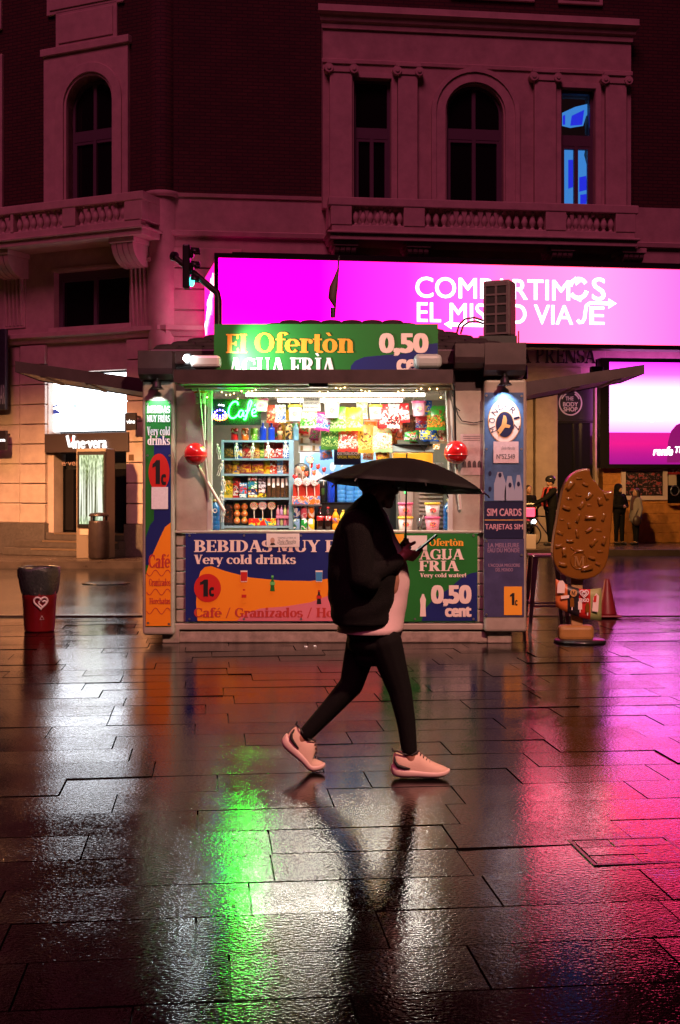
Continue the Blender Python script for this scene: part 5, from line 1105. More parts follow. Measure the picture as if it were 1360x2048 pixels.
neon([(505, 826), (511, 824), (512, 819), (507, 818), (504, 825), (506, 832), (513, 831)]); neon([(509, 812), (514, 806)])
def dots(nm, pts, m):
    b = MB()
    for x, y in pts: b.sphere(at(x, y, 13.6), .0085, 6, 4)
    b.build(nm, m, ns)
dots('cup_dots', [(440 + 11*math.cos(R(a)), 828 + 8*math.sin(R(a))) for a in range(0, 360, 30)] + [(434, 830), (440, 832), (446, 830)], emat('blue_led', (.10, .06, 1), 50))
dots('saucer_dots', [(440 + 14*math.cos(R(a)), 832 + 8*math.sin(R(a))) for a in range(-10, 200, 20)], emat('orange_led', (1, .25, .03), 30)); dots('steam_dots', [(438, 810), (443, 810), (447, 811)], emat('white_led', (.8, .85, 1), 12))
# ================================================================ goods in the kiosk
def S(Y): return FPX/Y
def pillow(w, h, d, n=7, m=8):
    """snack bag: two bulging sheets with crimped ends"""
    b = MB()
    def sheet(sg):
        vs = []
        for j in range(m+1):
            v = j/m; z = -h/2 + h*v
            for i in range(n+1):
                u = i/n; x = (u-.5)*w*(1-.05*math.sin(PI*v)); e = (math.sin(PI*u)**.6)*(max(0, math.sin(PI*min(1, max(0, (v-.07)/.86))))**.6)
                vs.append((x, sg*(d/2*e + .0012) + .0025*math.sin(i*2.1+j*1.7)*(e > .05), z + (.006*math.sin(i*2.6) if j in (0, m) else 0)))
        fs = [(j*(n+1)+i, j*(n+1)+i+1, (j+1)*(n+1)+i+1, (j+1)*(n+1)+i) for j in range(m) for i in range(n)]
        if sg > 0: fs = [tuple(reversed(f)) for f in fs]
        for f in fs:
            zc_ = sum(vs[k][2] for k in f)/4/h+.5; xc_ = sum(vs[k][0] for k in f)/4/w
            mi = 2 if (zc_ > .90 or zc_ < .08) else (1 if zc_ > .60 else (3 if zc_ < .36 else 0))
            b.add([vs[k] for k in f], [(0, 1, 2, 3)], mi, True)
    sheet(-1); sheet(1); return b
def bag(x, y, w, h, Y, cols, label, group, rot=0.0, d=None, name='snack_bag'):
    s = S(Y); p = at(x, y, Y); W_, H_ = w*1.16/s, h*1.06/s; c = list(cols)
    ms = [printmat(c, 26), printmat([c[0], c[0], c[-1]], 30), printmat([c[0]], 10), printmat(c[1:] + [c[0]], 45)]
    me = pillow(W_, H_, d or W_*.38).mesh(name, ms, (0, 0, 0)); bm_ = bmesh.new(); bm_.from_mesh(me); bmesh.ops.remove_doubles(bm_, verts=bm_.verts, dist=1e-5); bm_.to_mesh(me); bm_.free()
    o = link(name, me, p); o.rotation_euler = (0, rot, random.uniform(-.25, .25)); return tag(o, label, 'snack bag', group)
def rbox(x0, y0, x1, y1, Y, d, m, name, label, cat, group, par=None, bev=.004):
    a = at(x0, y0, Y); c = at(x1, y1, Y); b = MB(); b.box(a.x, c.x, Y, Y+d, c.z, a.z); return b.build(name, m, par, bevel=bev, label=label, cat=cat, group=group)
def cyl_can(x, y0, y1, w, Y, m, label, group, lid=None, name='drink_can', cat='can'):
    p = at(x, y1, Y); h = (y1-y0)/S(Y); r = w/2/S(Y); o = empty(name, p, label, cat, group)
    b = MB(); b.lathe([(r*.82, 0), (r, h*.06), (r, h*.90), (r*.8, h*.985)], p, 14); b.build('can_wall', m, o)
    b = MB(); b.lathe([(r*.84, h*.98), (r*.84, h), (r*.74, h), (r*.72, h*.985), (0, h*.985)], p, 14); b.build('lid', lid or M_STEEL, o); return o
def bottle(x, y0, y1, w, Y, m, capm, label, group, labm=None, prof=None, ly=(.34, .58), name='bottle'):
    p = at(x, y1, Y); h = (y1-y0)/S(Y); r = w/2/S(Y); o = empty(name, p, label, 'bottle', group)
    pf = prof or [(.85, 0), (1, .03), (1, .28), (.94, .31), (.94, .58), (1, .62), (.95, .7), (.6, .82), (.34, .89), (.32, .93)]
    b = MB(); b.lathe([(q*r, z*h) for q, z in pf], p, 14); b.build('glass' if 'glass' in label else 'bottle_wall', m, o)
    b = MB(); b.lathe([(.38*r, .925*h), (.38*r, 1.0*h), (0, 1.0*h)], p, 12); b.build('cap', capm, o)
    if labm: b = MB(); b.lathe([(r*1.0+.0015, ly[0]*h), (r*1.0+.0015, ly[1]*h)], p, 14); b.build('label', labm, o)
    return o
def bucket(x, y0, y1, w, Y, m, lidm, label, group, handle=False):
    p = at(x, y1, Y); h = (y1-y0)/S(Y); r = w/2/S(Y); o = empty('candy_floss_tub', p, label, 'tub', group)
    b = MB(); b.lathe([(r*.78, 0), (r*.80, h*.02), (r*.94, h*.86)], p, 20); b.build('tub_wall', m, o)
    b = MB(); b.lathe([(r*.98, h*.84), (r*1.03, h*.86), (r*1.03, h*.96), (r*.95, h*1.0), (0, h*.985)], p, 20); b.build('lid', lidm, o)
    b = MB(); b.poly(Frame((p.x, p.y-r*.915, 0)), ell(0, p.z+h*.45, r*.42, h*.17, 14), .004); b.build('print', printmat([(230, 60, 120), (250, 200, 60), (90, 60, 120)], 60), o)
    if handle: b = MB(); b.tube([(p.x-r*.9, p.y, p.z+h*.85), (p.x-r*.6, p.y-.01, p.z+h*1.35), (p.x, p.y-.01, p.z+h*1.55), (p.x+r*.6, p.y-.01, p.z+h*1.35), (p.x+r*.9, p.y, p.z+h*.85)], .006, 6); b.build('handle', mat('pale_handle', (.7, .72, .66), .4), o)
    return o
def lolly(c, r, stick, m, label, group, par=None, thick=.25, ax=None):
    o = empty('swirl_lollipop', c, label, 'lollipop', group)
    b = MB(); n = 16; F_ = Frame((c[0], c[1], 0)); b.prism(F_, ell(0, c[2], r, r, n), -r*thick, r*thick*.6, 0, True); b.build('candy_disc', m, o, bevel=r*.12)
    sp = [(a/30*.92*r*math.cos(a*.62), c[2]+a/30*.92*r*math.sin(a*.62)) for a in range(2, 31)]
    b = MB(); b.tube([F_.pt(q[0], q[1], r*thick*.6+.001) for q in sp], r*.10, 5); b.build('swirl', mat('candy_white', (.8, .7, .65), .3), o)
    b = MB(); b.tube([(c[0], c[1], c[2]-r*.8), (c[0]+.004, c[1], c[2]-r-stick)], .005, 6); b.build('stick', mat('lolly_stick', (.75, .66, .56), .5), o); return o
def swirlmat(c1, c2, c3):
    m = bpy.data.materials.new('swirl_candy'); m.use_nodes = True; nt = m.node_tree; b = nt.nodes['Principled BSDF']; tc = nt.nodes.new('ShaderNodeTexCoord')
    w = nt.nodes.new('ShaderNodeTexWave'); w.wave_type = 'RINGS'; w.rings_direction = 'SPHERICAL'; w.inputs['Scale'].default_value = 12; w.inputs['Distortion'].default_value = 6; nt.links.new(tc.outputs['Object'], w.inputs['Vector'])
    col = ramp(nt, w.outputs['Fac'], [(0, srgb(*c1)), (.35, srgb(*c2)), (.7, srgb(*c3))], 'CONSTANT'); nt.links.new(col, b.inputs['Base Color']); b.inputs['Roughness'].default_value = .25; return m
SW1 = swirlmat((225, 60, 60), (250, 200, 60), (90, 190, 90)); SW2 = swirlmat((240, 120, 150), (250, 235, 225), (120, 200, 220))
# ---- display shelf
YS = 13.74; shf = empty('display_shelf', at(515, 1056, YS), 'pale blue metal display shelf full of snacks and sweets', 'shelf'); M_SH = mat('shelf_blue_paint', (.26, .40, .52), .35, .2)
for y in (882, 918, 949, 997, 1053):
    a, c = at(445, y-1.5, YS), at(586, y+2.5, YS); b = MB(); b.box(a.x, c.x, YS-.02, YS+.3, c.z, a.z); b.build('shelf_board', M_SH, shf)
for x0, x1 in ((443, 448), (578, 587)):
    a, c = at(x0, 880, YS), at(x1, 1058, YS); b = MB(); b.box(a.x, c.x, YS-.03, YS+.01, c.z, a.z); b.build('upright', M_SH, shf)
    b = MB(); b.box(a.x+.005, c.x-.005, YS+.27, YS+.31, c.z, a.z); b.build('upright', M_SH, shf)
a, c = at(446, 882, YS), at(585, 1056, YS); b = MB(); b.box(a.x, c.x, YS+.31, YS+.32, c.z, a.z); b.build('back_sheet', mat('shelf_back', (.10, .10, .12), .5), shf)
GP = 'snacks and sweets on the kiosk shelf'
for x, c1, lb in ((469, (200, 30, 25), 'red'), (490, (235, 110, 25), 'orange'), (508, (110, 180, 40), 'green')):
    o = cyl_can(x, 856, 881, 15, YS+.06, printmat([c1, c1, c1, (245, 220, 190)], 22), lb+' crisp tube standing on top of the blue shelf', GP, mat('tube_lid_yellow', (.75, .62, .12), .35), 'crisp_tube', 'crisp tube')
M_BG = mat('blue_bottle_glass', (.01, .04, .42), .08, spec=.7)
for x, wb in ((526, 'beside the drinking glass'), (543, 'beside the brown sauce')): bottle(x, 843, 881, 14, YS+.06, M_BG, mat('pale_cap', (.6, .62, .6), .4), 'deep blue glass bottle ' + wb, GP, prof=[(.95, 0), (1, .03), (1, .6), (.9, .68), (.4, .74), (.34, .78), (.34, .93)])
bottle(560, 848, 881, 11, YS+.06, mat('brown_sauce', (.22, .07, .02), .2), mat('red_cap', (.6, .04, .02), .35), 'brown sauce bottle with red cap on top of the blue shelf', GP, printmat([(200, 170, 120)], 20))
bottle(592, 846, 881, 12, YS+.10, mat('pale_blue_water', (.25, .5, .75), .1), mat('pale_cap', (.6, .62, .6), .4), 'pale blue bottle at the end of the blue shelf top', GP)
cyl_can(577, 848, 881, 15, YS+.06, printmat([(45, 30, 20), (200, 150, 90)], 25), 'black and gold crisp tube on top of the blue shelf', GP, name='crisp_tube', cat='crisp tube')
b = MB(); gl = at(517, 881, YS+.08); b.lathe([(.03, 0), (.035, .12), (.033, .12), (.028, .008), (0, .008)], gl, 12); b.build('drinking_glass', mat('clear_glass', (.75, .85, .8), .05, trans=.85), label='clear drinking glass on top of the blue shelf', cat='glass', group=GP)
row1 = [(456, 18, [(70, 62, 30), (150, 110, 40), (40, 50, 25)], 'olive brown'), (476, 15, [(40, 90, 150), (220, 180, 60), (230, 220, 200)], 'blue and yellow'), (494, 16, [(165, 40, 35), (120, 30, 28), (230, 200, 160)], 'dark red'), (511, 15, [(200, 140, 50), (150, 60, 40), (235, 210, 150)], 'amber nut'), (524, 8, [(80, 120, 40), (200, 190, 90)], 'slim green'), (538, 19, [(215, 60, 50), (245, 235, 225), (170, 130, 60)], 'red and white'), (557, 16, [(190, 25, 30), (245, 235, 230), (190, 25, 30)], 'bright red'), (572, 11, [(60, 110, 190), (235, 240, 245)], 'blue and white')]
for x, w, c, lb in row1: bag(x, 901, w, 31, YS+.07, c, lb+' snack bag on the first row of the blue shelf', GP)
row2 = [(456, 17, [(110, 65, 25), (60, 40, 20), (170, 120, 40)], 'brown nut'), (472, 12, [(215, 175, 40), (60, 90, 150), (140, 70, 30)], 'yellow and blue'), (490, 22, [(150, 50, 50), (215, 160, 40), (190, 120, 40)], 'maroon banana chip'), (514, 24, [(165, 60, 70), (220, 170, 40), (160, 100, 30)], 'rose and gold'), (534, 12, [(230, 185, 40), (200, 90, 30)], 'bright yellow'), (547, 13, [(215, 60, 25), (250, 235, 220)], 'orange red'), (560, 11, [(120, 165, 210), (240, 240, 235)], 'pale blue'), (569, 8, [(150, 70, 40), (220, 180, 120)], 'tan'), (576, 7, [(170, 60, 30), (90, 40, 25)], 'rust')]
for x, w, c, lb in row2: bag(x, 934, w, 27, YS+.07, c, lb+' snack bag on the second row of the blue shelf', GP)
bag(457, 974, 20, 41, YS+.07, [(215, 190, 50), (190, 160, 30), (70, 110, 40)], 'tall yellow snack bag on the third row of the blue shelf', GP); bag(473, 976, 13, 38, YS+.07, [(190, 40, 40), (240, 230, 225), (60, 40, 30)], 'red and white snack bag on the third row of the blue shelf', GP)
def stack(x0, x1, ys, cols, lab, grp):
    for i_, ((y0, y1), c) in enumerate(zip(ys, cols)): rbox(x0, y0, x1, y1, YS+.02, .12, printmat(list(c), 30), 'sweet_box', lab + ('' if len(ys) == 1 else ', topmost' if i_ == 0 else ', lowest' if i_ == len(ys)-1 else ', second from top' if i_ == 1 else ', third from top'), 'box', grp)
stack(479, 494, [(966, 972), (973, 979), (980, 987), (988, 995)], [((60, 130, 180), (235, 235, 240)), ((60, 130, 180), (200, 50, 50)), ((70, 150, 190), (230, 60, 60)), ((80, 150, 170), (230, 230, 230))], 'small blue sweet box stacked on the third shelf row', 'blue sweet boxes stack')
stack(496, 514, [(953, 961), (962, 978)], [((235, 235, 235), (190, 30, 40)), ((40, 120, 160), (60, 150, 60), (235, 235, 235))], 'white and coloured sweet box above the striped boxes', 'coloured sweet boxes'); stack(496, 514, [(979, 984), (985, 989), (990, 995)], [((230, 150, 40), (30, 50, 110)), ((30, 50, 110), (230, 230, 240)), ((230, 150, 40), (240, 220, 180))], 'flat navy and orange sweet box on the third shelf row', 'navy orange boxes')
stack(517, 531, [(953, 960), (961, 968), (969, 976), (977, 986)], [((45, 30, 50), (150, 140, 160)), ((45, 30, 45), (190, 180, 190)), ((50, 30, 45), (200, 190, 200)), ((110, 25, 35), (220, 210, 210))], 'dark plum chocolate box in the stack on the third shelf row', 'plum chocolate boxes'); stack(515, 532, [(987, 995)], [((235, 190, 40), (60, 40, 30))], 'yellow sweet box under the plum chocolate boxes', 'yellow sweet box')
for k in range(5):
    x = 538+9*k; o = rbox(x-4, 955, x+4, 995, YS+.03, .04, printmat([(60, 35, 18), (110, 70, 35), (35, 20, 12)], 70, .4), 'nut_bar', ('first', 'second', 'third', 'fourth', 'fifth')[k] + ' brown nut bar from the plum chocolate boxes', 'snack bar', 'nut bars in a row', bev=.006)
    rbox(x-2.6, 954+3*(k % 2), x+2.6, 971+4*(k % 2), YS+.026, .003, M_WHT, 'tag', None, None, None, o, 0)
bag(456, 1027, 18, 46, YS+.07, [(25, 20, 20), (40, 30, 28), (140, 70, 30)], 'black snack bag on the bottom row of the blue shelf', GP)
M_PUMP = mat('pumpkin_orange', (.70, .20, .03), .3)
for i in range(2):
    for j in range(3):
        p = at(474+15*i, 1048-14*j, YS+.06); o = empty('orange_pot', p, ('lowest', 'middle', 'topmost')[j] + ' orange sweet pot ' + ('beside the black bag' if i == 0 else 'beside the rainbow lollipops'), 'sweet pot', 'orange sweet pots'); b = MB(); b.sphere(p + Vector((0, 0, .036)), (.038, .038, .036), 12, 8); b.build('pot_wall', M_PUMP, o); b = MB(); b.lathe([(.022, .066), (.022, .078), (0, .078)], p, 10); b.build('lid', mat('lime_lid', (.6, .6, .12), .4), o); b = MB(); b.sphere(p + Vector((0, -.025, .036)), (.018, .016, .014), 8, 6); b.build('label', mat('peach_label', (.75, .35, .2), .4), o)
rbox(497, 1037, 552, 1051, YS-.005, .1, printmat([(215, 45, 40), (240, 160, 40), (245, 220, 70), (90, 180, 90), (60, 120, 200)], 16), 'lollipop_box', 'red rainbow box holding swirl lollipops on the shelf', 'box', 'lollipop boxes', bev=.003)
for i, (x, wb) in enumerate(((508, 'nearest the orange pots'), (525, 'in the middle of its box'), (543, 'nearest the baby bottles'))): lolly(at(x, 1011, YS+.03), .048, .13, (SW1, SW2, SW1)[i], 'big rainbow swirl lollipop ' + wb.replace('nearest', 'next to'), 'rainbow swirl lollipops')
PK = [mat('pastel_pink', (.75, .3, .42), .3), mat('pastel_lilac', (.55, .35, .65), .3), mat('pastel_green', (.55, .65, .25), .3), mat('pastel_rose', (.75, .25, .35), .3)]
rbox(552, 1031, 580, 1037, YS-.005, .1, mat('pink_tray', (.6, .18, .3), .4), 'bottle_tray', 'pink tray between two rows of baby bottle sweets', 'tray', GP)
for j, y in enumerate((1030, 1051)):
    for i in range(4): bottle(556+7*i, y-19, y, 6.4, YS+.04, PK[(i+j) % 4], mat('pink_cap', (.8, .45, .5), .35), ('rose', 'pink', 'lilac', 'green')[(i+j+1) % 4] + ' baby bottle sweet ' + ('on the pink tray' if j == 0 else 'under the pink tray'), 'pastel baby bottles', prof=[(.9, 0), (1, .04), (1, .55), (.7, .62), (.62, .72), (.3, .82), (.25, .9)])
# skeleton ornaments
SKM = mat('skeleton_white', (.72, .72, .66), .5)
sk = MB(); sk.sphere((0, 0, .075), (.014, .012, .016), 8, 6); sk.tube([(0, 0, .062), (0, 0, -.005)], [.006, .007], 5); sk.sphere((0, 0, .035), (.016, .009, .02), 8, 6); sk.sphere((0, 0, -.005), (.014, .009, .01), 8, 5)
for s_ in (-1, 1): sk.tube([(.014*s_, 0, .05), (.024*s_, -.003, .02), (.022*s_, -.006, -.015)], [.004, .0035, .004], 5); sk.tube([(.008*s_, 0, -.008), (.012*s_, -.004, -.045), (.010*s_, 0, -.085), (.015*s_, -.01, -.09)], [.005, .004, .004, .004], 5)
skme = sk.mesh('skeleton', SKM, (0, 0, 0))
for i, (x, y, r_) in enumerate(((473, 901, 0), (505, 902, .1), (537, 900, -.1), (571, 899, 0), (437, 903, -.2), (441, 936, .35), (447, 968, -.1), (443, 998, 0), (446, 1028, .05))):
    o = link('skeleton_ornament', skme, at(x, y, YS-.06 if x > 450 else YS-.08)); o.rotation_euler = (0, r_, random.uniform(-.5, .5)); tag(o, ('white skeleton ornament before the ' + ('blue and yellow bag', 'amber nut bag', 'red and white bag', 'blue and white bag')[i] if i < 4 else ('first', 'second', 'third', 'fourth', 'fifth')[i-4] + ' skeleton ornament from the top down the shelf side'), 'ornament', 'skeleton ornaments')
# ---- drinks right of the shelf
GD = 'drinks on the kiosk counter'
YC = KY+.17
ld_ = empty('lollipop_display', at(612, 1009, YC), 'red cardboard lollipop display with swirl lollies', 'display box'); a, c = at(586, 968, YC), at(639, 992, YC)
b = MB(); b.box(a.x, c.x, YC, YC+.16, c.z, a.z); b.build('card_box', mat('display_red', (.62, .05, .03), .4), ld_, bevel=.004); a, c = at(584, 992, YC), at(640, 1009, YC); b = MB(); b.box(a.x, c.x, YC-.01, YC+.16, c.z, a.z); b.build('printed_front', printmat([(215, 120, 50), (240, 225, 215), (220, 70, 60), (90, 140, 210)], 20), ld_, bevel=.003)
b = MB(); a, c = at(584, 1009, YC), at(640, 1012, YC); b.box(a.x-.01, c.x+.02, YC-.02, YC+.2, c.z, a.z); b.build('stand_board', M_STEEL, ld_)
for i, (x, wb) in enumerate(((596, 'next to the blue shelf'), (613, 'in the middle'), (629, 'next to the energy drink'))): lolly(at(x, 964, YC-.03), .046, .11, SW2, 'pale swirl lollipop on the red display, ' + wb, 'pale swirl lollipops')
lolly(at(620, 920, YC+.06), .042, .2, SW1, 'single swirl lollipop standing high above the red display', 'high lollipop')
for i, (x, y, c) in enumerate(((606, 938, (220, 140, 70)), (622, 932, (190, 30, 30)), (636, 934, (210, 60, 40)), (628, 946, (220, 110, 60)), (648, 940, (180, 50, 60)), (613, 948, (200, 90, 60)))):
    p = at(x, y, YC+.08); o = empty('lollipop_figure', p, ('tan', 'dark red', 'scarlet', 'apricot', 'maroon', 'salmon')[i] + ' moulded lollipop standing in the red display', 'lollipop', 'moulded lollipops'); m_ = mat('moulded_candy_%d' % i, srgb(*c), .25); b = MB(); b.sphere(p, (.022, .018, .026), 9, 7); b.sphere(p + Vector((.012, -.01, .022)), .012, 8, 6); b.sphere(p + Vector((-.014, -.006, .018)), .010, 8, 6); b.build('candy', m_, o); b = MB(); b.tube([p, p + Vector((-.005, 0, -.17))], .004, 5); b.build('stick', MATS['lolly_stick'], o)
hp = at(590, 954, YC-.02); b = MB(); b.sphere(hp + Vector((-.012, 0, .006)), (.018, .012, .02), 10, 7); b.sphere(hp + Vector((.012, 0, .006)), (.018, .012, .02), 10, 7); b.sphere(hp + Vector((0, 0, -.01)), (.016, .012, .018), 10, 7); b.build('red_heart', mat('heart_red', (.65, .02, .03), .25), label='small shiny red heart at the shelf corner', cat='ornament')
for j, (y0, y1) in enumerate(((1012, 1036), (1037, 1061))):
    for i, (c, nm) in enumerate((((((30, 60, 140), (200, 205, 215)), 'navy and silver'), (((205, 90, 110), (235, 200, 205)), 'pink'), (((235, 130, 30), (240, 235, 225)), 'orange')), ((((120, 150, 190), (60, 110, 90), (230, 230, 230)), 'silver blue'), (((40, 150, 60), (235, 235, 230)), 'green'), (((235, 200, 40), (240, 240, 230)), 'yellow')))[j]):
        cyl_can(593.5+14.4*i, y0, y1, 13.6, YC+.05, printmat(list(c), 18, .25), nm+' soft drink can stacked on the counter', GD)
M_COLA = mat('cola_dark', (.02, .008, .006), .08, spec=.7); M_RC = mat('cola_red', (.6, .02, .02), .3)
for x, wb in ((640, 'beside the stacked cans'), (656, 'beside the orange soda')): bottle(x, 1014, 1061, 14, YC+.05, M_COLA, M_RC, 'cola bottle with red label on the counter ' + wb, GD, printmat([(200, 20, 25), (200, 20, 25), (240, 235, 230)], 30), ly=(.42, .62))
bottle(671, 1018, 1061, 14, YC+.05, mat('orange_soda', (.8, .35, .02), .1), mat('orange_cap', (.75, .3, .03), .4), 'orange soda bottle on the counter beside the cola', GD, printmat([(235, 130, 30), (40, 60, 130)], 30)); bottle(686, 1020, 1061, 14, YC+.05, mat('lemon_soda', (.75, .6, .05), .1), mat('yellow_cap', (.8, .62, .05), .4), 'yellow soda bottle on the counter behind the pedestrian', GD, printmat([(240, 210, 60), (60, 120, 60)], 30))
bottle(762, 1012, 1061, 13, YC+.05, mat('clear_bottle', (.5, .55, .6), .1), MATS['cola_red'], 'clear bottle with red cap on the counter by the coffee machine', GD, printmat([(60, 80, 150), (235, 235, 240)], 30))
sb_ = empty('bottle_step', at(690, 1012, YC+.12), 'black stepped stand behind the counter bottles', 'stand'); a, c = at(640, 1006, YC+.12), at(780, 1061, YC+.12); b = MB(); b.box(a.x, c.x, YC+.13, YC+.4, c.z, a.z); b.build('step_box', M_BLACK, sb_); b = MB(); b.box(a.x, c.x, YC+.12, YC+.41, a.z, a.z+.006); b.build('step_board', M_BLACK, sb_)
YD = YC+.2
def ecan(x, y0, y1):
    o = cyl_can(x, y0, y1, 13, YD, mat('energy_black', (.012, .014, .013), .25), 'black energy drink can with green claw marks', GD); FX = Frame((at(x, y0, YD).x, YD-6.5/S(YD)-.002, 0)); zc_ = at(x, (y0+y1)/2, YD).z; b = MB()
    for k in (-1, 0, 1): b.poly(FX, [(k*.011-.003, zc_+.04), (k*.011+.003, zc_+.045), (k*.011+.002, zc_-.02-.012*(k == 0)), (k*.011-.002, zc_-.035)], .002)
    b.build('emblem', emat('acid_green_print', (.25, .8, .05), .25), o)
ecan(646, 962, 1006)
bottle(662, 945, 1006, 15, YD, M_BG, mat('blue_cap', (.02, .05, .3), .4), 'tall deep blue bottle behind the counter', GD, prof=[(.95, 0), (1, .03), (1, .7), (.8, .8), (.4, .86), (.36, .93)])
M_WAT = mat('water_bottle_blue', (.05, .22, .55), .1, spec=.7); WP = [(.85, 0), (1, .03), (1, .16), (.95, .17), (1, .19), (1, .3), (.95, .31), (1, .33), (1, .45), (.95, .46), (1, .48), (1, .66), (.92, .76), (.55, .86), (.3, .9), (.3, .93)]
for (x, y0), wl__ in zip(((683, 950), (700, 956), (716, 952)), ('nearest the tall deep blue bottle', 'in the middle of the black stand', 'behind the umbrella on the black stand')): bottle(x, y0, 1006, 18, YD, M_WAT, mat('blue_cap', (.02, .05, .3), .4), 'blue water bottle ' + wl__.replace('nearest', 'next to'), 'water bottles on the stand', None, WP); 
def jug(x, y0, y1, w, Y, lab):
    o = bottle(x, y0, y1, w, Y, mat('big_water_blue', (.012, .10, .30), .08, spec=.8), mat('straw_cap', (.55, .45, .2), .4), lab, GD, None, WP); p = at(x, y0+(y1-y0)*.36, Y-w/2/S(Y)); Fx = Frame((p.x, p.y-.004, 0)); b = MB(); ring_prism(b, Fx, ell(0, p.z, .026, .026, 16, 0, 359.9), ell(0, p.z, .015, .015, 16, 0, 359.9), 0, .002); b.build('emblem', M_WHT, o)
jug(430, 999, 1061, 20, KY+.12, 'large blue water bottle in the window corner by the shelf'); jug(897, 999, 1061, 22, KY+.12, 'large blue water bottle beside the candy floss tubs')
# ---- candy floss tubs, machines
M_TP = mat('tub_pink', (.72, .30, .36), .35); M_TW = mat('tub_white', (.72, .66, .62), .35); M_LY = mat('lid_yellow', (.82, .55, .05), .35); M_LP = mat('lid_pink', (.75, .12, .28), .35); GT = 'candy floss tubs on the counter'
bucket(811, 1033, 1061, 31, YC, M_TW, M_LY, 'white candy floss tub with yellow lid under a pink one', GT); bucket(811, 1005, 1033, 31, YC, M_TP, M_LP, 'pink candy floss tub with pink lid on a white one', GT)
bucket(865, 1033, 1061, 32, YC, M_TP, M_LP, 'pink candy floss tub with pink lid under a white one', GT); bucket(865, 1005, 1033, 32, YC, M_TW, M_LY, 'white candy floss tub with yellow lid on a pink one', GT)
g = empty('juice_glass', at(840, 1061, YC), 'plastic cup of yellow juice with straw between the tubs', 'cup'); p = at(840, 1061, YC)
b = MB(); b.lathe([(.026, 0), (.034, .13), (.032, .13), (.025, .004), (0, .004)], p, 14); b.build('cup_wall', MATS['clear_glass'], g); b = MB(); b.lathe([(.024, .005), (.027, .055), (0, .055)], p, 14); b.build('juice', mat('juice_yellow', (.8, .5, .03), .2), g); b = MB(); b.tube([p + Vector((0, 0, .03)), p + Vector((.04, 0, .17))], .004, 6); b.build('straw', M_WHT, g)
cm = empty('coffee_machine', at(818, 1061, KY+.42), 'steel coffee machine with louvred side on the kiosk counter', 'coffee machine'); YM = KY+.42
a, c = at(796, 925, YM), at(888, 1061, YM); b = MB(); b.box(a.x, c.x, YM, YM+.5, c.z, a.z); b.build('housing', mat('machine_grey', (.32, .28, .24), .35, .5), cm, bevel=.01)
a, c = at(800, 962, YM), at(826, 1061, YM); b = MB(); b.box(a.x, c.x, YM-.03, YM-.001, c.z, a.z); b.build('control_panel', mat('machine_panel', (.42, .36, .32), .35, .4), cm, bevel=.006)
for k in range(13):
    a, c = at(838, 950+8.4*k, YM), at(886, 954+8.4*k, YM); b = MB(); b.box(a.x, c.x, YM-.022, YM-.001, c.z, a.z); b.build('louvre', MATS['machine_panel'], cm)
a, c = at(808, 981, YM), at(813, 987, YM); b = MB(); b.box(a.x, c.x, YM-.036, YM-.0305, c.z, a.z); b.build('indicator_lamp', emat('green_indicator', (.1, 1, .2), 3), cm); a, c = at(808, 971, YM), at(820, 975, YM); b = MB(); b.box(a.x, c.x, YM-.036, YM-.0305, c.z, a.z); b.build('indicator_lamp', emat('red_indicator', (1, .05, .02), 3), cm)
sm_ = empty('slush_machine', at(826, 950, KY+.38), 'grey and yellow drink dispenser under a black witch hat', 'drink dispenser'); YM2 = KY+.38
a, c = at(786, 905, YM2), at(866, 958, YM2); b = MB(); b.box(a.x, c.x, YM2, YM2+.3, c.z, a.z); b.build('body_panel', mat('dispenser_yellow', (.75, .33, .02), .35), sm_, bevel=.008); a, c = at(784, 891, YM2), at(868, 904, YM2); b = MB(); b.box(a.x, c.x, YM2-.01, YM2+.3, c.z, a.z); b.build('tank_lid', mat('dispenser_grey', (.4, .44, .42), .3), sm_, bevel=.008)
ht = at(838, 891, YM2+.05); wh = empty('witch_hat', ht, 'black pointed witch hat lying on the drink dispenser', 'hat'); M_HAT = mat('hat_felt', (.008, .008, .009), .6)
b = MB(); b.lathe([(.0, .001), (.26, 0), (.28, .008), (.25, .016), (.1, .018)], ht + Vector((-.04, 0, 0)), 20, sy=.5); b.build('brim', M_HAT, wh); b = MB(); b.tube([ht + Vector((.0, 0, .01)), ht + Vector((.07, 0, .06)), ht + Vector((.1, 0, .12)), ht + Vector((.10, 0, .19))], [.12, .075, .04, .006], 12); b.build('cone', M_HAT, wh)
rbox(866, 888, 880, 899, KY+.3, .02, printmat([(235, 225, 215), (200, 140, 30)], 40), 'price_tag', 'small price tag beside the drink dispenser', 'price tag', None)
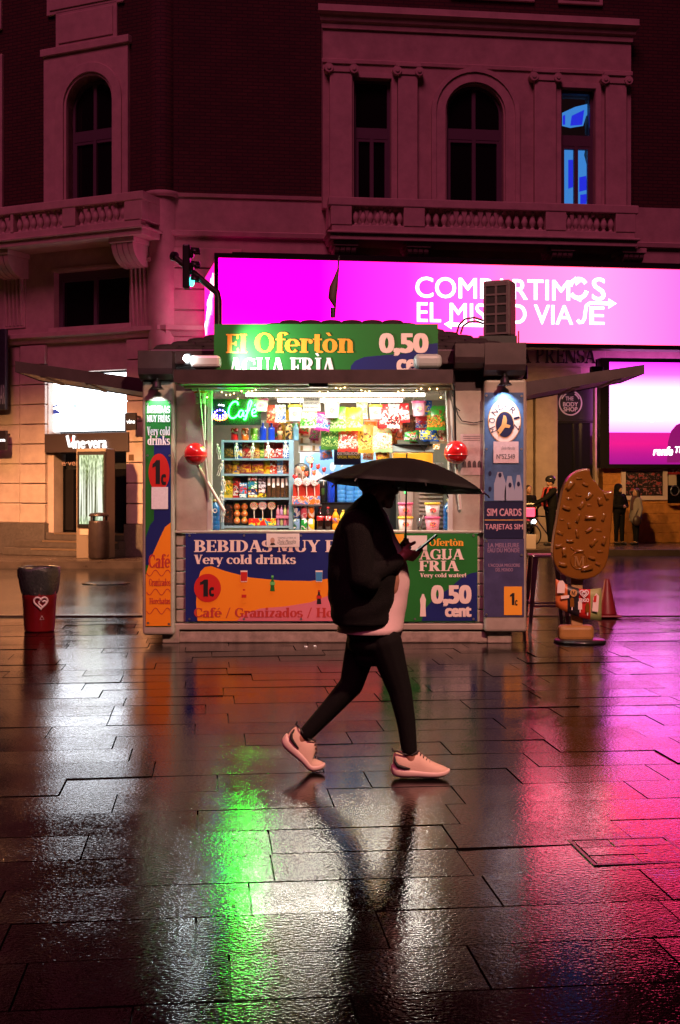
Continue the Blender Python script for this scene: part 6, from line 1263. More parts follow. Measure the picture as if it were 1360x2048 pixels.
# ---- hanging goods
YH = KY+.22; YH2 = KY+.34; GH = 'snack bags hanging in the kiosk window'
up = [(543, 828, 17, 34, [(190, 60, 40), (120, 60, 35), (235, 190, 140)], 'rust brown', 0), (561, 827, 19, 33, [(235, 240, 245), (60, 100, 180), (220, 190, 120)], 'white and blue', 0), (617, 838, 30, 34, [(235, 245, 220), (60, 160, 50), (150, 200, 90)], 'white and green', 0), (646, 843, 26, 34, [(215, 50, 130), (40, 120, 190), (240, 220, 230)], 'pink and blue', .15), (676, 838, 28, 46, [(120, 190, 60), (235, 240, 190), (60, 150, 40)], 'lime green', 0), (708, 838, 32, 44, [(240, 220, 60), (245, 240, 170), (200, 190, 40)], 'lemon yellow', 0), (724, 820, 20, 34, [(240, 240, 215), (200, 210, 120)], 'cream', 0), (768, 832, 16, 44, [(225, 60, 60), (250, 235, 225)], 'slim red and white', 0), (788, 832, 22, 46, [(235, 225, 215), (40, 30, 30), (210, 40, 40)], 'white with black print', .05), (805, 826, 24, 36, [(220, 45, 50), (245, 230, 220)], 'striped red', -.05), (857, 815, 12, 26, [(30, 80, 170), (240, 200, 40)], 'blue and yellow striped', 0), (872, 836, 32, 46, [(60, 150, 50), (235, 150, 50), (130, 60, 30)], 'green and orange', 0)]
for x, y, w, h, c, lb, r_ in up: bag(x, y, w, h, YH, c, lb+' snack bag in the upper hanging row', GH, r_)
lw = [(661, 873, 34, 50, [(70, 120, 50), (50, 95, 40), (190, 200, 120)], 'leaf green'), (696, 876, 36, 52, [(215, 60, 50), (245, 235, 225), (160, 110, 70)], 'red striped nut'), (732, 878, 28, 54, [(225, 160, 60), (240, 200, 120), (120, 70, 30)], 'golden corn'), (763, 878, 38, 50, [(190, 215, 150), (240, 245, 220), (230, 90, 60)], 'pale popcorn'), (768, 850, 24, 24, [(200, 30, 40), (160, 20, 30)], 'crimson'), (786, 852, 24, 26, [(195, 30, 40), (240, 220, 200)], 'ruby red'), (818, 850, 24, 38, [(80, 45, 25), (50, 30, 20), (130, 80, 40)], 'chocolate brown'), (845, 846, 25, 26, [(190, 40, 50), (50, 90, 170), (240, 220, 190)], 'red over blue'), (858, 870, 34, 24, [(40, 90, 180), (240, 220, 50)], 'blue and bright yellow'), (822, 872, 24, 20, [(60, 160, 70), (240, 240, 235), (220, 60, 50)], 'green and white'), (884, 866, 16, 40, [(150, 120, 90), (180, 40, 40), (220, 200, 170)], 'taupe'), (799, 868, 14, 22, [(140, 60, 30), (60, 30, 20)], 'russet')]
for x, y, w, h, c, lb in lw: bag(x, y, w, h, YH2, c, lb+' snack bag in the lower hanging row', GH)
GB = 'candy floss tubs hanging under the shutter'
for x, y0, y1, w, m_, l_, lab in ((523, 797, 823, 28, M_TW, M_LP, 'white hanging tub with pink lid beside the neon sign'), (401, 783, 807, 26, M_TW, M_ORG, 'white hanging tub at the outer end of the shutter'), (664, 803, 836, 32, M_TW, M_TW, 'brightly lit white hanging tub in the middle of the window'), (590, 810, 842, 28, M_TW, M_LY, 'white hanging tub with yellow lid beside the lottery notice'), (751, 810, 839, 27, M_TW, M_LY, 'white hanging tub with yellow lid beside the striped bags'), (838, 802, 833, 29, M_TP, M_LP, 'pink hanging tub with pink lid near the dispenser')): bucket(x, y0, y1, w, YH-.08 if x != 401 else KY-.1, m_, l_, lab, GB, True)
rail = MB(); p0 = at(520, 786, YH); p1 = at(895, 786, YH); rail.tube([p0, p1], .008, 6); rail.build('hanging_rail', M_ALU, ki); rail = MB(); rail.tube([at(520, 842, YH2), at(898, 842, YH2)], .008, 6); rail.build('hanging_rail', M_ALU, ki)
# notices and posters inside
ln_ = rbox(606, 792, 641, 822, YH-.06, .004, M_PAP, 'lottery_notice', 'white lottery notice hanging among the snack bags', 'notice', None, bev=0); FLN = Frame((0, YH-.06, 0))
for t_, y in (('LOTERIA DE', 796), ('NAVIDAD', 804), ('DOÑA MANOLITA', 812)): letter(FLN, t_, 609, y, 637, y+5, MATS['ink_grey'], .003, ln_, 'sans', .02)
wr_ = empty('ticket_rack', at(622, 904, KY+.5), 'white rack of paper tickets behind the counter', 'rack'); a, c = at(597, 857, KY+.5), at(648, 905, KY+.5); b = MB(); b.box(a.x, c.x, KY+.5, KY+.52, c.z, a.z); b.build('back_board', M_WHT, wr_)
for i in range(2):
    for j in range(3):
        a, c = at(600+24*i, 860+15*j, KY+.49), at(621+24*i, 872+15*j, KY+.49); b = MB(); b.box(a.x, c.x, KY+.485, KY+.498, c.z, a.z); tk = b.build('ticket', M_CRM, wr_); a, c = at(601+24*i, 861+15*j, KY+.48), at(606+24*i, 871+15*j, KY+.48); b = MB(); b.box(a.x, c.x, KY+.481, KY+.4845, c.z, a.z); b.build('stamp', mat('stamp_brown', (.3, .16, .05), .6), tk)
ps = rbox(600, 895, 775, 962, KY+.9, .004, printmat([(120, 170, 225), (225, 235, 250), (190, 210, 240), (240, 245, 250)], 5, .4), 'wall_poster', 'pale blue and white poster on the kiosk back wall', 'poster', None, bev=0)
dp = rbox(668, 897, 722, 930, KY+.62, .004, M_NVY, 'prepaid_sign', 'navy prepaid distributor sign behind the counter', 'sign', None, bev=0); FDP = Frame((0, KY+.62, 0)); letter(FDP, 'DISTRIBUIDOR', 675, 904, 719, 910, M_WHT, .003, dp, 'sans', .03); letter(FDP, 'OFICIAL PREPAGO', 675, 911, 719, 917, mat('sign_yellow', (.8, .7, .03), .4), .003, dp, 'sans', .03)
# giant red lollipops flanking the window
for x, y, r_, lab, tilt in ((391, 908, 23, 'giant red lollipop decoration by the neon sign', .10), (912, 905, 24, 'giant red lollipop decoration by the mauve poster', .02)):
    Yl = KY-.16; p = at(x, y, Yl); rr = r_/S(Yl); o = empty('giant_lollipop', p, lab, 'decoration', 'giant lollipops'); M_RB = mat('red_ball_gloss', (.50, .012, .012), .08, coat=.6)
    b = MB(); b.sphere(p, rr, 24, 16); b.build('ball', M_RB, o); b = MB(); b.tube([p + Vector((rr*.975*math.cos(2*PI*i/28), rr*.975*math.sin(2*PI*i/28), -rr*.22)) for i in range(29)], rr*.055, 6); b.build('ridge', M_RB, o)
    b = MB(); b.tube([p + Vector((tilt*rr, .05, -rr*.9)), p + Vector((tilt*3, .13, -.62))], .018, 8); b.build('stick', mat('lolly_pole', (.7, .62, .55), .4), o)

a, c = at(640, 958, KY+1.0), at(800, 1075, KY+1.0); b = MB(); b.box(a.x, c.x, KY+1.0, KY+1.3, .2, a.z); cbn = b.build('back_cabinet', mat('dark_cabinet', (.02, .02, .025), .4), label='dark cabinet behind the kiosk counter', cat='cabinet', bevel=.01)
for k in range(3): b = MB(); w_ = (c.x-a.x)/3; b.box(a.x+w_*k+.02, a.x+w_*(k+1)-.02, KY+.985, KY+.999, .9, a.z-.05); b.build('door', M_BLACK, cbn)

GX = 'snack bags crowded behind the hanging rows'
rx_ = random.Random(21); PAL = [((200, 40, 45), 'scarlet'), ((235, 180, 40), 'amber'), ((70, 140, 60), 'moss green'), ((60, 110, 190), 'cobalt blue'), ((235, 235, 225), 'off white'), ((150, 70, 40), 'cinnamon'), ((220, 110, 40), 'tangerine'), ((160, 50, 110), 'magenta')]
for k, (x, y) in enumerate(((548, 862), (566, 860), (585, 862), (652, 905), (737, 906), (765, 908), (742, 852), (690, 850), (655, 848), (722, 868), (835, 876), (870, 862), (884, 840), (780, 872), (806, 846), (630, 866), (606, 850), (576, 838))):
    (c1, n1), (c2, n2) = PAL[k % 8], PAL[(k*3+2) % 8]
    if n1 == n2: (c2, n2) = PAL[(k*3+5) % 8]
    if k == 8: (c2, n2) = PAL[3]
    if k == 17: (c2, n2) = PAL[7]
    bag(x, y, rx_.uniform(17, 26), rx_.uniform(26, 38), KY+rx_.uniform(.4, .47), [c1, c2, tuple(min(255, v+40) for v in c1)], n1+' and '+n2+(' packet wedged behind the hanging bags' if k < 9 else ' packet filling a gap behind the hanging bags'), GX, rx_.uniform(-.2, .2))
# ================================================================ things standing on the square
# red litter tub with a plastic liner
tb_ = at(79, 1262, 14.6); tb_.z = 0; tub = empty('waste_tub', tb_, 'red waste tub with heart emblem and clear bag liner', 'waste tub')
M_TR = mat('tub_red_plastic', (.17, .006, .010), .35, noise=.15, nscale=12); rr0, rr1, hh = .168, .225, .70
b = MB(); b.lathe([(rr0, 0), (rr0+.01, .02), (rr0+.03, .38), (rr0+.034, .385), (rr1-.012, .62)], tb_, 28); b.build('tub_wall', M_TR, tub)
b = MB(); rg = random.Random(3); n = 36; prof = [(1.0, .44), (1.045, .47), (1.09, .58), (1.1, .66), (1.12, .73), (1.08, .765), (1.0, .77), (.93, .74), (.85, .6)]; vs = []
for i, (q, z) in enumerate(prof):
    for k in range(n):
        base_r = (rr0+.03) + (rr1-rr0-.03)*min(1, max(0, (z-.38)/.3)); a_ = 2*PI*k/n; w_ = 1 + (.03*math.sin(7*a_+i*.8) + .022*math.sin(15*a_+i*1.7) + rg.uniform(-.02, .02))*(1 if i > 0 else .2)
        vs.append(tb_ + Vector((base_r*q*w_*math.cos(a_), base_r*q*w_*math.sin(a_), z + (.012*math.sin(5*a_+2) if 0 < i < 6 else 0))))
b.add(vs, [(i*n+k, i*n+(k+1) % n, (i+1)*n+(k+1) % n, (i+1)*n+k) for i in range(len(prof)-1) for k in range(n)], 0, True)
b.build('bag_liner', mat('grey_bin_liner', (.035, .04, .04), .2, spec=.7, bump=1.0, bscale=38, noise=.3, nscale=20), tub)
def heart_pts(s): return [(s*16*math.sin(t)**3/17, s*(13*math.cos(t)-5*math.cos(2*t)-2*math.cos(3*t)-math.cos(4*t))/17) for t in [2*PI*i/40 for i in range(41)]]
def on_tub(a0, z0, pts, off):       # wrap emblem strokes round the tub wall
    out = []
    for a, z in pts:
        zz = z0+z; r_ = (rr0+.01) + .045*zz/.62 + off; an = a0 + a/r_; out.append(tb_ + Vector((r_*math.cos(an), r_*math.sin(an), zz)))
    return out
M_HW = mat('emblem_white', (.62, .52, .52), .5); b = MB(); b.tube(on_tub(R(-72), .36, heart_pts(.085), .008), .012, 6); b.tube(on_tub(R(-70), .345, [(x*.55+.012, z*.55) for x, z in heart_pts(.085)][2:34], .008), .011, 6); b.build('heart_emblem', M_HW, tub)
b = MB(); b.tube(on_tub(R(-68), .17, [(0, .03), (.025, -.015), (-.025, -.015), (0, .03)], .004), .004, 5); b.build('recycling_mark', M_HW, tub)
# big ice-cream bar display
YI = 13.5; FI = Frame((0, YI, 0)); ic0 = at(1160, 1284, YI); ic = empty('ice_cream_display', (ic0.x, YI, 0), 'giant chocolate ice cream bar with a bite out on a stand', 'display figure')
M_CH = mat('glossy_chocolate', (.19, .078, .011), .2, coat=.6, noise=.12, nscale=6)
outl = [(1175, 937), (1160, 938), (1145, 945), (1133, 957), (1125, 974), (1120, 995), (1114, 1030), (1108, 1062), (1104, 1090), (1103, 1110), (1107, 1128), (1116, 1143), (1130, 1153), (1148, 1158), (1165, 1159), (1183, 1155), (1198, 1146), (1208, 1132), (1214, 1115), (1217, 1085), (1220, 1050), (1223, 1015), (1225, 985), (1223, 981), (1214, 984), (1205, 983), (1197, 977), (1192, 968), (1187, 962), (1183, 961), (1181, 955), (1178, 950), (1178, 940)]
po = pxs(FI, outl); cxI = sum(p[0] for p in po)/len(po); czI = sum(p[1] for p in po)/len(po)
# smooth outline by midpoint subdivision
for _ in range(1): po = [q for i in range(len(po)) for q in ((po[i][0]*.75+po[(i+1) % len(po)][0]*.25, po[i][1]*.75+po[(i+1) % len(po)][1]*.25), (po[i][0]*.25+po[(i+1) % len(po)][0]*.75, po[i][1]*.25+po[(i+1) % len(po)][1]*.75))]
b = MB(); b.prism(FI, po, -.085, .085); o0 = b.base(); me = b.mesh('bar_solid', M_CH, o0); t = bpy.data.objects.new('tmp', me); COL.objects.link(t)
rm = t.modifiers.new('r', 'REMESH'); rm.mode = 'VOXEL'; rm.voxel_size = .009; rm.use_smooth_shade = True; sm = t.modifiers.new('s', 'SMOOTH'); sm.iterations = 14
me2 = bpy.data.meshes.new_from_object(t.evaluated_get(bpy.context.evaluated_depsgraph_get())); bpy.data.objects.remove(t); bpy.data.meshes.remove(me); me2.materials.clear(); me2.materials.append(M_CH)
bar = link('chocolate_bar', me2, o0, ic)
rn = random.Random(8); nmes = []
for k in range(5):
    nut = MB(); nut.box(-1, 1, -.6, .6, -.6, .6); nme = nut.mesh('almond_piece', M_CH, (0, 0, 0)); bmn = bmesh.new(); bmn.from_mesh(nme); bmesh.ops.subdivide_edges(bmn, edges=bmn.edges, cuts=2, use_grid_fill=True)
    for v in bmn.verts: v.co += Vector((rn.uniform(-.16, .16), rn.uniform(-.16, .16), rn.uniform(-.12, .12)))
    for _ in range(2): bmesh.ops.smooth_vert(bmn, verts=bmn.verts, factor=.35)
    for f in bmn.faces: f.smooth = True
    bmn.to_mesh(nme); bmn.free(); nmes.append(nme)
for x, y, w, a_ in ((1158, 957, 6, 0), (1140, 971, 11, -55), (1171, 969, 7, 20), (1157, 990, 6, 10), (1178, 992, 9, -50), (1138, 997, 6, 0), (1163, 1010, 9, -50), (1179, 1010, 5, 0), (1200, 1003, 9, 75), (1212, 992, 8, 70), (1133, 1016, 9, 15), (1156, 1036, 9, -70), (1181, 1035, 11, 0), (1207, 1034, 8, -75), (1123, 1039, 5, 0), (1138, 1051, 7, 80), (1154, 1067, 9, 80), (1178, 1060, 8, -35), (1197, 1060, 6, 10), (1120, 1066, 7, 25), (1140, 1082, 8, 0), (1187, 1085, 9, -50), (1208, 1081, 9, -75), (1118, 1092, 8, -15), (1128, 1104, 10, 85), (1200, 1103, 6, 0), (1145, 1098, 5, 40), (1160, 1102, 8, -5), (1126, 1129, 9, 5), (1184, 1116, 8, 15), (1172, 1136, 12, -10), (1196, 1128, 6, 20)):
    a, z = FI.px(x, y, .08); o = link('almond_piece', rn.choice(nmes), FI.pt(a, z, .078), bar); s_ = w/S(YI)*.92; o.rotation_euler = (R(90), 0, 0); o.rotation_euler = Euler((R(90), R(-a_)*0, 0)); o.rotation_mode = 'XYZ'; o.rotation_euler = (R(90), -R(a_)*-1, 0); o.scale = (s_, s_*rn.uniform(.55, .8), s_*.8)
a, z = FI.px(1158, 1121, .085); b = MB(); b.prism(FI, ell(a, z, .082, .088, 28), .076, .088); b.tube([FI.pt(a+.09*math.cos(2*PI*i/30), z+.095*math.sin(2*PI*i/30), .088) for i in range(31)], .008, 6); b.build('seal', M_CH, bar)
letter(FI, 'M', 1148, 1112, 1169, 1133, mat('gold_letter', (.55, .30, .10), .3, .6), .09, bar, 'serif', T=.16, t=.07, depth=.006)
b = MB(); a0, z1 = FI.px(1143, 1150); a1, z0 = FI.px(1166, 1262); b.fbox(FI, a0, a1, z0, z1, -.05, -.01); stk = b.build('wooden_stick', mat('pale_stick', (.42, .25, .11), .5, noise=.15, nscale=10), ic, bevel=.01)
letter(FI, 'MAGNUM', 1128, 1196, 1176, 1206, mat('stick_ink', (.10, .05, .02), .5), -.006, stk, 'sans', .03, rot=PI/2)
b = MB(); c0, c1 = FI.px(1117, 1250), FI.px(1187, 1283); b.fbox(FI, c0[0], c1[0], c1[1]+.01, c0[1], -.10, .06); b.build('stand_block', mat('ochre_stand', (.36, .19, .05), .4, noise=.2), ic, bevel=.045, segs=3)
b = MB(); b.lathe([(.28, .0), (.29, .015), (.27, .035), (0, .04)], (ic0.x, YI+.02, 0), 30); b.build('base_disc', mat('black_rubber', (.02, .018, .018), .3), ic)
# curved card of the ice creams fixed to the stick
cd = MB(); n = 12; top = [(1112, 1160), (1150, 1172), (1180, 1186), (1204, 1178)]; 
def cardpt(u, v):
    x = 1112 + 92*u; yt = 1158 + 18*u + 10*math.sin(PI*u) ; yb = 1214 + 28*u + 6*math.sin(PI*u)
    a, z = FI.px(x, yt+(yb-yt)*v, .06); return FI.pt(a, z, .035 + .03*math.cos(PI*(u-.5)))
vs = [cardpt(i/n, j/4) for j in range(5) for i in range(n+1)]
cd.add(vs, [(j*(n+1)+i, (j+1)*(n+1)+i, (j+1)*(n+1)+i+1, j*(n+1)+i+1) for j in range(4) for i in range(n)], 0, True)
for f_ in range(len(cd.m)): i = f_ % n; cd.m[f_] = 1 if i < 3 else (0 if i < 6 else (2 if i < 9 else 3))
crd = cd.build('flavour_card', [mat('card_black', (.015, .012, .014), .35), mat('card_orange', (.55, .14, .03), .4), M_RED, mat('card_olive', (.30, .34, .12), .4)], ic); sm = crd.modifiers.new('s', 'SOLIDIFY'); sm.thickness = .006; sm.offset = -1
def cpoly(pts, m, off=.006, nm='print'):
    F2 = Frame((0, YI-.075, 0)); b = MB(); b.poly(F2, pxs(F2, pts), off); b.build(nm, m, crd)
FC = Frame((0, YI-.075, 0))
for x, y in ((1144, 1208), (1160, 1213), (1175, 1219)): cpoly([(x-4, y+6), (x-4, y-9), (x-2, y-13), (x+2, y-13), (x+4, y-9), (x+4, y+6)], M_CH if x != 1160 else M_CRM); cpoly([(x-1, y+12), (x-1, y+6), (x+1, y+6), (x+1, y+12)], M_CRM)
cpoly([(1114, 1186), (1115, 1168), (1119, 1161), (1126, 1161), (1130, 1168), (1129, 1186)], M_CRM); cpoly([(1184, 1222), (1186, 1196), (1192, 1186), (1198, 1192), (1196, 1224)], M_CRM); cpoly([(1186, 1204), (1188, 1192), (1193, 1190), (1192, 1204)], M_RED, .009)
cpoly(ell(1147, 1186, 7, 7.5, 18), M_GOLD); letter(FC, 'M', 1143, 1182, 1151, 1190, M_INK, .012, crd, 'serif', T=.16); letter(FC, 'FRIGO', 1158, 1197, 1178, 1204, M_WHT, .012, crd, 'sans', .03)
b = MB(); a, z = FC.px(1168, 1187); hp_ = [(a+x, z+y) for x, y in heart_pts(.05)]; b.tube([FC.pt(x, y, .010) for x, y in hp_], .006, 5); b.tube([FC.pt(a+(x-a)*.5, z+(y-z)*.5, .010) for x, y in hp_], .006, 5); b.build('heart_emblem', M_WHT, crd)
cpoly([(1122, 1192), (1138, 1190), (1138, 1196), (1122, 1198)], M_CRM)
# metal bar stool
YT = 14.55; sp0 = at(1092, 1250, YT); stl = empty('bar_stool', (sp0.x, YT, 0), 'grey metal bar stool between the kiosk pillar and ice cream bar', 'stool'); M_ST = mat('stool_steel', (.20, .17, .18), .3, .8, noise=.2, nscale=9)
zs_ = at(0, 1108, YT).z; b = MB(); b.box(sp0.x-.2, sp0.x+.2, YT-.2, YT+.2, zs_-.03, zs_); b.build('seat', M_ST, stl, bevel=.02)
for i, (sx, sy) in enumerate(((-1, -1), (1, -1), (1, 1), (-1, 1))):
    t_ = Vector((sp0.x+sx*.15, YT+sy*.15, zs_-.03)); f_ = Vector((sp0.x+sx*.23, YT+sy*.23, 0)); b = MB(); w0, w1 = .035, .018
    b.add([t_+Vector((-w0, -.012, 0)), t_+Vector((w0, -.012, 0)), t_+Vector((w0, .012, 0)), t_+Vector((-w0, .012, 0)), f_+Vector((-w1, -.012, 0)), f_+Vector((w1, -.012, 0)), f_+Vector((w1, .012, 0)), f_+Vector((-w1, .012, 0))], [(0,1,2,3),(7,6,5,4),(0,4,5,1),(1,5,6,2),(2,6,7,3),(3,7,4,0)]); b.build('leg', M_ST, stl)
for zz, k in ((.32, .2), (.36, .195)):
    for (x0, y0, x1, y1) in ((-k, -k, k, -k), (k, -k, k, k), (k, k, -k, k), (-k, k, -k, -k)):
        if (zz > .33) == (y0 == y1): continue
        b = MB(); b.tube([(sp0.x+x0, YT+y0, zz), (sp0.x+x1, YT+y1, zz)], .012, 6); b.build('stretcher', M_ST, stl)
# traffic cone
cp = at(1214, 1233, 16.2); cp.z = 0.012; cn = empty('traffic_cone', cp, 'dark red traffic cone beside the ice cream bar', 'traffic cone'); M_CN = mat('cone_red', (.22, .012, .02), .45, noise=.2)
b = MB(); b.box(cp.x-.165, cp.x+.165, cp.y-.165, cp.y+.165, cp.z, cp.z+.03); b.build('foot_plate', M_CN, cn, bevel=.02); b = MB(); b.lathe([(.13, .03), (.125, .05), (.032, .49), (.026, .5), (0, .5)], cp, 20); b.build('cone_shell', M_CN, cn)
# litter on the paving
for x, y in ((612, 1294), (630, 1293)):
    p = at(x, y, 4001.6/(y-988)); b = MB(); b.sphere((p.x, p.y, .006), (.02, .016, .006), 7, 5); b.build('paper_scrap', M_WHT, label='tiny white paper scrap on the wet slabs before the kiosk', cat='litter', group='paper scraps')
# ================================================================ people
M_SKIN = mat('skin_brown', (.32, .15, .10), .45); M_SKINL = mat('skin_tan', (.34, .18, .12), .45)
M_JKT = mat('black_fleece', (.005, .0045, .0045), .9, bump=.6, bscale=260, spec=.15); M_TRS = mat('black_knit', (.0045, .004, .004), .85, bump=.35, bscale=220, spec=.15)
M_SHIRT = mat('pale_tshirt', (.60, .42, .42), .75, bump=.15, bscale=60); M_HAIR = mat('dark_hair', (.012, .009, .008), .5)
def flecks(m, scale, c):
    nt = m.node_tree; b = nt.nodes['Principled BSDF']; g = nt.nodes.new('ShaderNodeNewGeometry'); n = nt.nodes.new('ShaderNodeTexNoise'); n.inputs['Scale'].default_value = scale; n.inputs['Detail'].default_value = 1; nt.links.new(g.outputs['Position'], n.inputs['Vector'])
    col = ramp(nt, n.outputs['Fac'], [(.60, tuple(b.inputs['Base Color'].default_value)), (.72, c)]); nt.links.new(col, b.inputs['Base Color'])
flecks(M_JKT, 240, (.022, .018, .016)); flecks(M_TRS, 260, (.014, .012, .010))
YP = 7.12
def q(x, y, dy=0.0): p = at(x, y, YP); return Vector((p.x, YP+dy, p.z))
def loft(rings, m_, name, parent, seg=28, fold=0.0, thick=.006, close_top=False, power=2.4, seed=0, closed=False):
    """garment: superelliptic rings read as (y, back x, front x, half depth, depth centre) down the figure"""
    b = MB(); vs = []; rr = []
    K_ = 4
    for i in range(len(rings)-1):                      # finer rings by smooth interpolation
        for s in range(K_):
            t = s/K_; t = t
            rr.append([rings[i][k]+(rings[i+1][k]-rings[i][k])*t for k in range(5)])
    rr.append(list(rings[-1]))
    for i in range(1, len(rr)-1): rr[i][1] = (rr[i-1][1]+rr[i][1]*2+rr[i+1][1])/4; rr[i][2] = (rr[i-1][2]+rr[i][2]*2+rr[i+1][2])/4
    for i, (y, xb, xf, hd, dc) in enumerate(rr):
        c0, c1 = q(xb, y), q(xf, y); cx, hw = (c0.x+c1.x)/2, (c1.x-c0.x)/2
        for k in range(seg):
            a = 2*PI*k/seg; ca, sa = math.cos(a), math.sin(a); e = 2/power
            w = 1 + fold*(math.sin(5*a + i*.9 + seed)*.5 + math.sin(9*a - i*.55 + seed*2)*.35 + math.sin(i*1.3+seed+3*ca)*.5)
            vs.append(Vector((cx + hw*math.copysign(abs(ca)**e, ca)*w, YP + dc + hd*math.copysign(abs(sa)**e, sa)*w, c0.z)))
    n = len(rr); b.add(vs, [(i*seg+k, (i+1)*seg+k, (i+1)*seg+(k+1) % seg, i*seg+(k+1) % seg) for i in range(n-1) for k in range(seg)], 0, True)
    if closed: b.add(vs[-seg:], [tuple(range(seg))], 0, True); b.add(vs[:seg], [tuple(reversed(range(seg)))], 0, True)
    o = b.build(name, m_, parent)
    if thick: s_ = o.modifiers.new('s', 'SOLIDIFY'); s_.thickness = thick; s_.offset = -1
    return o
ped = empty('person', q(745, 1552), 'person in black jacket and pale trainers walking under an umbrella, looking at a phone', 'person')
ped.location.z = 0; WL[ped.name].z = 0
def finger(pts, r): return [('c', pts[i], r*(1-.06*i), pts[i+1], r*(1-.06*(i+1))) for i in range(len(pts)-1)]
shp = [('e', q(756, 972), (.099, .078, .118)), ('e', q(770, 994), (.058, .058, .062)), ('c', q(784, 968), .016, q(792, 984), .017), ('e', q(778, 962), (.035, .055, .022)), ('e', q(783, 997), (.022, .028, .014)), ('e', q(777, 1010), (.026, .032, .022)), ('e', q(745, 980, -.078), (.02, .012, .034)), ('e', q(745, 980, .078), (.02, .012, .034)),
       ('c', q(745, 998), .064, q(733, 1040), .078), ('e', q(728, 1062), (.12, .19, .10)), ('c', q(728, 1080), .135, q(744, 1230), .145), ('e', q(758, 1160), (.15, .15, .19)), ('e', q(748, 1262), (.14, .155, .10)),
       ('c', q(715, 1050, -.18), .062, q(722, 1150, -.235), .05), ('c', q(722, 1150, -.235), .05, q(796, 1118, -.10), .030), ('c', q(725, 1050, .18), .062, q(737, 1148, .20), .05), ('c', q(737, 1148, .20), .05, q(797, 1110, .055), .030),
       ('c', q(768, 1278, -.08), .08, q(799, 1378, -.07), .050), ('c', q(799, 1378, -.07), .050, q(812, 1440, -.07), .040), ('c', q(812, 1440, -.07), .040, q(817, 1500, -.07), .033), ('c', q(728, 1278, .08), .08, q(703, 1374, .08), .050), ('c', q(703, 1374, .08), .050, q(660, 1422, .08), .040), ('c', q(660, 1422, .08), .040, q(606, 1480, .08), .033), ('c', q(817, 1500, -.07), .036, q(826, 1530, -.07), .035), ('c', q(603, 1480, .08), .036, q(592, 1500, .08), .035)]
# near hand closes on the phone, far hand on the umbrella grip
shp += [('c', q(798, 1116, -.10), .030, q(806, 1110, -.09), .033), ('e', q(812, 1106, -.085), (.036, .022, .032))]
for k in range(4):
    dx, dyy = 3.4*k, -4.6*k
    shp += finger([q(813+dx, 1116+dyy, -.085), q(824+dx*1.1, 1119+dyy*1.05, -.06), q(833+dx, 1112+dyy*1.05, -.035), q(831+dx, 1106+dyy, -.02)], (.0105, .011, .0105, .0092)[k])
shp += finger([q(806, 1097, -.085), q(816, 1090, -.075), q(828, 1084, -.066)], .0118)
shp += [('e', q(806, 1099, .035), (.030, .024, .036))]
for k in range(4): shp += finger([q(806, 1112-7.5*k, .03), q(817, 1112-7.5*k, .012), q(820, 1110-7.5*k, -.012), q(812, 1109-7.5*k, -.02)], (.0092, .0105, .011, .0105)[k])
shp += finger([q(802, 1090, .02), q(808, 1082, -.004), q(815, 1079, -.012)], .0118)
body = blob('body_skin', M_SKIN, ped, shp, .0055, 3)
for s_ in (-1, 1): b = MB(); b.sphere(q(784, 973, s_*.032), .010, 10, 8); b.build('eye', mat('eye_dark', (.05, .04, .04), .15), body)
blob('hair', M_HAIR, ped, [('e', q(752, 955), (.103, .083, .094)), ('e', q(742, 964), (.084, .080, .072))], .008, 3)
loft([(1006, 722, 758, .06, 0), (1028, 715, 774, .08, 0), (1060, 706, 786, .09, 0), (1095, 700, 803, .10, 0), (1130, 700, 815, .115, 0), (1160, 700, 820, .12, 0), (1190, 700, 817, .12, 0), (1225, 682, 810, .15, 0), (1263, 674, 806, .195, 0)], M_SHIRT, 'tshirt', ped, fold=.012, seed=2, power=2.0)
loft([(986, 729, 749, .075, 0), (998, 714, 754, .11, 0), (1018, 694, 762, .155, 0), (1045, 677, 773, .195, 0), (1075, 665, 786, .215, 0), (1110, 658, 796, .222, 0), (1150, 655, 797, .225, 0), (1190, 656, 792, .222, 0), (1222, 661, 787, .218, 0), (1246, 667, 783, .212, 0)], M_JKT, 'jacket', ped, fold=.03, seed=5, thick=.012)
blob('sleeve', M_JKT, ped, [('e', q(713, 1052, -.17), (.10, .085, .10)), ('c', q(715, 1060, -.185), .088, q(722, 1150, -.235), .076), ('c', q(722, 1150, -.235), .076, q(790, 1121, -.115), .05), ('e', q(735, 1158, -.22), (.07, .07, .07))], .009, 4)
blob('sleeve', M_JKT, ped, [('c', q(725, 1055, .175), .088, q(737, 1148, .20), .076), ('c', q(737, 1148, .20), .076, q(790, 1113, .075), .05)], .009, 4)
blob('trousers', M_TRS, ped, [('e', q(748, 1262), (.165, .175, .11)), ('e', q(748, 1285), (.16, .165, .09)), ('c', q(768, 1280, -.08), .104, q(799, 1378, -.07), .070), ('c', q(799, 1378, -.07), .070, q(811, 1440, -.07), .056), ('c', q(811, 1440, -.07), .056, q(817, 1494, -.07), .047), ('c', q(728, 1280, .08), .104, q(703, 1374, .08), .072), ('c', q(703, 1374, .08), .072, q(660, 1422, .08), .058), ('c', q(660, 1422, .08), .058, q(613, 1472, .08), .047), ('e', q(742, 1312, 0), (.10, .12, .06))], .008, 3)
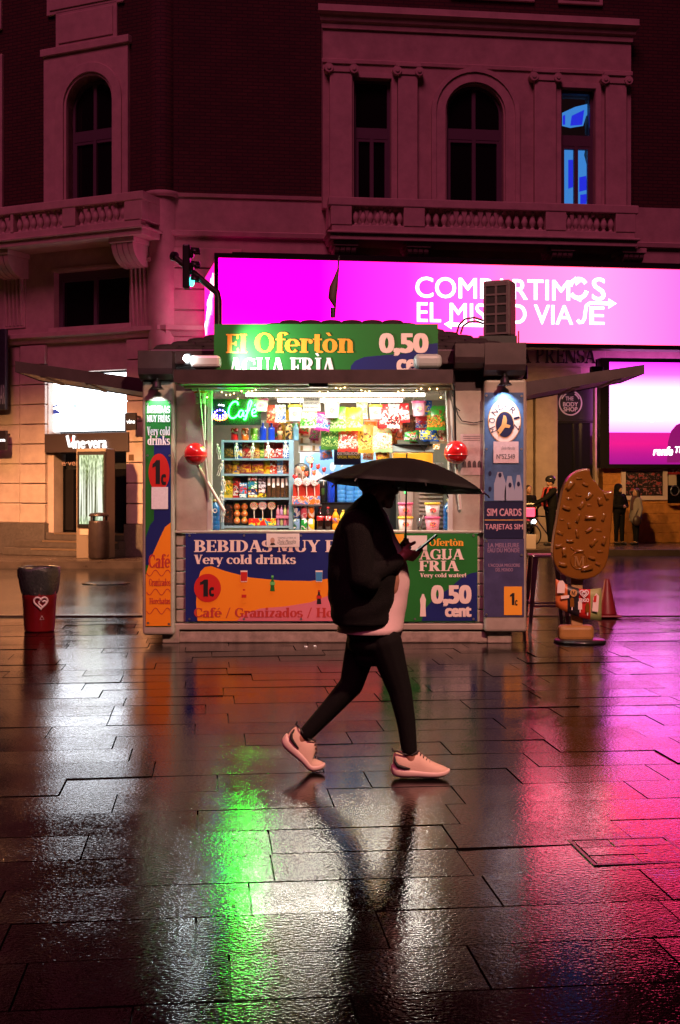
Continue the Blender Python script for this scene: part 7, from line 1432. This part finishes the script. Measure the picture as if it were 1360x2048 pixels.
# trainers
M_SHO = mat('trainer_upper', (.62, .43, .33), .7, bump=.3, bscale=300); M_SOL = mat('trainer_sole', (.66, .47, .42), .55); M_SHB = mat('trainer_black_trim', (.014, .013, .013), .6); M_LACE = mat('trainer_lace', (.16, .09, .09), .7)
def shoe(org, pitch, dy):
    r = empty('shoe', (org[0], YP+dy, 0)); r.parent = ped; r.location = Vector((org[0], YP+dy, 0)) - wloc(ped)
    def T(x, y, z):
        z *= 1.28; x *= .97
        if x < .12 and pitch:
            dx = x-.12; k = min(1, max(0, -dx/.05)); a = pitch*k; x, z = .12 + dx*math.cos(a) - (0 if dx > 0 else 0) + z*math.sin(a), -dx*math.sin(a) + z*math.cos(a)
        return Vector((org[0]+x, YP+dy+y, z))
    st = [(-.136, .012, .060, .092), (-.13, .026, .048, .110), (-.112, .037, .040, .122), (-.08, .042, .038, .120), (-.045, .043, .036, .105), (-.01, .044, .034, .112), (.02, .046, .033, .118), (.05, .048, .032, .100), (.09, .051, .030, .078), (.13, .050, .030, .064), (.165, .042, .030, .054), (.188, .028, .031, .045), (.198, .010, .033, .038)]
    b = MB(); vs = []; n = 12
    for x, hw, z0, z1 in st:
        for k in range(n):
            a = PI*k/(n-1); vs.append(T(x, -hw*math.cos(a)*(1-.25*math.sin(a)**2), z0 + (z1-z0)*math.sin(a)**.75))
    b.add(vs, [(i*n+k, i*n+k+1, (i+1)*n+k+1, (i+1)*n+k) for i in range(len(st)-1) for k in range(n-1)], 0, True); b.build('upper', M_SHO, r)
    so = [(-.148, .014, .030, .066), (-.138, .034, .012, .062), (-.11, .046, .002, .056), (-.06, .049, .0, .050), (0, .050, .003, .046), (.06, .054, .0, .042), (.11, .057, .0, .040), (.155, .050, .004, .040), (.19, .034, .014, .042), (.206, .012, .026, .044)]
    b = MB(); vs = []
    for x, hw, z0, z1 in so: vs += [T(x, -hw*.9, z0), T(x, -hw*1.03, (z0+z1)/2), T(x, -hw, z1), T(x, hw, z1), T(x, hw*1.03, (z0+z1)/2), T(x, hw*.9, z0)]
    m_ = len(so); b.add(vs, [(i*6+k, i*6+(k+1) % 6, (i+1)*6+(k+1) % 6, (i+1)*6+k) for i in range(m_-1) for k in range(6)] + [tuple(range(5, -1, -1)), tuple(range((m_-1)*6, m_*6))], 0, True)
    o = b.build('sole', M_SOL, r); bm2 = bmesh.new(); bm2.from_mesh(o.data); bmesh.ops.recalc_face_normals(bm2, faces=bm2.faces); bm2.to_mesh(o.data); bm2.free(); e_ = o.modifiers.new('b', 'SUBSURF'); e_.levels = 2; e_.render_levels = 2
    b = MB()
    for s_ in (-1, 1): b.tube([T(-.128, s_*.031, .102), T(-.124, s_*.038, .078), T(-.108, s_*.0435, .062), T(-.07, s_*.047, .054), T(-.035, s_*.048, .050)], [.004, .008, .010, .008, .003], 6)
    b.build('heel_trim', M_SHB, r)
    b = MB(); b.tube([T(-.128, 0, .120), T(-.112, -.03, .124), T(-.07, -.034, .112), T(-.02, -.034, .110), T(.015, -.02, .124)], .005, 6); b.tube([T(-.136, 0, .118), T(-.142, 0, .134)], .006, 6); b.build('collar', M_SHB, r)
    b = MB(); pts = []
    for i in range(6): x = .012 + .017*i; z = .124 - .0115*i; pts += [T(x, -.026, z-.006), T(x+.004, -.012, z), T(x+.008, .02, z-.003)]
    b.tube(pts, .0035, 5); b.build('laces', M_LACE, r)
shoe((.437, 0), 0.0, -.07); shoe((-.285, 0), R(40), .08)
# phone and umbrella in hand
ph0, ph1 = q(822, 1112, -.03), q(880, 1064, -.03); dv = (ph1-ph0); L_ = dv.length; Fh = MB(); dv.normalize(); nv = Vector((dv.z, 0, -dv.x))
for a0, a1, n0, n1, m_ in ((0, L_*.88, -.006, .004, 0),):
    vs = [ph0 + dv*a + nv*nn + Vector((0, yy, 0)) for nn in (n0, n1) for yy in (-.038, .038) for a in (a0, a1)]; Fh.add(vs, [(0,2,3,1),(4,5,7,6),(0,1,5,4),(2,6,7,3),(0,4,6,2),(1,3,7,5)])
pho = empty('phone', ph0, 'dark smartphone held in the walking person\'s hand', 'phone'); Fh.build('phone_case', mat('phone_black', (.012, .014, .016), .2), pho, bevel=.004)
b = MB(); b.add([ph0 + dv*a + nv*(-.0075) + Vector((0, yy, 0)) for a, yy in ((.008, -.034), (L_*.86, -.034), (L_*.86, .034), (.008, .034))], [(3, 2, 1, 0)]); b.build('phone_display', emat('phone_glow', (.6, .75, 1), .12), pho)
um = empty('umbrella', q(812, 1112, 0), 'black folding umbrella held over the walking person', 'umbrella'); M_UMB = mat('umbrella_black_nylon', (.005, .0035, .0035), .62, bump=.25, bscale=180, noise=.25, nscale=10, spec=.25)
UC = q(809, 973, .02); UR = .505; Ht = .168; tl_ = R(4.6); M3 = Matrix.Rotation(tl_, 3, 'Y') @ Matrix.Rotation(R(-3), 3, 'X')
def upt(r, a, scal=True):
    ph = (a/(PI/4)) % 1; sc = math.sin(PI*ph); rr_u = r*math.cos(PI/8)/math.cos((ph-.5)*PI/4)*(1-.03*sc*r**2); z = Ht*(1-r**1.75)
    return UC + M3 @ Vector((UR*rr_u*math.cos(a+R(10)), UR*rr_u*math.sin(a+R(10)), z*1.0))
b = MB(); na, nr = 64, 10; vs = [upt(j/nr, 2*PI*i/na) for j in range(1, nr+1) for i in range(na)] + [upt(0, 0)]; t_ = len(vs)-1
b.add(vs, [(i, (i+1) % na, t_) for i in range(na)] + [(j*na+i, (j+1)*na+i, (j+1)*na+(i+1) % na, j*na+(i+1) % na) for j in range(nr-1) for i in range(na)], 0, True); o = b.build('canopy', M_UMB, um); s_ = o.modifiers.new('s', 'SOLIDIFY'); s_.thickness = .0015
M_RIB = mat('umbrella_rib_metal', (.06, .055, .055), .35, .8)
for k in range(8):
    a = k*PI/4; b = MB(); b.tube([upt(r/8, a) - Vector((0, 0, .008)) for r in range(0, 9)], .003, 5); rb_ = b.build('rib', M_RIB, um)
    b = MB(); b.tube([upt(1, a) + Vector((0, 0, -.004)), upt(1.03, a) + Vector((0, 0, -.012))], .005, 5); b.build('rib_tip', M_RIB, rb_)
sh0, sh1 = q(811, 1098, 0), UC + M3 @ Vector((0, 0, Ht+.01)); b = MB(); b.tube([sh0, sh0.lerp(sh1, .5), sh1], [.006, .005, .004], 7); b.build('shaft', M_RIB, um); b = MB(); b.tube([q(811, 1118, 0), q(811, 1076, 0)], [.014, .012], 10); b.build('grip', M_BLACK, um); b = MB(); b.tube([sh1, sh1 + Vector((.002, 0, .02))], [.006, .003], 6); b.build('ferrule', M_RIB, um)
# ---- bystanders
def bystander(x, y_foot, Y, H, face, label, hair, jm, tm, skin, zf=.15, coat=.62, arms='down', hood=False, legs=True, scarf=None, group=None, long_hair=False, name='person', vox=.014):
    """standing figure: one continuous body with garments over it; face = heading angle (0 looks towards +x)"""
    P0 = at(x, y_foot, Y); P0.z = zf; r = empty(name, P0, label, 'person', group); ca, sa = math.cos(face), math.sin(face); k = H/1.75
    def L(f, s, z): return P0 + Vector((f*ca - s*sa, f*sa + s*ca, z))*k
    hz = 1.62; sh = [('e', L(.01, 0, hz), (.085*k, .085*k, .115*k)), ('e', L(.05, 0, hz-.06), (.05*k, .05*k, .05*k)), ('c', L(.095, 0, hz+.0), .012*k, L(.105, 0, hz-.03), .016*k), ('c', L(0, 0, 1.5), .055*k, L(-.01, 0, 1.4), .07*k), ('e', L(0, 0, 1.33), (.13*k, .13*k, .12*k)), ('c', L(0, 0, 1.3), .13*k, L(0, 0, .95), .13*k)]
    if arms == 'folded': el = [(.04, .25, 1.12), (.04, -.25, 1.12)]; wr2 = [(.2, .04, 1.12), (.2, -.06, 1.1)]
    elif arms == 'reach': el = [(.28, .24, 1.2), (.1, -.26, 1.1)]; wr2 = [(.52, .16, 1.08), (.28, -.2, .98)]
    else: el = [(-.02, .24, 1.1), (-.02, -.24, 1.1)]; wr2 = [(.05, .24, .86), (.05, -.24, .86)]
    slv = []
    for i, sd_ in enumerate((.17, -.17)):
        a0, a1, a2 = L(0, sd_, 1.4), L(*el[i]), L(*wr2[i]); sh += [('c', a0, .055*k, a1, .045*k), ('c', a1, .045*k, a2, .032*k), ('e', a2 + (a2-a1).normalized()*.05*k, (.035*k, .035*k, .04*k))]
        slv += [('c', a0, .078*k, a1, .066*k), ('c', a1, .066*k, a2, .05*k)]
        d_ = (a2-a1).normalized()
        for f4 in range(4): off = Vector((-sa, ca, 0))*(.018*(f4-1.5))*k; sh.append(('c', a2 + d_*.07*k + off, .010*k, a2 + d_*.125*k + off, .009*k))
        sh.append(('c', a2 + d_*.03*k, .012*k, a2 + d_*.07*k + Vector((0, 0, .04))*k, .010*k))
    for sd_, fw in ((.085, .04), (-.085, -.03)): sh += [('c', L(0, sd_, .92), .085*k, L(fw*.5, sd_, .5), .058*k), ('c', L(fw*.5, sd_, .5), .058*k, L(fw, sd_, .09), .04*k), ('c', L(fw, sd_, .06), .04*k, L(fw+.12, sd_, .035), .034*k)]
    bd_ = blob('body_skin', skin, r, sh, vox*.8, 2)
    hs = [('e', L(-.02, 0, hz+.03), (.10*k, .10*k, .105*k))]
    if long_hair: hs += [('c', L(-.05, .0, hz), .09*k, L(-.07, 0, 1.38), .08*k), ('c', L(-.02, .075, hz), .035*k, L(.0, .09, 1.36), .035*k), ('c', L(-.02, -.075, hz), .035*k, L(.0, -.09, 1.36), .035*k)]
    if hood: hs = [('e', L(-.03, 0, hz+.02), (.125*k, .125*k, .135*k)), ('c', L(-.05, 0, hz-.05), .115*k, L(-.04, 0, 1.42), .12*k)]
    blob('hood' if hood else 'hair', jm if hood else hair, r, hs, vox, 2)
    blob('jacket' if coat > .7 else 'coat', jm, r, [('e', L(0, 0, 1.36), (.155*k, .155*k, .12*k)), ('c', L(0, .1, 1.37), .10*k, L(0, -.1, 1.37), .10*k), ('c', L(0, .04, 1.25), .165*k, L(0, .04, coat+.14), .165*k), ('c', L(0, -.04, 1.25), .165*k, L(0, -.04, coat+.14), .165*k)] + slv, vox, 2)
    blob('trousers', tm, r, [('c', L(0, .085, .95), .11*k, L(.02, .085, .5), .075*k), ('c', L(.02, .085, .5), .075*k, L(.04, .085, .13), .055*k), ('c', L(0, -.085, .95), .11*k, L(-.015, -.085, .5), .075*k), ('c', L(-.015, -.085, .5), .075*k, L(-.03, -.085, .13), .055*k)], vox, 2)
    for sd_, fw in ((.085, .04), (-.085, -.03)): blob('shoe', M_BLACK, r, [('c', L(fw-.03, sd_, .05), .048*k, L(fw+.14, sd_, .04), .04*k)], vox*.7, 2)
    for s_ in (-1, 1): b = MB(); b.sphere(L(.082, s_*.032, hz+.005), .011*k, 8, 6); b.build('eye', MATS['eye_dark'], bd_)
    if scarf: blob('scarf', scarf, r, [('c', L(.06, .05, 1.47), .06*k, L(.06, -.06, 1.47), .06*k), ('e', L(-.02, 0, 1.47), (.10*k, .11*k, .05*k)), ('c', L(.12, .03, 1.42), .06*k, L(.16, .03, 1.12), .055*k)], vox, 2)
    return r, L
M_GREYC = mat('grey_wool_coat', (.20, .17, .16), .85, noise=.2, nscale=60); M_BLK = mat('black_clothes', (.004, .0035, .0035), .85, spec=.15)
bw, Lw = bystander(1272, 1083, 35.7, 1.66, R(200), 'woman in grey coat and dark scarf standing at the ticket booth', mat('brown_hair', (.03, .015, .01), .5), M_GREYC, M_BLK, M_SKINL, coat=.66, long_hair=True, scarf=mat('plum_scarf', (.06, .025, .03), .85))
bw['label'] = 'person in grey coat and dark scarf standing at the ticket booth'
hb = empty('shoulder_bag', Lw(.12, .22, .62), 'dark shoulder bag carried by the person in the grey coat', 'bag'); b = MB(); c_ = Lw(.12, .24, .75); b.sphere(c_, (.13, .07, .15), 12, 9); b.build('pouch', mat('bag_leather', (.03, .015, .014), .45), hb); b = MB(); b.tube([c_ + Vector((-.08, 0, .1)), Lw(.05, .2, 1.1), Lw(0, .12, 1.46), Lw(-.02, .05, 1.4)], .012, 6); b.build('strap', MATS['bag_leather'], hb)
bystander(1238, 1085, 35.6, 1.78, R(-60), 'person in black hooded jacket with folded arms by the programme case', M_HAIR, M_BLK, M_BLK, M_SKINL, coat=.86, arms='folded', hood=True)
bystander(1057, 1096, 34.6, 1.74, R(-70), 'person with dark hair and glasses behind the parked scooter', M_HAIR, M_BLK, M_BLK, M_SKINL, coat=.8)
# rider on a bicycle
bi = at(1096, 1096, 34.0); bi.z = .15; bk = empty('bicycle', bi, 'dark bicycle under the helmeted rider on the far pavement', 'bicycle'); M_BIKE = mat('bicycle_paint', (.02, .02, .022), .35, .5)
for dx in (-.52, .52):
    w_ = empty('wheel', bi + Vector((dx, 0, 0))); w_.parent = bk; w_.location = (dx, 0, 0); c_ = bi + Vector((dx, 0, .34))
    b = MB(); b.tube([c_ + Vector((.32*math.cos(2*PI*i/24), 0, .32*math.sin(2*PI*i/24))) for i in range(25)], .02, 6); b.build('tyre', M_BLACK, w_)
    b = MB()
    for i in range(10): b.tube([c_, c_ + Vector((.31*math.cos(2*PI*i/10), 0, .31*math.sin(2*PI*i/10)))], .003, 4)
    b.build('spokes', M_STEEL, w_)
fr_ = MB(); A_, B_, C_, D_ = bi + Vector((.52, 0, .34)), bi + Vector((.15, 0, .85)), bi + Vector((-.38, 0, .88)), bi + Vector((.02, 0, .32))
for s_, e_ in ((A_, B_), (A_, D_), (B_, D_), (B_, C_), (C_, D_), (C_, bi + Vector((-.52, 0, .34)))): fr_.tube([s_, e_], .018, 6)
fr_.build('frame', M_BIKE, bk); b = MB(); b.tube([C_, C_ + Vector((-.02, 0, .18)), C_ + Vector((-.08, -.28, .2))], .014, 6); b.tube([C_ + Vector((-.02, 0, .18)), C_ + Vector((-.08, .28, .2))], .014, 6); b.build('handlebar', M_BIKE, bk); b = MB(); b.sphere(B_ + Vector((.02, 0, .09)), (.13, .08, .04), 10, 7); b.build('saddle', M_BLACK, bk)
rp, Lr = bystander(1101, 1096, 33.8, 1.92, R(-160), 'helmeted rider in black with red straps astride a bicycle', M_HAIR, M_BLK, M_BLK, M_SKINL, coat=.86, arms='reach', zf=.2)
b = MB(); hc = Lr(0, 0, 1.68); b.sphere(hc, (.145, .135, .12), 16, 10); b.build('helmet', mat('helmet_gloss', (.02, .018, .02), .15, coat=.8), rp)
b = MB()
for s_ in (-.11, .11): b.tube([Lr(.165, s_, 1.0), Lr(.19, s_, 1.2), Lr(.12, s_, 1.46), Lr(-.1, s_, 1.47)], .03, 6)
b.build('red_strap', mat('strap_red', (.30, .02, .02), .6), rp)
# parked scooter half hidden by the kiosk
sc_ = at(1052, 1096, 33.6); sc_.z = .15; so_ = empty('scooter', sc_, 'parked scooter with red tail lamp and pale number plate', 'scooter')
M_SCO = mat('scooter_black', (.015, .014, .016), .25, coat=.4)
b = MB(); b.lathe([(.0, -.06), (.24, -.055), (.27, -.03), (.27, .03), (.24, .055), (0, .06)], (0, 0, 0), 20); M4 = Matrix.Rotation(R(90), 3, 'Y'); b.v = [tuple(M4 @ Vector(v) + sc_ + Vector((0, 0, .27))) for v in b.v]; b.build('rear_wheel', M_BLACK, so_)
blob('bodywork', M_SCO, so_, [('e', sc_ + Vector((0, .1, .66)), (.22, .5, .2)), ('e', sc_ + Vector((0, .9, .5)), (.2, .4, .12)), ('c', sc_ + Vector((0, 1.3, .4)), .14, sc_ + Vector((0, 1.45, .95)), .1)], .02, 3)
b = MB(); b.box(sc_.x-.24, sc_.x+.24, sc_.y-.2, sc_.y+.3, sc_.z+.86, sc_.z+1.26); b.build('top_box', M_SCO, so_, bevel=.05); 
tlp = at(1060, 1024, 33.3); b = MB(); b.box(tlp.x-.15, tlp.x+.15, 33.36, 33.45, tlp.z-.13, tlp.z+.12); b.build('tail_lamp', emat('tail_red', (1, .03, .06), 5.0), so_, bevel=.03)
wlp = at(1068, 1043, 33.3); b = MB(); b.sphere(wlp, .06, 12, 8); b.build('indicator_lamp', emat('white_indicator', (.9, .95, 1), 7), so_)
npl = at(1062, 1085, 33.3); b = MB(); b.box(npl.x-.14, npl.x+.14, 33.3, 33.33, npl.z-.22, npl.z+.22); b.build('number_plate', mat('plate_pale', (.5, .40, .42), .5), so_, bevel=.02)
# kiosk vendor
vp = at(603, 1061, 14.55); vd, Lv = bystander(601, 1061, 14.15, 1.80, R(-118), 'vendor in navy jacket looking out beside the shelf', M_HAIR, mat('navy_jacket', (.015, .02, .045), .7), M_BLK, M_SKINL, zf=.2, coat=.86, vox=.010)
